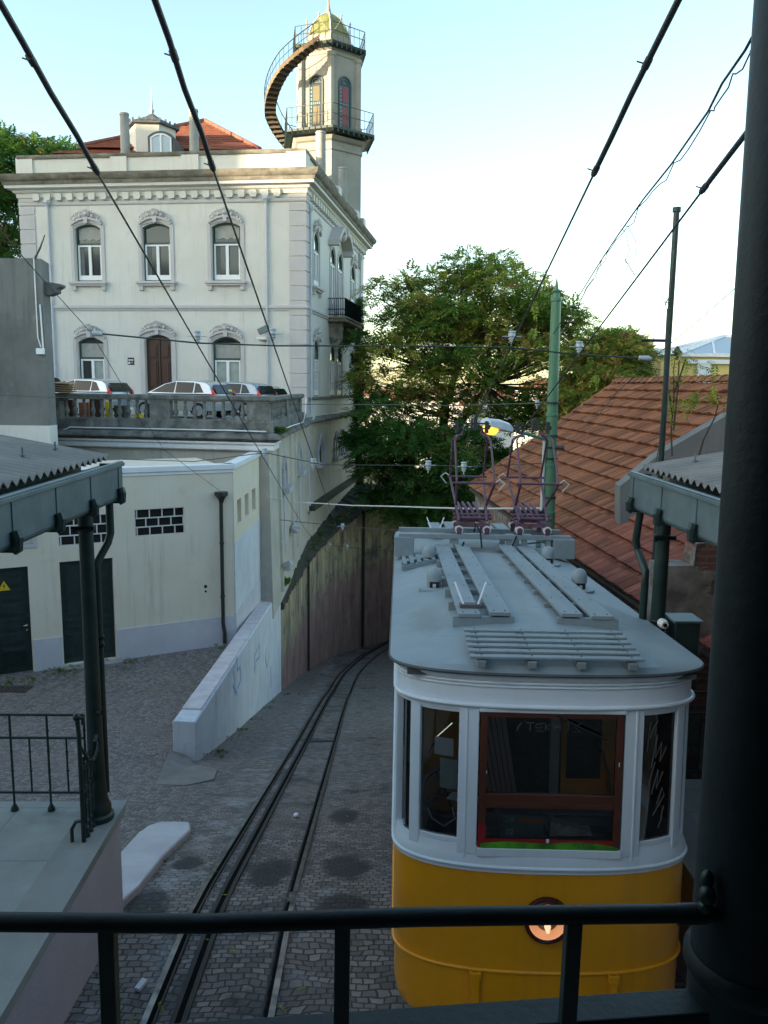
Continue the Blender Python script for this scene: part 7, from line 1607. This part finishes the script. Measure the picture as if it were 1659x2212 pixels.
def tree(name, label, poly, yc, yd, nclump, nfr, trunk, material, rc=(.7, 1.25), seed=1, holes=(), flen=.62, hue=(.35, .2), top_hue=None, cat='tree', per=6, ncore=0, group=None, branches=True, parts=('crown', 'limbs'), rust=.1):
    rr = random.Random(seed); xs = [p[0] for p in poly]; ys_ = [p[1] for p in poly]
    cl = []; tries = 0
    while len(cl) < nclump and tries < 60000:
        tries += 1
        x, y = rr.uniform(min(xs), max(xs)), rr.uniform(min(ys_), max(ys_))
        if not inpoly(x, y, poly): continue
        if any((x-h[0])**2/(h[2]**2)+(y-h[1])**2/(h[3]**2) < 1 for h in holes): continue
        e = edge_d(x, y, poly); th = min(1, math.sqrt(e/110)); yy = yc+rr.uniform(-1, 1)*yd*th
        rcl = rr.uniform(*rc)*(.55+.45*min(1, e/50)); pxr = rcl/yy*1745
        if e < pxr*.75: continue
        p = at(x, y, yy)
        if any((p-q[0]).length < (rcl+q[1])*.42 for q in cl): continue
        cl.append((p, rcl, e))
    root = Vector(trunk); t = thing(name, label, cat, tuple(root), group)
    rng = np.random.default_rng(seed)
    Cs, Ns, Us, Ls, Ws, Hs = [], [], [], [], [], []
    tot = sum(c[1]**2 for c in cl)
    ztop = max(c[0].z for c in cl); zbot = min(c[0].z for c in cl)
    for p, rcl, e in cl:
        n = max(6, int(nfr*rcl**2/tot)); d = rng.normal(size=(n, 3)); d[:, 2] = np.abs(d[:, 2])*.9-.25; d /= np.linalg.norm(d, axis=1)[:, None]
        rad = rcl*rng.uniform(.25, 1.0, (n, 1))**.6; c = np.array(p)+d*rad*np.array([1.12, 1.12, .72])
        nd = d*np.array([1, 1, .35])+rng.normal(0, .35, (n, 3)); nd /= np.linalg.norm(nd, axis=1)[:, None]
        up = np.tile(np.array([0, 0, 1.0]), (n, 1))+rng.normal(0, .35, (n, 3)); u = np.cross(nd, np.cross(up, nd)); 
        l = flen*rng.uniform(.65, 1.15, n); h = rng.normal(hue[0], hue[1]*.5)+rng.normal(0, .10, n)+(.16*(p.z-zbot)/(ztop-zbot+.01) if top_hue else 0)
        if rng.random() < rust: sel = rng.random(n) < .30; h[sel] = rng.uniform(.85, 1, sel.sum())
        Cs.append(c); Ns.append(nd); Us.append(u); Ls.append(l); Ws.append(l*.34); Hs.append(h)
    leaf_mesh(parts[0], material, np.concatenate(Cs), np.concatenate(Ns), np.concatenate(Us), np.concatenate(Ls), np.concatenate(Ws), np.concatenate(Hs), t, per)
    if branches:
        b = MB(); cen = sum((c[0] for c in cl), Vector((0, 0, 0)))/len(cl); fork = root.lerp(cen, .62); fork.z = min(fork.z, zbot+(ztop-zbot)*.35)
        b.tube([root, root.lerp(fork, .5)+Vector((rr.uniform(-.3, .3), .2, 0)), fork], [.42, .33, .26], 10)
        mains = []
        for k in range(6):
            c = rr.choice(cl)[0]; q = fork.lerp(c, .62); q.z += .4; b.tube([fork, fork.lerp(q, .5)+Vector((rr.uniform(-.5, .5), rr.uniform(-.5, .5), .3)), q], [.22, .15, .09], 8); mains += [fork.lerp(q, .5), q]
        for c, rcl, e in cl:
            m = min(mains+[fork], key=lambda q: (q-c).length); mid = m.lerp(c, .5)+Vector((rr.uniform(-.3, .3), rr.uniform(-.3, .3), -.15)); b.tube([m, mid, c], [.07, .045, .02], 5)
            for _ in range(3): e2 = c+Vector((rr.uniform(-1, 1), rr.uniform(-1, 1), rr.uniform(-.2, .8)))*rcl*.9; b.tube([c, e2], [.02, .008], 4)
        b.build(parts[1], M['bark'], t, smooth=60)
    return t
P_up = [(965, 560), (1000, 528), (1060, 545), (1090, 528), (1140, 585), (1190, 610), (1235, 640), (1285, 690), (1275, 760), (1290, 830), (1230, 905), (1150, 960), (1060, 930), (960, 935), (880, 900), (800, 880), (750, 850), (745, 760), (770, 700), (775, 610), (830, 590), (850, 640), (870, 575), (930, 590)]
holes = [(865, 815, 48, 30), (800, 735, 14, 45), (1075, 835, 34, 26), (985, 838, 22, 18), (800, 655, 14, 26), (1130, 850, 20, 18), (838, 700, 14, 26), (1010, 760, 16, 16), (935, 750, 14, 12), (1180, 800, 16, 18), (850, 610, 12, 24), (985, 950, 16, 12), (1240, 860, 16, 14)]
tree('tree', 'tall tree of heaven with yellow green fronds filling the middle of the view', P_up, 49, 5, 215, 9800, (1.6, 52, -16), M['leaf_tree'], (.6, 1.25), 3, holes, .78, (.40, .30), True, rust=.35)
P_lo = [(760, 840), (840, 850), (930, 905), (1000, 900), (1060, 940), (1130, 960), (1180, 1000), (1130, 1080), (1010, 1130), (960, 1150), (880, 1160), (830, 1140), (790, 1100), (752, 1000), (742, 900)]
tree('tree', 'darker leafy tree overhanging the bend in the street below the tall tree', P_lo, 45.5, 3.5, 130, 8200, (2.2, 47.5, -16), M['leaf_dark'], (.6, 1.1), 8, [(1008, 990, 14, 34), (1050, 1000, 12, 12), (905, 1010, 7, 6)], .66, (.35, .3), False, rust=.3)
P_rt = [(1265, 690), (1300, 720), (1330, 700), (1370, 712), (1400, 740), (1425, 770), (1400, 800), (1385, 830), (1330, 880), (1250, 930), (1190, 960), (1160, 920), (1200, 840), (1240, 760)]
tree('tree', 'small reddish green tree between the tall tree and the yellow building', P_rt, 43, 3, 105, 5600, (10.5, 44, -10), M['leaf_tree'], (.5, .95), 12, [(1300, 800, 7, 6), (1345, 770, 6, 5), (1255, 880, 6, 5)], .6, (.45, .3), False, rust=.8)
P_iv = [(772, 560), (780, 575), (785, 700), (800, 780), (790, 900), (775, 1060), (765, 1090), (752, 1000), (748, 900), (752, 820), (745, 720), (738, 690), (750, 650), (765, 640)]
tree('climbing_plant', 'leafy creeper hanging over the far corner of the villa', P_iv, 56.5, 1.2, 70, 3000, (-.4, 57, -14), M['leaf_dark'], (.4, .8), 21, (), .5, (.5, .3), False, cat='creeper', branches=True, parts=('foliage', 'stems'))
P_lf = [(-90, 240), (-10, 250), (15, 275), (45, 300), (80, 295), (110, 300), (150, 290), (175, 325), (180, 380), (60, 420), (50, 600), (-120, 620)]
tree('tree', 'dark tree behind the left end of the villa parapet', P_lf, 56, 5, 90, 4800, (-28, 58, -4), M['leaf_dark'], (.8, 1.4), 31, (), .9, (.45, .3), False, rust=.1)
# sapling in front of the tiled roof
t = thing('sapling', 'spindly pale green sapling growing behind the right hand canopy', 'sapling', tuple(at(1450, 985, 11)))
b = MB(); br = [[(1452, 985), (1450, 930), (1456, 860), (1455, 800), (1460, 760)], [(1456, 850), (1470, 810), (1482, 775)], [(1455, 930), (1462, 860), (1466, 830)], [(1510, 985), (1520, 950), (1545, 900), (1552, 870), (1548, 845)], [(1453, 900), (1446, 850), (1442, 835)]]
for s in br: b.tube([at(*q, 11) for q in s], [.014-.002*i for i in range(len(s))], 5)
b.build('stems', M['bark'], t)
rng = np.random.default_rng(4); cs = []
for (x, v, k) in ((1458, 765, 10), (1482, 775, 9), (1444, 855, 9), (1462, 862, 7), (1485, 858, 9), (1505, 848, 9), (1540, 852, 12), (1440, 890, 9), (1470, 820, 5), (1500, 790, 5), (1530, 785, 6), (1575, 865, 6), (1435, 995, 5)):
    for _ in range(k): cs.append(at(x+rng.normal(0, 7), v+rng.normal(0, 7), 11+rng.normal(0, .08)))
cs = np.array(cs); n = len(cs); nd = rng.normal(size=(n, 3)); nd[:, 2] = -np.abs(nd[:, 2])*.7; nd /= np.linalg.norm(nd, axis=1)[:, None]
leaf_mesh('foliage', M['leaf_pale'], cs, nd, np.tile([0, .2, 1.0], (n, 1)), rng.uniform(.12, .2, n), rng.uniform(.045, .06, n), rng.uniform(0, 1, n), t, 5)
# weeds: tufts along the walls
def weeds(spots, label, spread=.25, h=.12):
    rng = np.random.default_rng(len(spots)+3); cs = []
    for (x, v, k) in spots:
        zz = -7.5
        for _ in range(5): p = atz(x, v, zz); zz = GZ(p.x, p.y)
        for _ in range(k):
            a, c = p.x+rng.normal(0, spread), p.y+rng.normal(0, spread*.8); cs.append((a, c, GZ(a, c)+.01))
    cs = np.array(cs); n = len(cs); nd = rng.normal(0, .6, (n, 3)); nd[:, 2] = 1; nd /= np.linalg.norm(nd, axis=1)[:, None]
    t = thing('weeds', label, 'weeds', tuple(cs[0])); t['kind'] = 'stuff'
    o = leaf_mesh('weed_tufts', M['grass'], cs, nd, rng.normal(size=(n, 3)), rng.uniform(.5, 1.3, n)*h, rng.uniform(.3, .6, n)*h, rng.uniform(0, 1, n), t, 3); o['kind'] = 'stuff'
weeds([(10, 1478, 14), (60, 1472, 18), (130, 1452, 26), (145, 1448, 20), (220, 1432, 8), (290, 1432, 12), (320, 1413, 6), (470, 1400, 6)], 'tufts of weeds along the foot of the cream building', .22, .12)
weeds([(455, 1632, 16), (470, 1625, 12), (520, 1570, 16), (545, 1545, 14), (500, 1590, 8), (575, 1515, 8), (620, 1478, 10), (660, 1445, 8), (600, 1500, 8), (695, 1432, 8)], 'weeds growing along the foot of the white wall', .16, .10)
weeds([(345, 1870, 16), (365, 1850, 14), (405, 1795, 10), (270, 1940, 12), (240, 1965, 8), (190, 2050, 10)], 'small weeds in the joint beside the concrete ramp', .07, .07)
# fallen yellow leaves
rng = np.random.default_rng(9); cs = []
while len(cs) < 230:
    x, y = rng.uniform(-6, 3), rng.uniform(4.5, 24)
    if -3.9 < x < -3.3 and y > 15: continue
    cs.append((x, y, GZ(x, y)+.03))
cs = np.array(cs); n = len(cs); nd = rng.normal(size=(n, 3)); nd[:, 2] *= .08; nd /= np.linalg.norm(nd, axis=1)[:, None]
o = leaf_mesh('fallen_leaves', M['leaf_pale'], cs, nd, np.tile([0, 0, 1.0], (n, 1)), np.full(n, .012), rng.uniform(.03, .055, n), rng.uniform(.5, 1, n), None, 1)
tag(o, 'yellow fallen leaves scattered over the cobbles', 'fallen leaves', kind='stuff')
# tuft on the wall capping and the terrace corner
for lab, (x, v, y), sz in (('green tuft growing at the near end of the mossy wall capping', (612, 1262, 30.8), .34), ('green tuft sprouting from the terrace corner ledge', (606, 934, 28.2), .28)):
    p = at(x, v, y); rng = np.random.default_rng(int(x)); n = 90; cs = np.array(p)+rng.normal(0, sz*.4, (n, 3))*[1, 1, .3]; nd = rng.normal(0, .6, (n, 3)); nd[:, 2] = 1; nd /= np.linalg.norm(nd, axis=1)[:, None]
    t = thing('weed_tuft', lab, 'weed', tuple(p)); leaf_mesh('leaves', M['leaf_dark'], cs, nd, rng.normal(size=(n, 3)), np.full(n, sz*.8), np.full(n, sz*.35), rng.uniform(.3, 1, n), t, 3)

# moss and small plants on the wall capping and the terrace ledge
rng = np.random.default_rng(77); cs = []
while len(cs) < 900:
    i = rng.uniform(0, 8.4); k = int(i); fr_ = i-k; a = offp(k, rng.uniform(-.05, .45)); c = offp(k+1, rng.uniform(-.05, .45)); z = (SWZ[k]*(1-fr_)+SWZ[k+1]*fr_)+.1
    x, y = a.x*(1-fr_)+c.x*fr_-.1, a.y*(1-fr_)+c.y*fr_
    if math.sin(i*5.3)+math.sin(i*13.1) < rng.uniform(-2, 1.2): continue
    cs.append((x, y, z+rng.uniform(0, .12)))
cs = np.array(cs); n = len(cs); nd = rng.normal(0, .7, (n, 3)); nd[:, 2] = .8; nd /= np.linalg.norm(nd, axis=1)[:, None]
t = thing('capping_plants', 'moss and small dark plants growing along the capping of the streaked street wall', 'moss', tuple(cs[0])); t['kind'] = 'stuff'
o = leaf_mesh('moss_growth', M['leaf_dark'], cs, nd, rng.normal(size=(n, 3)), rng.uniform(.1, .28, n), rng.uniform(.05, .12, n), rng.uniform(0, 1, n), t, 3); o['kind'] = 'stuff'
